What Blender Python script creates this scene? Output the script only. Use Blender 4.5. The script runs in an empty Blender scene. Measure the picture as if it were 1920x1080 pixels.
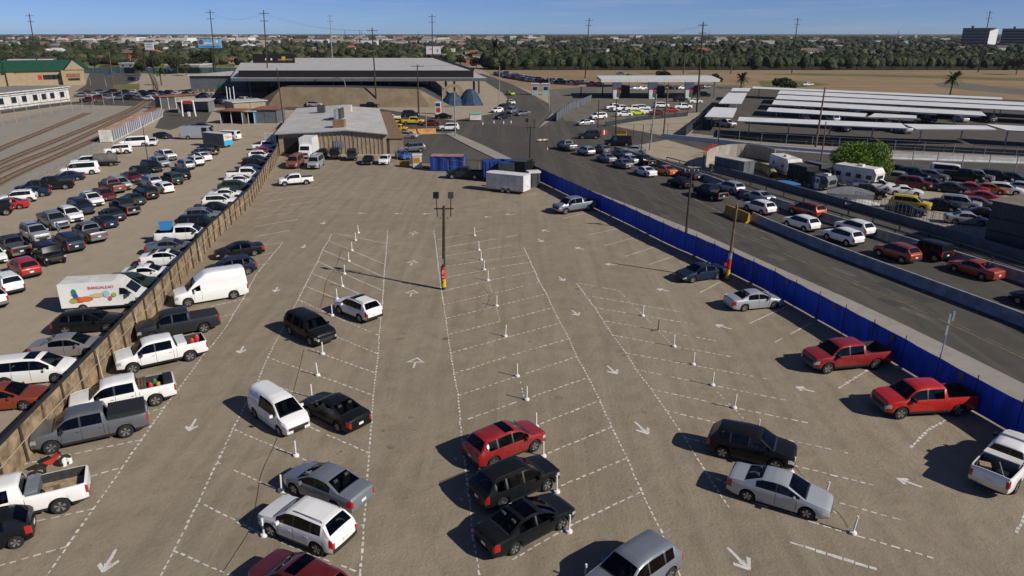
import bpy, bmesh, math, random
from mathutils import Vector, Matrix
random.seed(7)
rad = math.radians
scene = bpy.context.scene
COL = scene.collection

# ------------------------------------------------------------------ camera
F, PITCH, CAMH = 1330.0, math.atan(478 / 1330.0), 22.0
cam_d = bpy.data.cameras.new('camera')
cam = bpy.data.objects.new('camera', cam_d)
COL.objects.link(cam)
cam_d.sensor_width = 36.0
cam_d.lens = 36.0 * F / 1920.0
cam_d.clip_start = 0.5
cam_d.clip_end = 30000
cam.location = (0, 0, CAMH)
cam.rotation_euler = (math.pi / 2 - PITCH, 0, 0)
scene.camera = cam
SP, CP = math.sin(PITCH), math.cos(PITCH)


def G(x, y, z=0.0):
    """the point at height z seen at photo position (x, y) of 1920 x 1080"""
    u, v = x - 960.0, y - 540.0
    fw, dn = F * CP - v * SP, F * SP + v * CP
    t = (CAMH - z) / dn
    return Vector((u * t, fw * t, z))


def AT(x, y, Y):
    """the point at distance Y seen at photo position (x, y)"""
    u, v = x - 960.0, y - 540.0
    fw, dn = F * CP - v * SP, F * SP + v * CP
    t = Y / fw
    return Vector((u * t, Y, CAMH - dn * t))


def PR(p):
    X, Y, Z = p[0], p[1], p[2] - CAMH
    d = Y * CP - Z * SP
    up = Y * SP + Z * CP
    return 960 + F * X / d, 540 - F * up / d


# ------------------------------------------------------------------ materials
MATS = {}


def nodes_of(m):
    m.use_nodes = True
    nt = m.node_tree
    return nt, nt.nodes['Principled BSDF']


def mat(name, col, rough=0.6, metal=0.0, coat=0.0, spec=None, var=0.0, scale=3.0, bump=0.0, col2=None, detail=6.0):
    if name in MATS:
        return MATS[name]
    m = bpy.data.materials.new(name)
    nt, b = nodes_of(m)
    b.inputs['Base Color'].default_value = (*col, 1)
    b.inputs['Roughness'].default_value = rough
    b.inputs['Metallic'].default_value = metal
    if coat:
        b.inputs['Coat Weight'].default_value = coat
        b.inputs['Coat Roughness'].default_value = 0.06
    if spec is not None:
        b.inputs['Specular IOR Level'].default_value = spec
    if var or bump or col2:
        tc = nt.nodes.new('ShaderNodeTexCoord')
        n = nt.nodes.new('ShaderNodeTexNoise')
        n.inputs['Scale'].default_value = scale
        n.inputs['Detail'].default_value = detail
        n.inputs['Roughness'].default_value = 0.62
        nt.links.new(tc.outputs['Object'], n.inputs['Vector'])
        r = nt.nodes.new('ShaderNodeValToRGB')
        c2 = col2 or tuple(c * (1 - var) for c in col)
        c1 = col if col2 else tuple(min(1, c * (1 + var * 0.6)) for c in col)
        r.color_ramp.elements[0].position = 0.36
        r.color_ramp.elements[1].position = 0.64
        r.color_ramp.elements[0].color = (*c2, 1)
        r.color_ramp.elements[1].color = (*c1, 1)
        nt.links.new(n.outputs['Fac'], r.inputs['Fac'])
        nt.links.new(r.outputs['Color'], b.inputs['Base Color'])
        if bump:
            bp = nt.nodes.new('ShaderNodeBump')
            bp.inputs['Strength'].default_value = bump
            bp.inputs['Distance'].default_value = 0.05
            nt.links.new(n.outputs['Fac'], bp.inputs['Height'])
            nt.links.new(bp.outputs['Normal'], b.inputs['Normal'])
    MATS[name] = m
    return m


PAINT = {
    'white': (0.75, 0.75, 0.745), 'silver': (0.40, 0.42, 0.45), 'grey': (0.13, 0.14, 0.155), 'black': (0.008, 0.009, 0.011),
    'dark blue': (0.012, 0.022, 0.05), 'red': (0.34, 0.02, 0.018), 'dark red': (0.15, 0.014, 0.016), 'orange': (0.42, 0.11, 0.02),
    'yellow': (0.6, 0.42, 0.02), 'dark green': (0.02, 0.04, 0.032), 'charcoal': (0.03, 0.034, 0.04), 'bronze': (0.27, 0.25, 0.24),
    'rust red': (0.2, 0.06, 0.04), 'lime': (0.5, 0.6, 0.05), 'blue': (0.02, 0.1, 0.4), 'brown': (0.07, 0.05, 0.045), 'tan': (0.4, 0.33, 0.24),
    'slate': (0.2, 0.22, 0.26), 'copper red': (0.26, 0.05, 0.02), 'vermilion': (0.30, 0.04, 0.02), 'crimson': (0.23, 0.014, 0.016), 'bright red': (0.42, 0.016, 0.012),
}


def paint(c):
    nm = c + ' car paint'
    if nm in MATS:
        return MATS[nm]
    m = bpy.data.materials.new(nm)
    nt, b = nodes_of(m)
    col = PAINT[c]
    b.inputs['Roughness'].default_value = 0.34
    b.inputs['Specular IOR Level'].default_value = 0.25 if max(PAINT[c]) > .06 else 0.1
    b.inputs['Metallic'].default_value = 0.35 if c in ('silver', 'grey', 'slate', 'bronze', 'charcoal', 'dark red', 'copper red') else 0.0
    b.inputs['Coat Weight'].default_value = 0.75 if max(PAINT[c]) > .06 else 0.3
    b.inputs['Coat Roughness'].default_value = 0.03
    tc = nt.nodes.new('ShaderNodeTexCoord')
    n = nt.nodes.new('ShaderNodeTexNoise')
    n.inputs['Scale'].default_value = 2.2
    n.inputs['Detail'].default_value = 5
    nt.links.new(tc.outputs['Object'], n.inputs['Vector'])
    mx = nt.nodes.new('ShaderNodeMix')
    mx.data_type = 'RGBA'
    mr = nt.nodes.new('ShaderNodeMapRange')
    mr.inputs['From Min'].default_value = 0.45
    mr.inputs['From Max'].default_value = 0.8
    mr.inputs['To Max'].default_value = 0.22
    nt.links.new(n.outputs['Fac'], mr.inputs['Value'])
    nt.links.new(mr.outputs['Result'], mx.inputs['Factor'])
    mx.inputs['A'].default_value = (*col, 1)
    k = 0.10 if max(col) > .1 else max(col) * 1.3
    mx.inputs['B'].default_value = (col[0] * .75 + k * .9, col[1] * .75 + k * .8, col[2] * .75 + k * .65, 1)
    nt.links.new(mx.outputs['Result'], b.inputs['Base Color'])
    r2 = nt.nodes.new('ShaderNodeMapRange')
    r2.inputs['To Min'].default_value = 0.28
    r2.inputs['To Max'].default_value = 0.5
    nt.links.new(n.outputs['Fac'], r2.inputs['Value'])
    nt.links.new(r2.outputs['Result'], b.inputs['Roughness'])
    MATS[nm] = m
    return m


M_GLASS = mat('dark car glass', (0.008, 0.011, 0.014), 0.07, 0, 0, 0.35)
def tinted_glass():
    m = bpy.data.materials.new('tinted car glass')
    m.use_nodes = True
    nt = m.node_tree
    nt.nodes.remove(nt.nodes['Principled BSDF'])
    tr = nt.nodes.new('ShaderNodeBsdfTransparent')
    tr.inputs['Color'].default_value = (.26, .29, .29, 1)
    gl = nt.nodes.new('ShaderNodeBsdfGlossy')
    gl.inputs['Roughness'].default_value = .03
    fr = nt.nodes.new('ShaderNodeFresnel')
    fr.inputs['IOR'].default_value = 1.45
    mx = nt.nodes.new('ShaderNodeMixShader')
    nt.links.new(fr.outputs[0], mx.inputs[0])
    nt.links.new(tr.outputs[0], mx.inputs[1])
    nt.links.new(gl.outputs[0], mx.inputs[2])
    nt.links.new(mx.outputs[0], nt.nodes['Material Output'].inputs['Surface'])
    return m


M_TINT = tinted_glass()
M_SEAT = mat('grey seat cloth', (.05, .048, .046), .9, var=.3, scale=6)
M_TYRE = mat('tyre rubber', (0.013, 0.013, 0.014), 0.85, var=.3, scale=9)
M_RIM = mat('alloy rim', (0.42, 0.43, 0.45), 0.35, 0.8)
M_RIMD = mat('dark rim gap', (0.02, 0.02, 0.022), 0.6)
M_TRIM = mat('black plastic trim', (0.016, 0.017, 0.018), 0.6)
M_UNDER = mat('underbody', (0.008, 0.008, 0.009), 0.9)
M_TAIL = mat('red lamp lens', (0.34, 0.012, 0.012), 0.2, 0, 0.5)
M_HEAD = mat('clear lamp lens', (0.5, 0.52, 0.55), 0.12, 0.3, 0.5)
M_CHROME = mat('chrome trim', (0.5, 0.51, 0.53), 0.22, 0.9)
M_PLATE = mat('licence plate', (0.66, 0.67, 0.66), 0.5)
M_LINER = mat('bed liner', (0.03, 0.031, 0.033), 0.8, var=.4, scale=5)
M_CANVAS = mat('black canvas cover', (0.014, 0.015, 0.017), 0.65)

# ------------------------------------------------------------------ mesh helper


class MB:
    def __init__(s):
        s.v, s.f, s.m, s.mats = [], [], [], []

    def mi(s, m):
        if m not in s.mats:
            s.mats.append(m)
        return s.mats.index(m)

    def poly(s, pts, m):
        b = len(s.v)
        s.v += [tuple(p) for p in pts]
        s.f.append(tuple(range(b, b + len(pts))))
        s.m.append(s.mi(m))

    def mesh(s, verts, faces, m):
        b = len(s.v)
        s.v += [tuple(p) for p in verts]
        k = s.mi(m)
        for f in faces:
            s.f.append(tuple(i + b for i in f))
            s.m.append(k)

    def box(s, c, d, m, rz=0.0, M=None):
        x, y, z = d[0] / 2, d[1] / 2, d[2] / 2
        vs = [Vector((sx * x, sy * y, sz * z)) for sz in (-1, 1) for sy in (-1, 1) for sx in (-1, 1)]
        R = Matrix.Rotation(rz, 4, 'Z') if M is None else M
        vs = [R @ v + Vector(c) for v in vs]
        s.mesh(vs, [(0, 2, 3, 1), (4, 5, 7, 6), (0, 1, 5, 4), (2, 6, 7, 3), (0, 4, 6, 2), (1, 3, 7, 5)], m)

    def prism(s, poly, z0, z1, m, top=None):
        n = len(poly)
        # orientation: counter-clockwise
        A = sum(poly[i][0] * poly[(i + 1) % n][1] - poly[(i + 1) % n][0] * poly[i][1] for i in range(n))
        if A < 0:
            poly = poly[::-1]
        vs = [(p[0], p[1], z0) for p in poly] + [(p[0], p[1], z1) for p in poly]
        s.mesh(vs, [(i, (i + 1) % n, n + (i + 1) % n, n + i) for i in range(n)] + [tuple(range(n - 1, -1, -1))], m)
        s.mesh([(p[0], p[1], z1) for p in poly], [tuple(range(n))], top or m)

    def tube(s, a, b, r0, r1, m, n=8, cap=True):
        a, b = Vector(a), Vector(b)
        d = (b - a).normalized()
        u = d.orthogonal().normalized()
        w = d.cross(u)
        vs = []
        for p, r in ((a, r0), (b, r1)):
            for i in range(n):
                t = 2 * math.pi * i / n
                vs.append(p + u * (r * math.cos(t)) + w * (r * math.sin(t)))
        fs = [(i, (i + 1) % n, n + (i + 1) % n, n + i) for i in range(n)]
        if cap:
            fs += [tuple(range(n - 1, -1, -1)), tuple(range(n, 2 * n))]
        s.mesh(vs, fs, m)

    def path(s, pts, r, m, n=5):
        for a, b in zip(pts, pts[1:]):
            s.tube(a, b, r, r, m, n)

    def lathe(s, prof, m, n=16, c=(0, 0, 0), axis='Z'):
        vs, fs = [], []
        for r, h in prof:
            for i in range(n):
                t = 2 * math.pi * i / n
                x, y = r * math.cos(t), r * math.sin(t)
                p = (x, y, h) if axis == 'Z' else (x, h, y)
                vs.append((p[0] + c[0], p[1] + c[1], p[2] + c[2]))
        k = len(prof)
        for j in range(k - 1):
            for i in range(n):
                q = (j * n + i, j * n + (i + 1) % n, (j + 1) * n + (i + 1) % n, (j + 1) * n + i)
                fs.append(q if axis == 'Z' else q[::-1])
        s.mesh(vs, fs, m)

    def data(s, name, smooth=None):
        me = bpy.data.meshes.new(name)
        me.from_pydata(s.v, [], s.f)
        for m in s.mats:
            me.materials.append(m)
        me.polygons.foreach_set('material_index', s.m)
        if smooth is not None:
            me.polygons.foreach_set('use_smooth', [True] * len(me.polygons))
            me.set_sharp_from_angle(angle=rad(smooth))
        me.update()
        return me

    def build(s, name, parent=None, loc=(0, 0, 0), rz=0.0, smooth=None):
        return link(name, s.data(name, smooth), parent, loc, rz)


def link(name, data, parent=None, loc=(0, 0, 0), rz=0.0):
    o = bpy.data.objects.new(name, data)
    COL.objects.link(o)
    if parent is not None:
        o.parent = parent
    o.location = loc
    o.rotation_euler = (0, 0, rz)
    return o


def tag(o, label, cat, group=None):
    o['label'] = label
    o['category'] = cat
    if group:
        o['group'] = group
    return o


def empty(name, loc, rz, label, cat, group=None):
    o = link(name, None, None, loc, rz)
    o.empty_display_size = 0.2
    return tag(o, label, cat, group)


def struct(o, kind='structure'):
    o['kind'] = kind
    return o


def dup(src, loc, rz, label=None, group=None):
    r = src.copy()
    COL.objects.link(r)
    r.location = loc
    r.rotation_euler = (0, 0, rz)
    if label:
        r['label'] = label
    if group:
        r['group'] = group
    for ch in list(src.children):
        c = ch.copy()
        COL.objects.link(c)
        c.parent = r
        for g in ch.children:
            d = g.copy()
            COL.objects.link(d)
            d.parent = c
    return r


def text_mesh(body, size, name='lettering', m=None, ext=0.004):
    cu = bpy.data.curves.new(name, 'FONT')
    cu.body = body
    cu.size = size
    cu.extrude = ext
    cu.align_x = 'CENTER'
    cu.align_y = 'CENTER'
    o = bpy.data.objects.new(name, cu)
    COL.objects.link(o)
    dg = bpy.context.evaluated_depsgraph_get()
    me = bpy.data.meshes.new_from_object(o.evaluated_get(dg))
    bpy.data.objects.remove(o)
    bpy.data.curves.remove(cu)
    me.name = name
    me.materials.clear()
    me.materials.append(m)
    return me
# ------------------------------------------------------------------ vehicles
# x forward, y left, z up; origin on the ground midway between the axles
SPEC = {}
SPEC['sedan'] = dict(wb=2.78, nose=2.36, tail=-2.46, W=1.84, H=1.46, r=.33, belt=(.90, .97), clr=.2,
    sil=[(2.36, .66), (2.22, .76), (1.75, .86), (1.22, .97), (.38, 1.385), (.1, 1.44), (-.3, 1.46), (-.8, 1.415), (-1.62, 1.08), (-2.2, 1.04), (-2.40, 1.0), (-2.46, .9)],
    ws=(.40, 1.2), rw=(-1.6, -.84), win=[(-.06, .98), (-1.08, -.14)])
SPEC['coupe'] = dict(wb=2.7, nose=2.3, tail=-2.3, W=1.85, H=1.36, r=.33, belt=(.86, .94), clr=.17,
    sil=[(2.3, .62), (2.16, .72), (1.7, .82), (1.05, .93), (.2, 1.30), (-.1, 1.35), (-.4, 1.36), (-.8, 1.31), (-1.75, 1.02), (-2.2, .98), (-2.3, .86)],
    ws=(.22, 1.03), rw=(-1.7, -.84), win=[(-.8, .82)])
SPEC['hatchback'] = dict(wb=2.62, nose=2.15, tail=-1.98, W=1.78, H=1.52, r=.32, belt=(.92, 1.0), clr=.19,
    sil=[(2.15, .68), (2.02, .8), (1.6, .9), (1.15, 1.0), (.38, 1.44), (.1, 1.5), (-.4, 1.52), (-1.2, 1.46), (-1.35, 1.42), (-1.86, 1.08), (-1.98, .95)],
    ws=(.40, 1.13), rw=(-1.84, -1.38), win=[(-.05, .92), (-1.0, -.13)])
SPEC['crossover'] = dict(wb=2.76, nose=2.28, tail=-2.28, W=1.88, H=1.70, r=.37, belt=(1.0, 1.1), clr=.24, clad=True, rails=True,
    sil=[(2.28, .82), (2.16, .96), (1.7, 1.04), (1.2, 1.12), (.48, 1.6), (.2, 1.67), (-.3, 1.70), (-1.5, 1.655), (-1.72, 1.62), (-2.12, 1.16), (-2.24, 1.06), (-2.28, .95)],
    ws=(.50, 1.18), rw=(-2.10, -1.75), win=[(-.02, .98), (-1.0, -.1), (-1.62, -1.1)])
SPEC['suv'] = dict(wb=2.95, nose=2.42, tail=-2.52, W=1.96, H=1.83, r=.40, belt=(1.08, 1.15), clr=.27, clad=True, rails=True,
    sil=[(2.42, .92), (2.33, 1.06), (1.8, 1.12), (1.3, 1.18), (.66, 1.72), (.4, 1.79), (-.2, 1.83), (-1.9, 1.80), (-2.1, 1.76), (-2.40, 1.22), (-2.48, 1.1), (-2.52, 1.0)],
    ws=(.68, 1.28), rw=(-2.38, -2.12), win=[(.12, 1.1), (-.92, .03), (-1.95, -1.04)])
SPEC['wagon'] = dict(wb=2.95, nose=2.38, tail=-2.5, W=1.9, H=1.62, r=.37, belt=(.96, 1.07), clr=.2, rails=True,
    sil=[(2.38, .76), (2.25, .88), (1.8, .96), (1.25, 1.05), (.45, 1.53), (.1, 1.60), (-.4, 1.62), (-1.5, 1.56), (-1.75, 1.52), (-2.32, 1.12), (-2.46, 1.04), (-2.5, .94)],
    ws=(.47, 1.23), rw=(-2.28, -1.78), win=[(-.05, 1.0), (-1.05, -.13), (-1.7, -1.15)])
SPEC['minivan'] = dict(wb=3.0, nose=2.38, tail=-2.68, W=1.96, H=1.78, r=.36, belt=(1.0, 1.06), clr=.18,
    sil=[(2.38, .78), (2.24, .92), (1.95, 1.02), (1.55, 1.12), (.7, 1.66), (.4, 1.74), (-.3, 1.78), (-2.0, 1.73), (-2.2, 1.70), (-2.58, 1.14), (-2.66, 1.04), (-2.68, .92)],
    ws=(.72, 1.53), rw=(-2.55, -2.22), win=[(.1, 1.22), (-1.0, .02), (-2.1, -1.1)])
SPEC['small van'] = dict(wb=2.92, nose=2.2, tail=-2.42, W=1.84, H=1.86, r=.34, belt=(1.02, 1.06), clr=.2,
    sil=[(2.2, .8), (2.1, .93), (1.85, 1.04), (1.5, 1.15), (.72, 1.72), (.45, 1.8), (0, 1.86), (-2.1, 1.84), (-2.28, 1.8), (-2.39, 1.2), (-2.42, .9)],
    ws=(.74, 1.48), rw=(-2.38, -2.29), win=[(.12, 1.15), (-.85, .02)])
SPEC['cargo van'] = dict(wb=3.5, nose=2.72, tail=-2.95, W=2.02, H=2.1, r=.38, belt=(1.2, 1.2), clr=.26,
    sil=[(2.72, .95), (2.62, 1.12), (2.2, 1.2), (1.85, 1.28), (1.25, 1.92), (1.0, 2.04), (.5, 2.1), (-2.6, 2.08), (-2.8, 2.0), (-2.92, 1.3), (-2.95, 1.0)],
    ws=(1.27, 1.83), rw=(-2.91, -2.81), win=[(.85, 1.62), (-2.3, .3)])
SPEC['high roof van'] = dict(wb=3.7, nose=2.85, tail=-3.15, W=2.04, H=2.65, r=.39, belt=(1.22, 1.22), clr=.27,
    sil=[(2.85, .98), (2.76, 1.14), (2.2, 1.24), (1.75, 1.34), (1.02, 2.05), (.8, 2.2), (.25, 2.55), (0, 2.62), (-.4, 2.65), (-2.8, 2.63), (-3.02, 2.55), (-3.12, 1.3), (-3.15, 1.0)],
    ws=(1.04, 1.73), rw=None, win=[(.72, 1.42)], wtop=.5)
SPEC['pickup'] = dict(wb=3.66, nose=2.78, tail=-3.08, W=2.02, H=1.93, r=.41, belt=(1.2, 1.25), clr=.34,
    sil=[(2.78, 1.0), (2.7, 1.14), (2.2, 1.22), (1.62, 1.27), (.98, 1.80), (.75, 1.88), (.3, 1.93), (-.75, 1.92), (-.9, 1.87), (-1.02, 1.3), (-1.06, 1.3), (-3.02, 1.30), (-3.08, 1.18)],
    ws=(1.0, 1.6), rw=(-1.01, -.91), win=[(.33, 1.4), (-.78, .24)], bed=(-1.08, -2.98), truck=True)
SPEC['short cab pickup'] = dict(wb=3.66, nose=2.78, tail=-3.08, W=2.02, H=1.93, r=.42, belt=(1.22, 1.25), clr=.36,
    sil=[(2.78, 1.0), (2.7, 1.16), (2.2, 1.25), (1.62, 1.30), (.98, 1.80), (.75, 1.88), (.5, 1.93), (-.2, 1.92), (-.36, 1.87), (-.48, 1.32), (-.52, 1.32), (-3.02, 1.32), (-3.08, 1.2)],
    ws=(1.0, 1.6), rw=(-.47, -.37), win=[(.1, 1.4)], bed=(-.54, -2.98), truck=True)
SPEC['small pickup'] = dict(wb=3.2, nose=2.4, tail=-2.75, W=1.86, H=1.72, r=.37, belt=(1.06, 1.1), clr=.3,
    sil=[(2.4, .88), (2.32, 1.0), (1.9, 1.07), (1.4, 1.13), (.78, 1.6), (.5, 1.68), (.1, 1.72), (-.7, 1.7), (-.82, 1.66), (-.93, 1.14), (-.97, 1.14), (-2.7, 1.14), (-2.75, 1.02)],
    ws=(.8, 1.38), rw=(-.92, -.83), win=[(.2, 1.2), (-.7, .12)], bed=(-.99, -2.66), truck=True)
SPEC['offroader'] = dict(wb=2.75, nose=1.95, tail=-2.1, W=1.84, H=1.85, r=.42, belt=(1.14, 1.16), clr=.38, boxy=True,
    sil=[(1.95, 1.08), (1.9, 1.12), (1.5, 1.16), (.98, 1.2), (.72, 1.74), (.6, 1.8), (.3, 1.85), (-1.8, 1.84), (-1.95, 1.8), (-2.06, 1.2), (-2.1, 1.14)],
    ws=(.74, .97), rw=(-2.05, -1.96), win=[(.05, .72), (-.8, -.04), (-1.85, -.9)])
SPEC['bus'] = dict(wb=4.2, nose=3.2, tail=-3.9, W=2.3, H=2.8, r=.42, belt=(1.35, 1.35), clr=.35, boxy=True,
    sil=[(3.2, 1.1), (3.15, 1.4), (2.95, 1.55), (2.5, 2.6), (2.3, 2.75), (1.8, 2.8), (-3.6, 2.78), (-3.82, 2.7), (-3.88, 1.45), (-3.9, 1.2)],
    ws=(2.52, 2.94), rw=None, win=[(1.0, 2.2)])


def interp(pts, x):
    # pts sorted by falling x
    if x >= pts[0][0]:
        return pts[0][1]
    for (xa, za), (xb, zb) in zip(pts, pts[1:]):
        if x >= xb:
            t = (xa - x) / max(1e-6, xa - xb)
            return za + (zb - za) * t
    return pts[-1][1]


COLF = (1.0, .84, .5, 0.0, -.5, -.84, -1.0)


def car_shell(sp):
    """dict part -> list of (points, material key); the shell is one loft cut into parts"""
    nose, tail, W, H, r = sp['nose'], sp['tail'], sp['W'], sp['H'], sp['r']
    hw = W / 2
    ax = (sp['wb'] / 2, -sp['wb'] / 2)
    RA = r + (.075 if not sp.get('truck') else .09)
    boxy = sp.get('boxy')
    xs = set([nose, nose - .05, nose - .14, nose - .3, tail, tail + .04, tail + .12, tail + .28])
    for x, z in sp['sil']:
        xs.add(x)
    for a in ax:
        for k in range(13):
            t = math.pi * k / 12
            xs.add(a + RA * math.cos(t))
        xs.add(a + RA + .004)
        xs.add(a - RA - .004)
    if sp['ws']:
        xs |= set(sp['ws'])
    if sp['ws']:
        xs.add(sp['ws'][1] + .07)
    if sp['rw']:
        xs |= set(sp['rw']) | {sp['rw'][0] - .05}
    for w in sp['win']:
        xs |= set(w)
    x = nose
    while x > tail:
        xs.add(x)
        x -= .3
    seams = []
    for (a, b2) in sp['win'][:2]:
        for sx in (a - .04, b2 - .12 if b2 > .6 else None):
            if sx is not None and all(abs(sx - a2) > RA for a2 in ax):
                seams.append(sx)
                xs |= {sx + .011, sx - .011}
    bed = sp.get('bed')
    if bed:
        seams.append(bed[0] + .05)
        xs |= {bed[0] + .061, bed[0] + .039}
        xs |= {bed[0] + .004, bed[0], bed[1], bed[1] - .004}
    xs = sorted(xs, reverse=True)
    out = [xs[0]]
    for x in xs[1:]:
        if out[-1] - x > .0035:
            out.append(x)
    xs = out
    clr = sp['clr']
    b0, b1 = sp['belt']

    def ring(x):
        zt = interp(sp['sil'], x)
        tt = (nose - x) / (nose - tail)
        zbelt = min(b0 + (b1 - b0) * tt, zt - .03)
        g = max(0.0, min(1.0, (zt - zbelt - .03) / (H - zbelt - .03)))
        dn, dt = nose - x, x - tail
        k = .05 if boxy else 1.0
        w = hw * (1 - k * .16 * max(0, 1 - dn / .55) ** 2 - k * .035 * max(0, 1 - dn / 1.6) - k * .09 * max(0, 1 - dt / .4) ** 2 - k * .03 * max(0, 1 - dt / 1.4))
        zb = clr + .10 * max(0, 1 - dn / .5) + .12 * max(0, 1 - dt / .5)
        for a in ax:
            if abs(x - a) < RA + .002:
                zb = max(zb, r + math.sqrt(max(0, RA * RA - (x - a) ** 2)))
        def lv(f, add=0):
            return max(zb + .004 + add * .004, clr + f * (zbelt - clr))
        tum = (.27 if not boxy else .06) * (H - zbelt) ** .6 * g
        if H > 2.3:
            tum = .16 * g
        wt = w * .94 - tum - (0 if boxy or H > 1.95 else .07 * g * max(0, min(1, (sp['ws'][0] - x) / 2.4)))
        zw = zbelt + .03 * g
        wtop = sp.get('wtop', .84)
        P = [(w * .935, zb), (w * .98, lv(.2, 1)), (w * 1.0, lv(.52, 2)), (w * .992, lv(.82, 3)), (w * .955, max(zbelt, zb + .016)),
             (w * .938, zw + .018), (w * .94 - tum * wtop, zw + .02 + (zt - zw) * wtop), (wt, zt - .035 * g), (wt * .9, zt + .02), (wt * .5, zt + .042), (0, zt + .05)]
        if bed and bed[1] <= x <= bed[0]:
            zr, zf = zt, zt - .5
            P = P[:5] + [(w * .93, zr), (w * .86, zr + .004), (w * .85, zf), (w * .6, zf), (w * .3, zf), (0, zf)]
        return P, g

    R = [ring(x) for x in xs]
    parts = {}

    def put(part, pts, key):
        parts.setdefault(part, []).append((pts, key))

    def P3(i, j, s):
        p = R[i][0][j]
        x = xs[i]
        # lean the ends: the upper edge of the nose and tail sits further in
        return (x, s * p[0], p[1])

    for i in range(len(xs) - 1):
        xm = (xs[i] + xs[i + 1]) / 2
        g = max(R[i][1], R[i + 1][1])
        gmin = min(R[i][1], R[i + 1][1])
        inbed = bed and bed[1] - .003 < xm < bed[0] + .003
        for s in (1, -1):
            sd = 'L' if s > 0 else 'R'
            for j in range(10):
                q = [P3(i, j, s), P3(i + 1, j, s), P3(i + 1, j + 1, s), P3(i, j + 1, s)]
                if s < 0:
                    q = q[::-1]
                part, key = 'body', 'paint'
                if j == 5 and g > .02 and not inbed:
                    for k, (a, b) in enumerate(sp['win']):
                        if a < xm < b:
                            part, key = 'side_window.%s%d' % (sd, k), 'glass'
                    if key == 'paint' and sp['win'][-1][0] < xm < sp['win'][0][1] and not (sp.get('nopillar')):
                        key = 'trim'
                elif j >= 8 and not inbed:
                    if sp['ws'] and sp['ws'][0] < xm < sp['ws'][1]:
                        part, key = 'windscreen', 'glass'
                    elif sp['rw'] and sp['rw'][0] < xm < sp['rw'][1]:
                        part, key = 'rear_window', 'glass'
                    elif sp['ws'] and sp['ws'][1] < xm < sp['ws'][1] + .07 or sp['rw'] and sp['H'] < 1.5 and sp['rw'][0] - .05 < xm < sp['rw'][0]:
                        key = 'trim'
                    elif sp.get('sunroof') and sp['sunroof'][0] < xm < sp['sunroof'][1]:
                        part, key = 'sunroof', 'glass'
                elif j in (1, 2, 3) and any(abs(xm - sx) < .011 for sx in seams):
                    key = 'under'
                elif j == 0:
                    key = 'trim' if sp.get('clad') or sp.get('truck') else 'paint'
                elif j == 2 and xm > nose - (.34 if not boxy else .03):
                    part, key = 'headlight.' + sd, 'head'
                elif j in (2, 3) and xm < tail + (.2 if not sp.get('truck') else .1):
                    part, key = 'tail_light.' + sd, 'tail'
                if inbed and j >= 6:
                    key = 'liner'
                put(part, q, key)
    # end caps
    for end in (0, len(xs) - 1):
        P = R[end][0]
        x = xs[end]
        sg = 1 if end == 0 else -1
        rows = []
        for lv in range(5):
            rows.append([(x + sg * .045 * (1 - abs(c) ** 3) * (.6 + .4 * (lv in (1, 2))), c * P[lv][0], P[lv][1]) for c in COLF])
        rows.append([(x, s * P[k][0], P[k][1]) for k, s in ((7, 1), (8, 1), (9, 1), (10, 1), (9, -1), (8, -1), (7, -1))])
        for rI in range(5):
            for c in range(6):
                q = [rows[rI][c], rows[rI][c + 1], rows[rI + 1][c + 1], rows[rI + 1][c]]
                if end == 0:
                    q = q[::-1]
                q = q[::-1]
                part, key = 'body', 'paint'
                outer = c in (0, 5)
                if rI == 0:
                    key = 'trim'
                elif end == 0:
                    if rI == 2 and outer:
                        part, key = 'headlight.' + ('L' if c == 0 else 'R'), 'head'
                    elif rI == 2 or (rI == 3 and sp.get('truck') and not outer):
                        part, key = 'grille', 'grille'
                    elif rI == 1 and c in (2, 3):
                        key = 'trim' if not sp.get('truck') else 'chrome'
                    elif rI == 1 and sp.get('truck'):
                        key = 'chrome'
                else:
                    if rI in (2, 3) and outer:
                        part, key = 'tail_light.' + ('L' if c == 0 else 'R'), 'tail'
                    elif rI == 1 and sp.get('truck'):
                        key = 'chrome'
                    elif rI == 1 and sp.get('clad'):
                        key = 'trim'
                put(part, q, key)
    # dark underside and wheel wells
    u = []
    hx, zt = hw * .80, clr + .45
    a, b = nose - .25, tail + .25
    for q in ([(a, hx, clr + .02), (b, hx, clr + .02), (b, hx, zt), (a, hx, zt)], [(b, -hx, clr + .02), (a, -hx, clr + .02), (a, -hx, zt), (b, -hx, zt)],
              [(a, -hx, clr + .02), (b, -hx, clr + .02), (b, hx, clr + .02), (a, hx, clr + .02)],
              [(a, hx, clr + .02), (a, hx, zt), (a, -hx, zt), (a, -hx, clr + .02)], [(b, -hx, clr + .02), (b, -hx, zt), (b, hx, zt), (b, hx, clr + .02)]):
        put('body', q, 'under')
    return parts


def wheel_data(r, w, near):
    t = MB()
    n = 20 if near else 12
    h = w / 2
    t.lathe([(r * .62, -h), (r * .93, -h), (r, -h * .65), (r, h * .65), (r * .93, h), (r * .62, h)], M_TYRE, n, axis='Y')
    rim = MB() if near else t
    for s in ((1, -1) if not near else (1,)):
        y = s * h * .93
        c = (0, y - s * .025, 0)
        k = 20 if near else 10
        for i in range(k):
            a0, a1 = 2 * math.pi * i / k, 2 * math.pi * (i + 1) / k
            p = [c, (r * .63 * math.cos(a0), y, r * .63 * math.sin(a0)), (r * .63 * math.cos(a1), y, r * .63 * math.sin(a1))]
            if s > 0:
                p = p[::-1]
            rim.poly(p, M_RIM if i % 4 < 2 or not near and i % 2 == 0 else M_RIMD)
    return t, (rim if near else None)


KEYMAT = dict(glass=M_GLASS, tint=M_TINT, trim=M_TRIM, under=M_UNDER, head=M_HEAD, tail=M_TAIL, grille=M_TRIM, chrome=M_CHROME, liner=M_LINER)
SHELLS, CACHE = {}, {}


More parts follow.
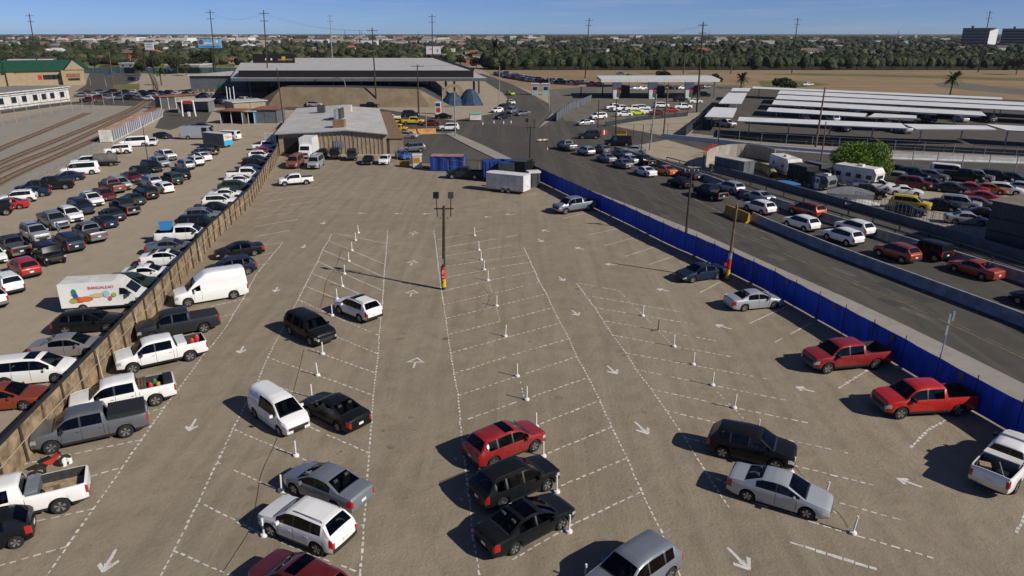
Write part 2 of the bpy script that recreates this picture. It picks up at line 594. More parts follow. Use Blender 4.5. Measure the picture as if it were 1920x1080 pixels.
def shell(kind, opt):
    k = (kind, opt)
    if k not in SHELLS:
        sp = dict(SPEC[kind])
        for o in opt:
            if o == 'sunroof':
                sp['sunroof'] = (sp['ws'][0] - 1.0, sp['ws'][0] - .35)
            elif o == 'panel':
                sp['win'] = sp['win'][:1]
                sp['nopillar'] = True
        SHELLS[k] = (sp, car_shell(sp))
    return SHELLS[k]


def add_faces(mb, faces, pm):
    # merges equal corners so that smooth shading works
    idx = {}
    for pts, key in faces:
        ids = []
        for p in pts:
            kk = (round(p[0], 4), round(p[1], 4), round(p[2], 4))
            if kk not in idx:
                idx[kk] = len(mb.v)
                mb.v.append(p)
            if idx[kk] not in ids:
                ids.append(idx[kk])
        if len(ids) >= 3:
            mb.f.append(tuple(ids))
            mb.m.append(mb.mi(pm if key == 'paint' else KEYMAT[key]))


def extras(mb, sp, opt, which, pm):
    hw = sp['W'] / 2
    if which.startswith('mirror'):
        s = 1 if which.endswith('L') else -1
        x = sp['win'][0][1] - .22
        z = sp['belt'][0] + .1
        big = 1.35 if sp.get('truck') or sp['H'] > 2 else 1
        mb.box((x, s * (hw * .96 + .11), z), (.1 * big, .2 * big, .15 * big), pm if not sp.get('truck') else M_TRIM)
        mb.box((x, s * (hw * .93), z - .05), (.06, .12, .04), M_TRIM)
    if which == 'licence_plate':
        mb.box((sp['tail'] - .05, 0, sp['clr'] + (sp['belt'][1] - sp['clr']) * .58), (.015, .32, .15), M_PLATE)
    if which.startswith('roof_rail'):
        s = 1 if which.endswith('L') else -1
        y = s * (hw * .94 - .27 * (sp['H'] - sp['belt'][0]) ** .6) * .9
        x0, x1 = sp['ws'][0] - .35, (sp['rw'][1] if sp['rw'] else sp['tail']) + .15
        mb.path([(x0, y, sp['H'] - .02), (x0 - .12, y, sp['H'] + .05), (x1 + .12, y, sp['H'] + .03), (x1, y, sp['H'] - .06)], .016, M_TRIM, 5)
    if which.startswith('door_handle'):
        s = 1 if which.endswith('L') else -1
        for a, b in sp['win'][:2]:
            mb.box((a + .14, s * (hw * .99), sp['belt'][0] * .84 + .03), (.16, .03, .03), M_TRIM if 'darkhandle' in opt else pm)
    if which == 'bed_cover':
        x0, x1 = sp['bed']
        z = interp(sp['sil'], -2.5)
        h = .26 if 'campershell' in opt else .03
        mb.prism([(x0 - .0, hw * .86), (x0, -hw * .86), (x1, -hw * .84), (x1, hw * .84)], z + .006, z + .006 + h, M_CANVAS)


def vparts(kind, colour, opt, lod):
    """list of (name, mesh, local location, [(sub name, mesh)])"""
    key = (kind, colour, opt, lod)
    if key in CACHE:
        return CACHE[key]
    sp, sh = shell(kind, tuple(o for o in opt if o in ('sunroof', 'panel')))
    pm = paint(colour)
    r, tw = sp['r'], (.24 if not sp.get('truck') else .28)
    yw = sp['W'] / 2 - tw / 2 - .015
    ex = ['mirror.L', 'mirror.R', 'licence_plate']
    if sp.get('rails') and 'norails' not in opt:
        ex += ['roof_rail.L', 'roof_rail.R']
    if 'cover' in opt or 'campershell' in opt:
        ex += ['bed_cover']
    wk = ('wheel', r, tw, lod)
    if wk not in CACHE:
        t, rm = wheel_data(r, tw, lod == 0)
        CACHE[wk] = (t, rm, t.data('wheel', 40), rm.data('rim') if rm else None)
    t, rm, tme, rme = CACHE[wk]
    res = []
    if lod == 2:
        mb = MB()
        for fs in sh.values():
            add_faces(mb, fs, pm)
        for e in ex:
            extras(mb, sp, opt, e, pm)
        for sx in (1, -1):
            for sy in (1, -1):
                off = Vector((sx * sp['wb'] / 2, sy * yw, r))
                b = len(mb.v)
                mb.v += [tuple(Vector(p) + off) for p in t.v]
                mb.f += [tuple(i + b for i in f) for f in t.f]
                mb.m += [mb.mi(t.mats[k]) for k in t.m]
        res.append(('body', mb.data('vehicle', 38), (0, 0, 0), []))
    else:
        SM = 52 if not sp.get('boxy') else 36
        body = MB()
        seps = []
        for nm, fs in sh.items():
            base = nm.split('.')[0]
            if nm == 'body' or (lod == 1 and base in ('headlight', 'grille')):
                add_faces(body, fs, pm)
            else:
                seps.append((nm, fs))
        for e in ex + ['door_handle.L', 'door_handle.R']:
            base = e.split('.')[0]
            if lod == 1 and base != 'bed_cover' or base == 'door_handle':
                extras(body, sp, opt, e, pm)
        res.append(('body', body.data('body', SM), (0, 0, 0), []))
        for nm, fs in seps:
            mb = MB()
            add_faces(mb, [(p, 'tint' if k == 'glass' and lod == 0 else k) for p, k in fs], pm)
            res.append((nm.split('.')[0], mb.data(nm.split('.')[0], SM), (0, 0, 0), []))
        if lod == 0 and sp['ws']:
            mb = MB()
            x0 = sp['win'][0][1] - .75
            zf = sp['clr'] + .3
            rows2 = [x0] + ([x0 - .95] if sp['win'][-1][0] < -.6 or len(sp['win']) > 1 else [])
            for k2, xs2 in enumerate(rows2):
                for s in (1, -1):
                    y = s * sp['W'] * .2
                    mb.box((xs2, y, zf + .14), (.5, .5, .28), M_SEAT)
                    mb.box((xs2 - .28, y, zf + .48), (.16, .48, .62), M_SEAT, M=Matrix.Rotation(-.2, 4, 'Y'))
                    mb.box((xs2 - .36, y, zf + .86), (.1, .24, .16), M_SEAT, M=Matrix.Rotation(-.2, 4, 'Y'))
            res.append(('seats', mb.data('seats'), (0, 0, 0), []))
            mb = MB()
            mb.box((sp['ws'][1] - .3, 0, sp['belt'][0] - .12), (.5, sp['W'] * .78, .16), M_TRIM)
            mb.box((0, 0, sp['clr'] + .16), (sp['wb'] * .72, sp['W'] * .8, .04), M_UNDER)
            res.append(('dashboard', mb.data('dashboard'), (0, 0, 0), []))
        for e in ex:
            base = e.split('.')[0]
            if lod == 1 and base != 'bed_cover':
                continue
            mb = MB()
            extras(mb, sp, opt, e, pm)
            res.append((base, mb.data(base, 30), (0, 0, 0), []))
        for sx in (1, -1):
            for sy in (1, -1):
                res.append(('wheel', tme, (sx * sp['wb'] / 2, sy * yw, r), [('rim', rme)] if rme else [], 0.0 if sy > 0 else math.pi))
    CACHE[key] = res
    return res


VOBJ = {'sedan': 'sedan', 'coupe': 'coupe', 'hatchback': 'hatchback', 'crossover': 'crossover', 'suv': 'suv', 'wagon': 'station_wagon', 'minivan': 'minivan',
        'small van': 'small_van', 'cargo van': 'cargo_van', 'high roof van': 'high_roof_van', 'pickup': 'pickup_truck', 'short cab pickup': 'pickup_truck',
        'small pickup': 'pickup_truck', 'offroader': 'offroad_car', 'bus': 'minibus'}
VCAT = {'sedan': 'car', 'coupe': 'car', 'hatchback': 'car', 'crossover': 'SUV', 'suv': 'SUV', 'wagon': 'car', 'minivan': 'minivan', 'small van': 'van',
        'cargo van': 'van', 'high roof van': 'van', 'pickup': 'pickup truck', 'short cab pickup': 'pickup truck', 'small pickup': 'pickup truck',
        'offroader': 'off-roader', 'bus': 'minibus'}
VEHICLES = []


def vehicle(kind, colour, label, pos, head, opt=(), lod=None, group=None):
    """head in degrees; pos = midpoint between the axles"""
    sp = SPEC[kind]
    px = F * (sp['nose'] - sp['tail']) / max(1, Vector((pos[0], pos[1], CAMH)).length)
    if lod is None:
        lod = 0 if px > 78 else (1 if px > 34 else 2)
    res = vparts(kind, colour, tuple(opt), lod)
    loc = (pos[0], pos[1], 0.012)
    if lod == 2:
        o = link(VOBJ[kind], res[0][1], None, loc, rad(head))
        tag(o, label, VCAT[kind], group)
    else:
        o = empty(VOBJ[kind], loc, rad(head), label, VCAT[kind], group)
        for nm, me, l, subs, *rz in res:
            c = link(nm, me, o, l, rz[0] if rz else 0.0)
            for sn, sm in subs:
                link(sn, sm, c)
    VEHICLES.append(o)
    return o


def by_wheels(kind, front=None, rear=None, head=None, side='L'):
    """position and heading from the photo positions of the ground contacts of the visible wheels"""
    sp = SPEC[kind]
    if front and rear:
        a, b = G(*front), G(*rear)
        h = math.atan2(a.y - b.y, a.x - b.x)
        m = (a + b) / 2
    else:
        h = rad(head)
        d = Vector((math.cos(h), math.sin(h), 0)) * (sp['wb'] / 2)
        m = G(*front) - d if front else G(*rear) + d
    left = Vector((-math.sin(h), math.cos(h), 0))
    m = m + left * ((-1 if side == 'L' else 1) * (sp['W'] / 2 - .12))
    return m, math.degrees(h)


def by_box(kind, box, head):
    """position from the vehicle's outline box (x0, y0, x1, y1) in the photo: its middle and its foot"""
    sp = SPEC[kind]
    h = rad(head)
    c, s = math.cos(h), math.sin(h)
    hw = sp['W'] / 2 * .95
    pts = []
    for x in (sp['nose'], sp['tail']):
        for y in (hw, -hw):
            pts += [(x * .97, y * .93, sp['clr'] + .1), (x * .99, y, .8)]
    for x in (sp['wb'] / 2, -sp['wb'] / 2):
        for y in (hw, -hw):
            pts.append((x, y, 0))
    tx, ty = (box[0] + box[2]) / 2, box[3]
    px, py = tx, ty - 4
    for _ in range(8):
        o = G(px, py)
        q = [PR((o.x + c * x - s * y, o.y + s * x + c * y, z)) for x, y, z in pts]
        cx = (min(a for a, _ in q) + max(a for a, _ in q)) / 2
        by = max(b for _, b in q)
        px += tx - cx
        py += (ty - by) * .8
    return G(px, py), head
# ------------------------------------------------------------------ vehicles of the marked dirt lot
def VW(kind, colour, label, front=None, rear=None, head=None, side='L', opt=(), lod=None, group=None):
    p, h = by_wheels(kind, front, rear, head, side)
    return vehicle(kind, colour, label, p, h, opt, lod, group)


def VB(kind, colour, label, box, head, opt=(), lod=None, group=None):
    p, h = by_box(kind, box, head)
    return vehicle(kind, colour, label, p, h, opt, lod, group)


ROWA = -150   # the row along the board fence on the marked side
NB = []
def N(*a, **k):
    NB.append(VW(*a, **k))
    return NB[-1]

N('hatchback', 'black', 'black hatchback cut off by the corner of the view, below the white work pickup', rear=(33, 1027), head=-152)
t_work = N('short cab pickup', 'white', 'white short cab work pickup with an open dirty bed, nearest the camera along board fence', rear=(117, 962), head=-153, opt=('darkhandle',))
t_grey = N('pickup', 'grey', 'grey crew cab pickup with a black bed cover, nosed to the board fence', front=(103, 850), rear=(235, 821), opt=('campershell', 'darkhandle'))
t_w2 = N('pickup', 'white', 'white crew cab pickup with plants and buckets in its bed, behind grey covered pickup', rear=(294, 761), head=-151, opt=('darkhandle',))
t_w3 = N('pickup', 'white', 'white crew cab pickup with toolbox and red cans, behind the plant carrying pickup', front=(246, 702), rear=(363, 676), opt=('darkhandle',))
N('pickup', 'charcoal', 'charcoal crew cab pickup between white high roof van and white toolbox pickup', rear=(384, 624), head=-150, opt=('cover',))
N('high roof van', 'white', 'tall white windowless van with a raised roof, nosed to the board fence', front=(356, 575), rear=(437.5, 561))
N('crossover', 'dark blue', 'dark blue crossover half hidden behind the tall white raised roof van', rear=(466, 515), head=-149)
N('sedan', 'black', 'black sedan last of the fence row, beyond the dark blue crossover', rear=(478, 480), head=-150)
N('small pickup', 'white', 'white double cab pickup standing alone at the far end of the board fence', front=(530, 350), rear=(579, 346))
# middle left stalls
N('crossover', 'white', 'white crossover with black roof rails facing away, in the stall by the lamp post lane', front=(638, 589), rear=(676, 605), opt=('blackrail', 'sunroof'))
N('suv', 'black', 'big black SUV facing the camera across the stall line, beside a white post', front=(585, 650), rear=(544.5, 627.5), side='R')
N('small van', 'white', 'small white delivery van with side window facing the camera', front=(527, 818), rear=(480, 783), side='R')
N('sedan', 'black', 'black sedan nose to nose beside the small white delivery van', front=(579, 780), rear=(638, 811))
N('sedan', 'slate', 'blue grey luxury sedan parked behind the white crossover, tail to the lane', front=(550, 925), rear=(635, 962), opt=('norails',))
N('crossover', 'white', 'white crossover with black rear glass between blue grey sedan and dark red car', front=(511.8, 1006.7), rear=(596, 1041))
VB('crossover', 'dark red', 'dark red car cut off by the bottom edge below the white crossover', (482, 1025, 646, 1172), 150, ('sunroof', 'norails'), 0)
# middle right stalls
N('crossover', 'crimson', 'red crossover facing right beside a white post in the middle stalls', front=(996, 848.6), rear=(930, 876), side='R', opt=('sunroof', 'norails'))
N('crossover', 'black', 'black SUV with roof rails between the red crossover and a black sedan', front=(1023, 921), rear=(943, 956), side='R')
N('sedan', 'black', 'black sedan nearest the camera in the row below the red crossover', front=(1047.6, 994.5), rear=(968, 1037), side='R', opt=('sunroof',))
N('crossover', 'slate', 'silver blue crossover facing down left at the bottom edge of the lot', rear=(1253, 1090), head=-141, opt=('norails',))
# right stalls
N('sedan', 'silver', 'silver sedan facing right beside the black crossover, lower right stalls', front=(1509, 972), rear=(1402, 939.5), side='R')
VB('crossover', 'black', 'black crossover behind the silver sedan in the lower right stalls', (1334, 808, 1486, 884), -26, ('norails',), 0)
# along the blue fence
N('pickup', 'slate', 'silver grey pickup backed against the far part of the blue fence', front=(1061, 402), rear=(1103, 396))
N('sedan', 'dark blue', 'dark blue sedan backed against the blue fence under the pole with red signs', front=(1296, 531), rear=(1346, 524))
N('sedan', 'silver', 'silver sedan nosed to the blue fence, tail to the lot', front=(1450, 579), rear=(1395, 584), side='R')
N('pickup', 'crimson', 'dark red crew cab pickup with tan sills backed against the blue fence', front=(1550, 701), rear=(1639, 693))
N('pickup', 'bright red', 'bright red crew cab pickup with empty bed backed to the blue fence', front=(1684.5, 786), rear=(1794.5, 780.6), opt=('darkhandle',))
t_wr = N('pickup', 'white', 'white pickup with roof beacon and loaded bed, tail to the camera at right edge', rear=(1900, 925), head=40, side='R', opt=('darkhandle',))
# far end of the lot
N('pickup', 'charcoal', 'dark pickup beside the blue shipping container and the white trailer', front=(846, 336), rear=(892, 337))
VB('cargo van', 'rust red', 'rusty red old van facing the camera beside the white box truck', (541, 291, 566, 316), -88, (), 1)
VB('cargo van', 'silver', 'old silver van facing the camera right of the white box truck', (579, 286, 605, 317), -88, (), 1)
VB('sedan', 'black', 'small black car half hidden behind the old silver van', (595, 277, 615, 296), -80, (), 1)
VB('offroader', 'black', 'black off-roader with raised hood below the ribbed window of the metal building', (613, 272, 643, 300), -80, (), 1)
VB('offroader', 'charcoal', 'dark grey off-roader in the middle of the row before metal building', (645, 280, 675, 302), -80, (), 1)
VB('coupe', 'black', 'low black coupe between dark off-roader and white car, before metal building', (674, 285, 706, 309), -85, (), 1)
VB('hatchback', 'white', 'white hatchback last of the row before the metal building, facing the camera', (705, 285, 737, 309), -90, (), 1)
VB('hatchback', 'blue', 'bright blue small car behind the gate post beside the small shed', (743, 281, 768, 300), -60, (), 1)
VB('suv', 'grey', 'grey SUV parked on the side asphalt above the blue small car', (752, 266, 795, 287), -160, (), 1)
VB('sedan', 'silver', 'silver sedan on the side asphalt before the orange barrier', (752, 246, 776, 260), -10, (), 2)

# ------------------------------------------------------------------ rows: labels are made from colour, kind and neighbours
SHORT = {'short cab pickup': 'pickup', 'small pickup': 'pickup', 'crossover': 'crossover', 'suv': 'SUV', 'offroader': 'off-roader', 'high roof van': 'van',
         'cargo van': 'van', 'small van': 'van', 'wagon': 'wagon', 'bus': 'minibus'}
USED = {}


def row(items, head, where, opt=(), group=None, lod=None):
    names = [(it[3] + ' ' if len(it) > 3 and it[3] else '') + it[1] + ' ' + SHORT.get(it[0], it[0]) for it in items]
    for i, it in enumerate(items):
        nb = [names[k] for k in (i - 1, i + 1) if 0 <= k < len(names)]
        lab = names[i] + ' ' + where + (' between %s and %s' % tuple(nb) if len(nb) == 2 else ' at %s end by %s' % ('near' if i == 0 else 'far', nb[0]))
        if lab in USED:
            lab = names[i] + ' ' + where + ' %s from the near end' % ('second third fourth fifth sixth seventh eighth ninth tenth eleventh twelfth thirteenth fourteenth fifteenth sixteenth seventeenth eighteenth nineteenth twentieth'.split()[i - 1])
        USED[lab] = 1
        kind, colour, where_px = it[0], it[1], it[2]
        h = it[4] if len(it) > 4 and it[4] is not None else head
        o = it[5] if len(it) > 5 else ()
        if len(where_px) == 4:
            p, hh = by_box(kind, where_px, h)
        else:
            tagc, xy, side = where_px
            p, hh = by_wheels(kind, xy if tagc == 'f' else None, xy if tagc == 'r' else None, h, side)
        vehicle(kind, colour, lab, p, hh, o, lod, group)


# the fence row of the left dirt lot: noses to the board fence
def f(x, y):
    return ('f', (x, y), 'R')
def rr(x, y):
    return ('r', (x, y), 'L')

row([
    ('sedan', 'copper red', f(48, 769)), ('minivan', 'white', f(107.6, 718), '', None, ('sunroof',)), ('sedan', 'bronze', f(167, 669)), ('wagon', 'black', f(203, 623)),
], 12, 'nosed to the board fence', group='cars in the left dirt lot')
row([
    ('crossover', 'dark green', f(276, 551), 'dusty'), ('coupe', 'white', f(306, 526)), ('sedan', 'white', f(339, 498), '', None, ('sunroof',)), ('sedan', 'grey', f(346, 476)),
    ('pickup', 'white', f(379, 455), 'green striped'), ('suv', 'black', f(398, 434)), ('crossover', 'slate', f(402, 417)), ('sedan', 'black', f(425, 402)),
    ('crossover', 'white', f(433, 389)), ('sedan', 'white', f(445, 374)), ('wagon', 'dark green', f(462, 360)), ('sedan', 'white', f(470, 347)),
    ('pickup', 'white', f(485, 337)), ('sedan', 'dark blue', f(489, 326)), ('crossover', 'black', f(494, 316)), ('sedan', 'dark green', f(498, 307)),
    ('crossover', 'white', f(504, 300)), ('coupe', 'red', f(509, 290)), ('small pickup', 'white', f(515, 281)),
], 12, 'nosed to board fence', group='cars in the left dirt lot')
# the middle double row of the left dirt lot: tails to the near aisle
row([
    ('short cab pickup', 'white', (-80, 535, 30, 583)), ('crossover', 'white', (-36, 508, 61, 555)), ('crossover', 'red', (-2, 483, 92, 524), '', None, ('norails',)),
    ('suv', 'dark blue', (97, 439, 159, 475)), ('pickup', 'grey', (131, 413, 205, 457)), ('coupe', 'dark blue', (166, 402, 224, 430)), ('sedan', 'charcoal', (179, 390, 240, 417)),
    ('pickup', 'black', (198, 376, 270, 406)), ('sedan', 'dark green', (221, 361, 277, 387)), ('suv', 'black', (243, 349, 303, 376)), ('hatchback', 'white', (286, 338, 325, 364)),
    ('wagon', 'silver', (256, 328, 306, 352)), ('offroader', 'dark green', (299, 322, 346, 349)), ('offroader', 'black', (308, 309, 366, 340)), ('crossover', 'silver', (320, 298, 372, 320)),
    ('crossover', 'white', (335, 286, 393, 313)), ('sedan', 'white', (360, 284, 397, 303)), ('sedan', 'grey', (351, 277, 401, 295)), ('pickup', 'black', (363, 267, 418, 292)),
], 139, 'tail to the aisle', group='cars in the left dirt lot')
# noses to the near aisle
row([
    ('hatchback', 'white', (-45, 465, 18, 498)), ('offroader', 'black', (48, 466, 136, 500), 'open'), ('pickup', 'charcoal', (-12, 441, 61, 485), '', 139),
    ('suv', 'silver', (31, 416, 101, 457), '', None, ('sunroof',)), ('pickup', 'slate', (62, 396, 138, 433)), ('crossover', 'white', (99, 389, 164, 419)), ('suv', 'dark blue', (118, 372, 186, 405)),
    ('crossover', 'white', (143, 362, 201, 389), '', None, ('sunroof',)), ('sedan', 'dark red', (165, 356, 226, 378)), ('pickup', 'rust red', (179, 344, 241, 364), '', 139, ('cover',)), ('suv', 'silver', (192, 332, 257, 359)),
    ('sedan', 'dark red', (221, 322, 273, 343)), ('wagon', 'black', (235, 312, 292, 334)), ('suv', 'black', (259, 298, 310, 325)), ('crossover', 'silver', (279, 291, 322, 315)),
    ('pickup', 'white', (286, 281, 335, 303)),
], -41, 'in the double row', group='cars in the left dirt lot')
# the row along the tracks
row([
    ('offroader', 'black', (-42, 384, 20, 409)), ('sedan', 'red', (-22, 372, 50, 397)), ('crossover', 'white', (-3, 360, 69, 384)), ('sedan', 'dark blue', (30, 351, 87, 373)),
    ('crossover', 'black', (37, 344, 86, 365)), ('pickup', 'black', (60, 330, 134, 360)), ('sedan', 'dark blue', (98, 322, 155, 342)), ('cargo van', 'white', (109, 300, 191, 331)),
    ('suv', 'white', (138, 295, 186, 314)),
], -153, 'along the tracks', group='cars in the left dirt lot')
row([
    ('suv', 'white', (184, 264, 258, 291), 'open door', None, ('norails',)), ('cargo van', 'white', (236, 252, 267, 277)), ('sedan', 'white', (272, 251, 300, 274), '', -70), ('coupe', 'dark blue', (288, 244, 321, 261), '', -30),
    ('bus', 'silver', (344, 236, 397, 262), '', 0), ('cargo van', 'white', (400, 237, 455, 264), 'dark sided', 165), ('sedan', 'black', (357, 229, 400, 243), '', 0),
], -153, 'by the striped containers', group='cars in the left dirt lot')

# ------------------------------------------------------------------ the queue on the road, two lanes between the concrete barriers
row([
    ('sedan', 'dark blue', (1903, 538, 2012, 592)), ('sedan', 'vermilion', ('f', (1788.7, 508.7), 'L')), ('crossover', 'copper red', ('f', (1647.5, 480), 'L'), '', None, ('norails',)), ('crossover', 'white', ('f', (1550, 450), 'L'), '', None, ('norails',)),
    ('crossover', 'white', ('f', (1475, 425), 'L'), '', None, ('norails',)), ('crossover', 'white', (1394, 377, 1456, 404), '', None, ('norails',)), ('pickup', 'black', (1300, 344, 1365, 377)), ('sedan', 'black', (1250, 329, 1302, 354)),
    ('sedan', 'white', (1188, 310, 1232, 332)), ('sedan', 'grey', (1145, 294, 1190, 317)), ('sedan', 'slate', (1116, 286, 1158, 306)), ('crossover', 'silver', (1080, 272, 1118, 293)),
    ('pickup', 'slate', (1041, 263, 1085, 284)),
], 113, 'queuing in the near lane', group='cars queuing on the road')
row([
    ('offroader', 'black', (1708, 446, 1779, 492)), ('crossover', 'white', (1560, 413, 1646, 445), '', None, ('norails',)), ('suv', 'copper red', (1476, 384, 1551, 411)), ('sedan', 'silver', (1394, 359, 1454, 382)),
    ('crossover', 'silver', (1346, 340, 1394, 365), '', None, ('norails',)), ('sedan', 'dark blue', (1272, 315, 1314, 338)), ('sedan', 'orange', (1221, 308, 1274, 330)), ('small pickup', 'black', (1190, 292, 1226, 312)),
    ('sedan', 'silver', (1165, 293, 1199, 309)), ('sedan', 'grey', (1150, 281, 1182, 298)), ('hatchback', 'grey', (1112, 272, 1144, 289)),
], 114, 'queuing in the far lane', group='cars queuing on the road')
VB('suv', 'charcoal', 'dark SUV crossing the intersection before the red and white cones', (1085, 241, 1125, 261), 178, (), 2)
VB('cargo van', 'black', 'black van beside the head of the road queue', (1137, 252, 1182, 275), 176, (), 2)
VB('sedan', 'silver', 'silver sedan parked behind the concrete barrier end, right of the black van', (1164, 271, 1214, 289), 165, (), 2)

# ------------------------------------------------------------------ the right hand lot
def q(x0, y0, x1, y1):
    s = 6.836
    return (1640 + x0 / s, 300 + y0 / s, 1640 + x1 / s, 300 + y1 / s)

row([
    ('suv', 'black', q(190, 135, 385, 235)), ('suv', 'dark blue', q(390, 150, 600, 270)), ('wagon', 'grey', q(605, 160, 855, 280)), ('cargo van', 'white', q(845, 130, 1065, 245)),
    ('pickup', 'black', q(1040, 190, 1230, 300)), ('suv', 'slate', q(1190, 180, 1425, 300)), ('suv', 'black', q(1428, 190, 1655, 310)), ('wagon', 'charcoal', q(1640, 200, 1900, 322)),
], -36, 'in the back row of right lot', group='cars in the right hand lot')
row([
    ('pickup', 'bronze', q(150, 190, 385, 335)), ('suv', 'dark red', q(365, 210, 655, 395)), ('hatchback', 'black', q(630, 265, 865, 390)), ('sedan', 'charcoal', q(825, 250, 1135, 442)),
    ('sedan', 'red', q(1090, 280, 1385, 442)), ('sedan', 'orange', q(1340, 300, 1605, 452)), ('wagon', 'white', q(1475, 278, 1845, 464)), ('sedan', 'silver', q(1735, 300, 2010, 430)),
], -36, 'in the second row of right lot', group='cars in the right hand lot')
row([
    ('coupe', 'white', q(205, 340, 585, 472), '', -20), ('suv', 'yellow', q(225, 458, 695, 668)), ('sedan', 'black', q(625, 498, 1055, 674)), ('suv', 'silver', q(895, 455, 1295, 665)),
    ('hatchback', 'brown', q(1165, 458, 1500, 655)), ('sedan', 'red', q(1285, 428, 1515, 562)),
], -36, 'in the front row of right lot', group='cars in the right hand lot')
row([('sedan', 'silver', q(930, 690, 1445, 852), 'long', -20), ('sedan', 'black', q(1270, 675, 1530, 800))], -30, 'beside the grey metal building', group='cars in the right hand lot')
VB('pickup', 'black', 'black covered pickup among the trailers below the white travel trailer', (1590, 350, 1651, 376), -20, ('campershell',), 2)
VB('sedan', 'charcoal', 'grey car hidden behind the railings below the yellow SUV', (1675, 383, 1722, 408), -30, (), 2)
# ------------------------------------------------------------------ ground, roads, markings
def ground_mat(name, c1, c2, c3, big=.05, mid=.6, fine=14.0, streak=None, bump=.5, rough=.95, grain=.25, stains=False):
    m = bpy.data.materials.new(name)
    nt, b = nodes_of(m)
    b.inputs['Roughness'].default_value = rough
    b.inputs['Specular IOR Level'].default_value = 0.15
    tc = nt.nodes.new('ShaderNodeTexCoord')

    def noise(scale, detail=6, rgh=.6, vec=None, dist=0):
        n = nt.nodes.new('ShaderNodeTexNoise')
        n.inputs['Scale'].default_value = scale
        n.inputs['Detail'].default_value = detail
        n.inputs['Roughness'].default_value = rgh
        n.inputs['Distortion'].default_value = dist
        nt.links.new(vec or tc.outputs['Object'], n.inputs['Vector'])
        return n.outputs['Fac']

    def mix(a, bb, fac, lo, hi, mode='MIX'):
        mr = nt.nodes.new('ShaderNodeMapRange')
        mr.inputs['From Min'].default_value = lo
        mr.inputs['From Max'].default_value = hi
        nt.links.new(fac, mr.inputs['Value'])
        x = nt.nodes.new('ShaderNodeMix')
        x.data_type = 'RGBA'
        x.blend_type = mode
        nt.links.new(mr.outputs['Result'], x.inputs['Factor'])
        for s, v in (('A', a), ('B', bb)):
            if isinstance(v, tuple):
                x.inputs[s].default_value = (*v, 1)
            else:
                nt.links.new(v, x.inputs[s])
        return x.outputs['Result']

    nb, nm, nf = noise(big, 4), noise(mid, 7, .68, dist=.4), noise(fine, 8, .75)
    col = mix(c1, c2, nb, .38, .66)
    col = mix(col, c3, nm, .42, .78)
    if streak:
        mp = nt.nodes.new('ShaderNodeMapping')
        mp.inputs['Rotation'].default_value = (0, 0, streak[0])
        mp.inputs['Scale'].default_value = (streak[1], streak[2], 1)
        nt.links.new(tc.outputs['Object'], mp.inputs['Vector'])
        ns = noise(1.0, 6, .65, mp.outputs['Vector'], .6)
        col = mix(col, streak[3], ns, .47, .8)
    if stains:
        col = mix(col, (.15, .122, .095), noise(.9, 3, .5), .68, .86)
        wv = nt.nodes.new('ShaderNodeTexWave')
        wv.bands_direction = 'X'
        wv.inputs['Scale'].default_value = .16
        wv.inputs['Distortion'].default_value = 5.0
        wv.inputs['Detail'].default_value = 4
        wv.inputs['Detail Scale'].default_value = .25
        nt.links.new(tc.outputs['Object'], wv.inputs['Vector'])
        mr2 = nt.nodes.new('ShaderNodeMath')
        mr2.operation = 'MULTIPLY'
        nt.links.new(wv.outputs['Fac'], mr2.inputs[0])
        nt.links.new(noise(.12, 3), mr2.inputs[1])
        col = mix(col, (.2, .162, .118), mr2.outputs[0], .36, 1.0)
    g = mix(col, (0, 0, 0), nf, .52, .95)
    x = nt.nodes.new('ShaderNodeMix')
    x.data_type = 'RGBA'
    x.inputs['Factor'].default_value = grain
    nt.links.new(col, x.inputs['A'])
    nt.links.new(g, x.inputs['B'])
    nt.links.new(x.outputs['Result'], b.inputs['Base Color'])
    ad = nt.nodes.new('ShaderNodeMath')
    ad.operation = 'MULTIPLY_ADD'
    nt.links.new(nm, ad.inputs[0])
    ad.inputs[1].default_value = 1.8
    nt.links.new(nf, ad.inputs[2])
    bp = nt.nodes.new('ShaderNodeBump')
    bp.inputs['Strength'].default_value = bump
    bp.inputs['Distance'].default_value = 0.09
    nt.links.new(ad.outputs[0], bp.inputs['Height'])
    nt.links.new(bp.outputs['Normal'], b.inputs['Normal'])
    MATS[name] = m
    return m


D1, D2, D3 = (.302, .252, .187), (.25, .208, .153), (.205, .169, .123)
M_DIRT = ground_mat('packed dirt', D1, D2, D3, .045, .55, 5.0, streak=(rad(-6), .9, .05, (.318, .268, .202)), stains=True, bump=.55, grain=.38)
M_DIRT2 = ground_mat('pale dirt', (.365, .306, .229), (.335, .281, .21), (.295, .247, .185), .05, .35, 9.0, streak=(rad(10), .6, .06, (.385, .322, .242)), bump=.6, grain=.3)
M_ASPH = ground_mat('worn asphalt', (.074, .069, .061), (.09, .083, .073), (.06, .057, .051), .04, .5, 12, streak=(rad(-20), .5, .01, (.135, .115, .088)), bump=.2, rough=.85, grain=.25)
M_ASPH2 = ground_mat('grey asphalt', (.088, .079, .067), (.104, .093, .079), (.072, .065, .056), .05, .4, 12, streak=(rad(60), .4, .02, (.12, .11, .1)), bump=.2, rough=.85, grain=.25)
M_ASPH3 = ground_mat('pale worn paving', (.14, .125, .104), (.165, .148, .122), (.11, .1, .084), .05, .4, 12, streak=(rad(75), .3, .02, (.2, .175, .14)), bump=.2, rough=.85, grain=.25)
M_BALLAST = ground_mat('grey ballast', (.30, .272, .228), (.325, .295, .248), (.265, .24, .2), .04, .5, 7, bump=.9, grain=.5)
M_FIELD = ground_mat('dry grass field', (.29, .195, .108), (.23, .165, .1), (.185, .145, .09), .03, .12, 2.0, streak=(rad(4), .012, .16, (.38, .28, .18)), bump=.5, grain=.3)
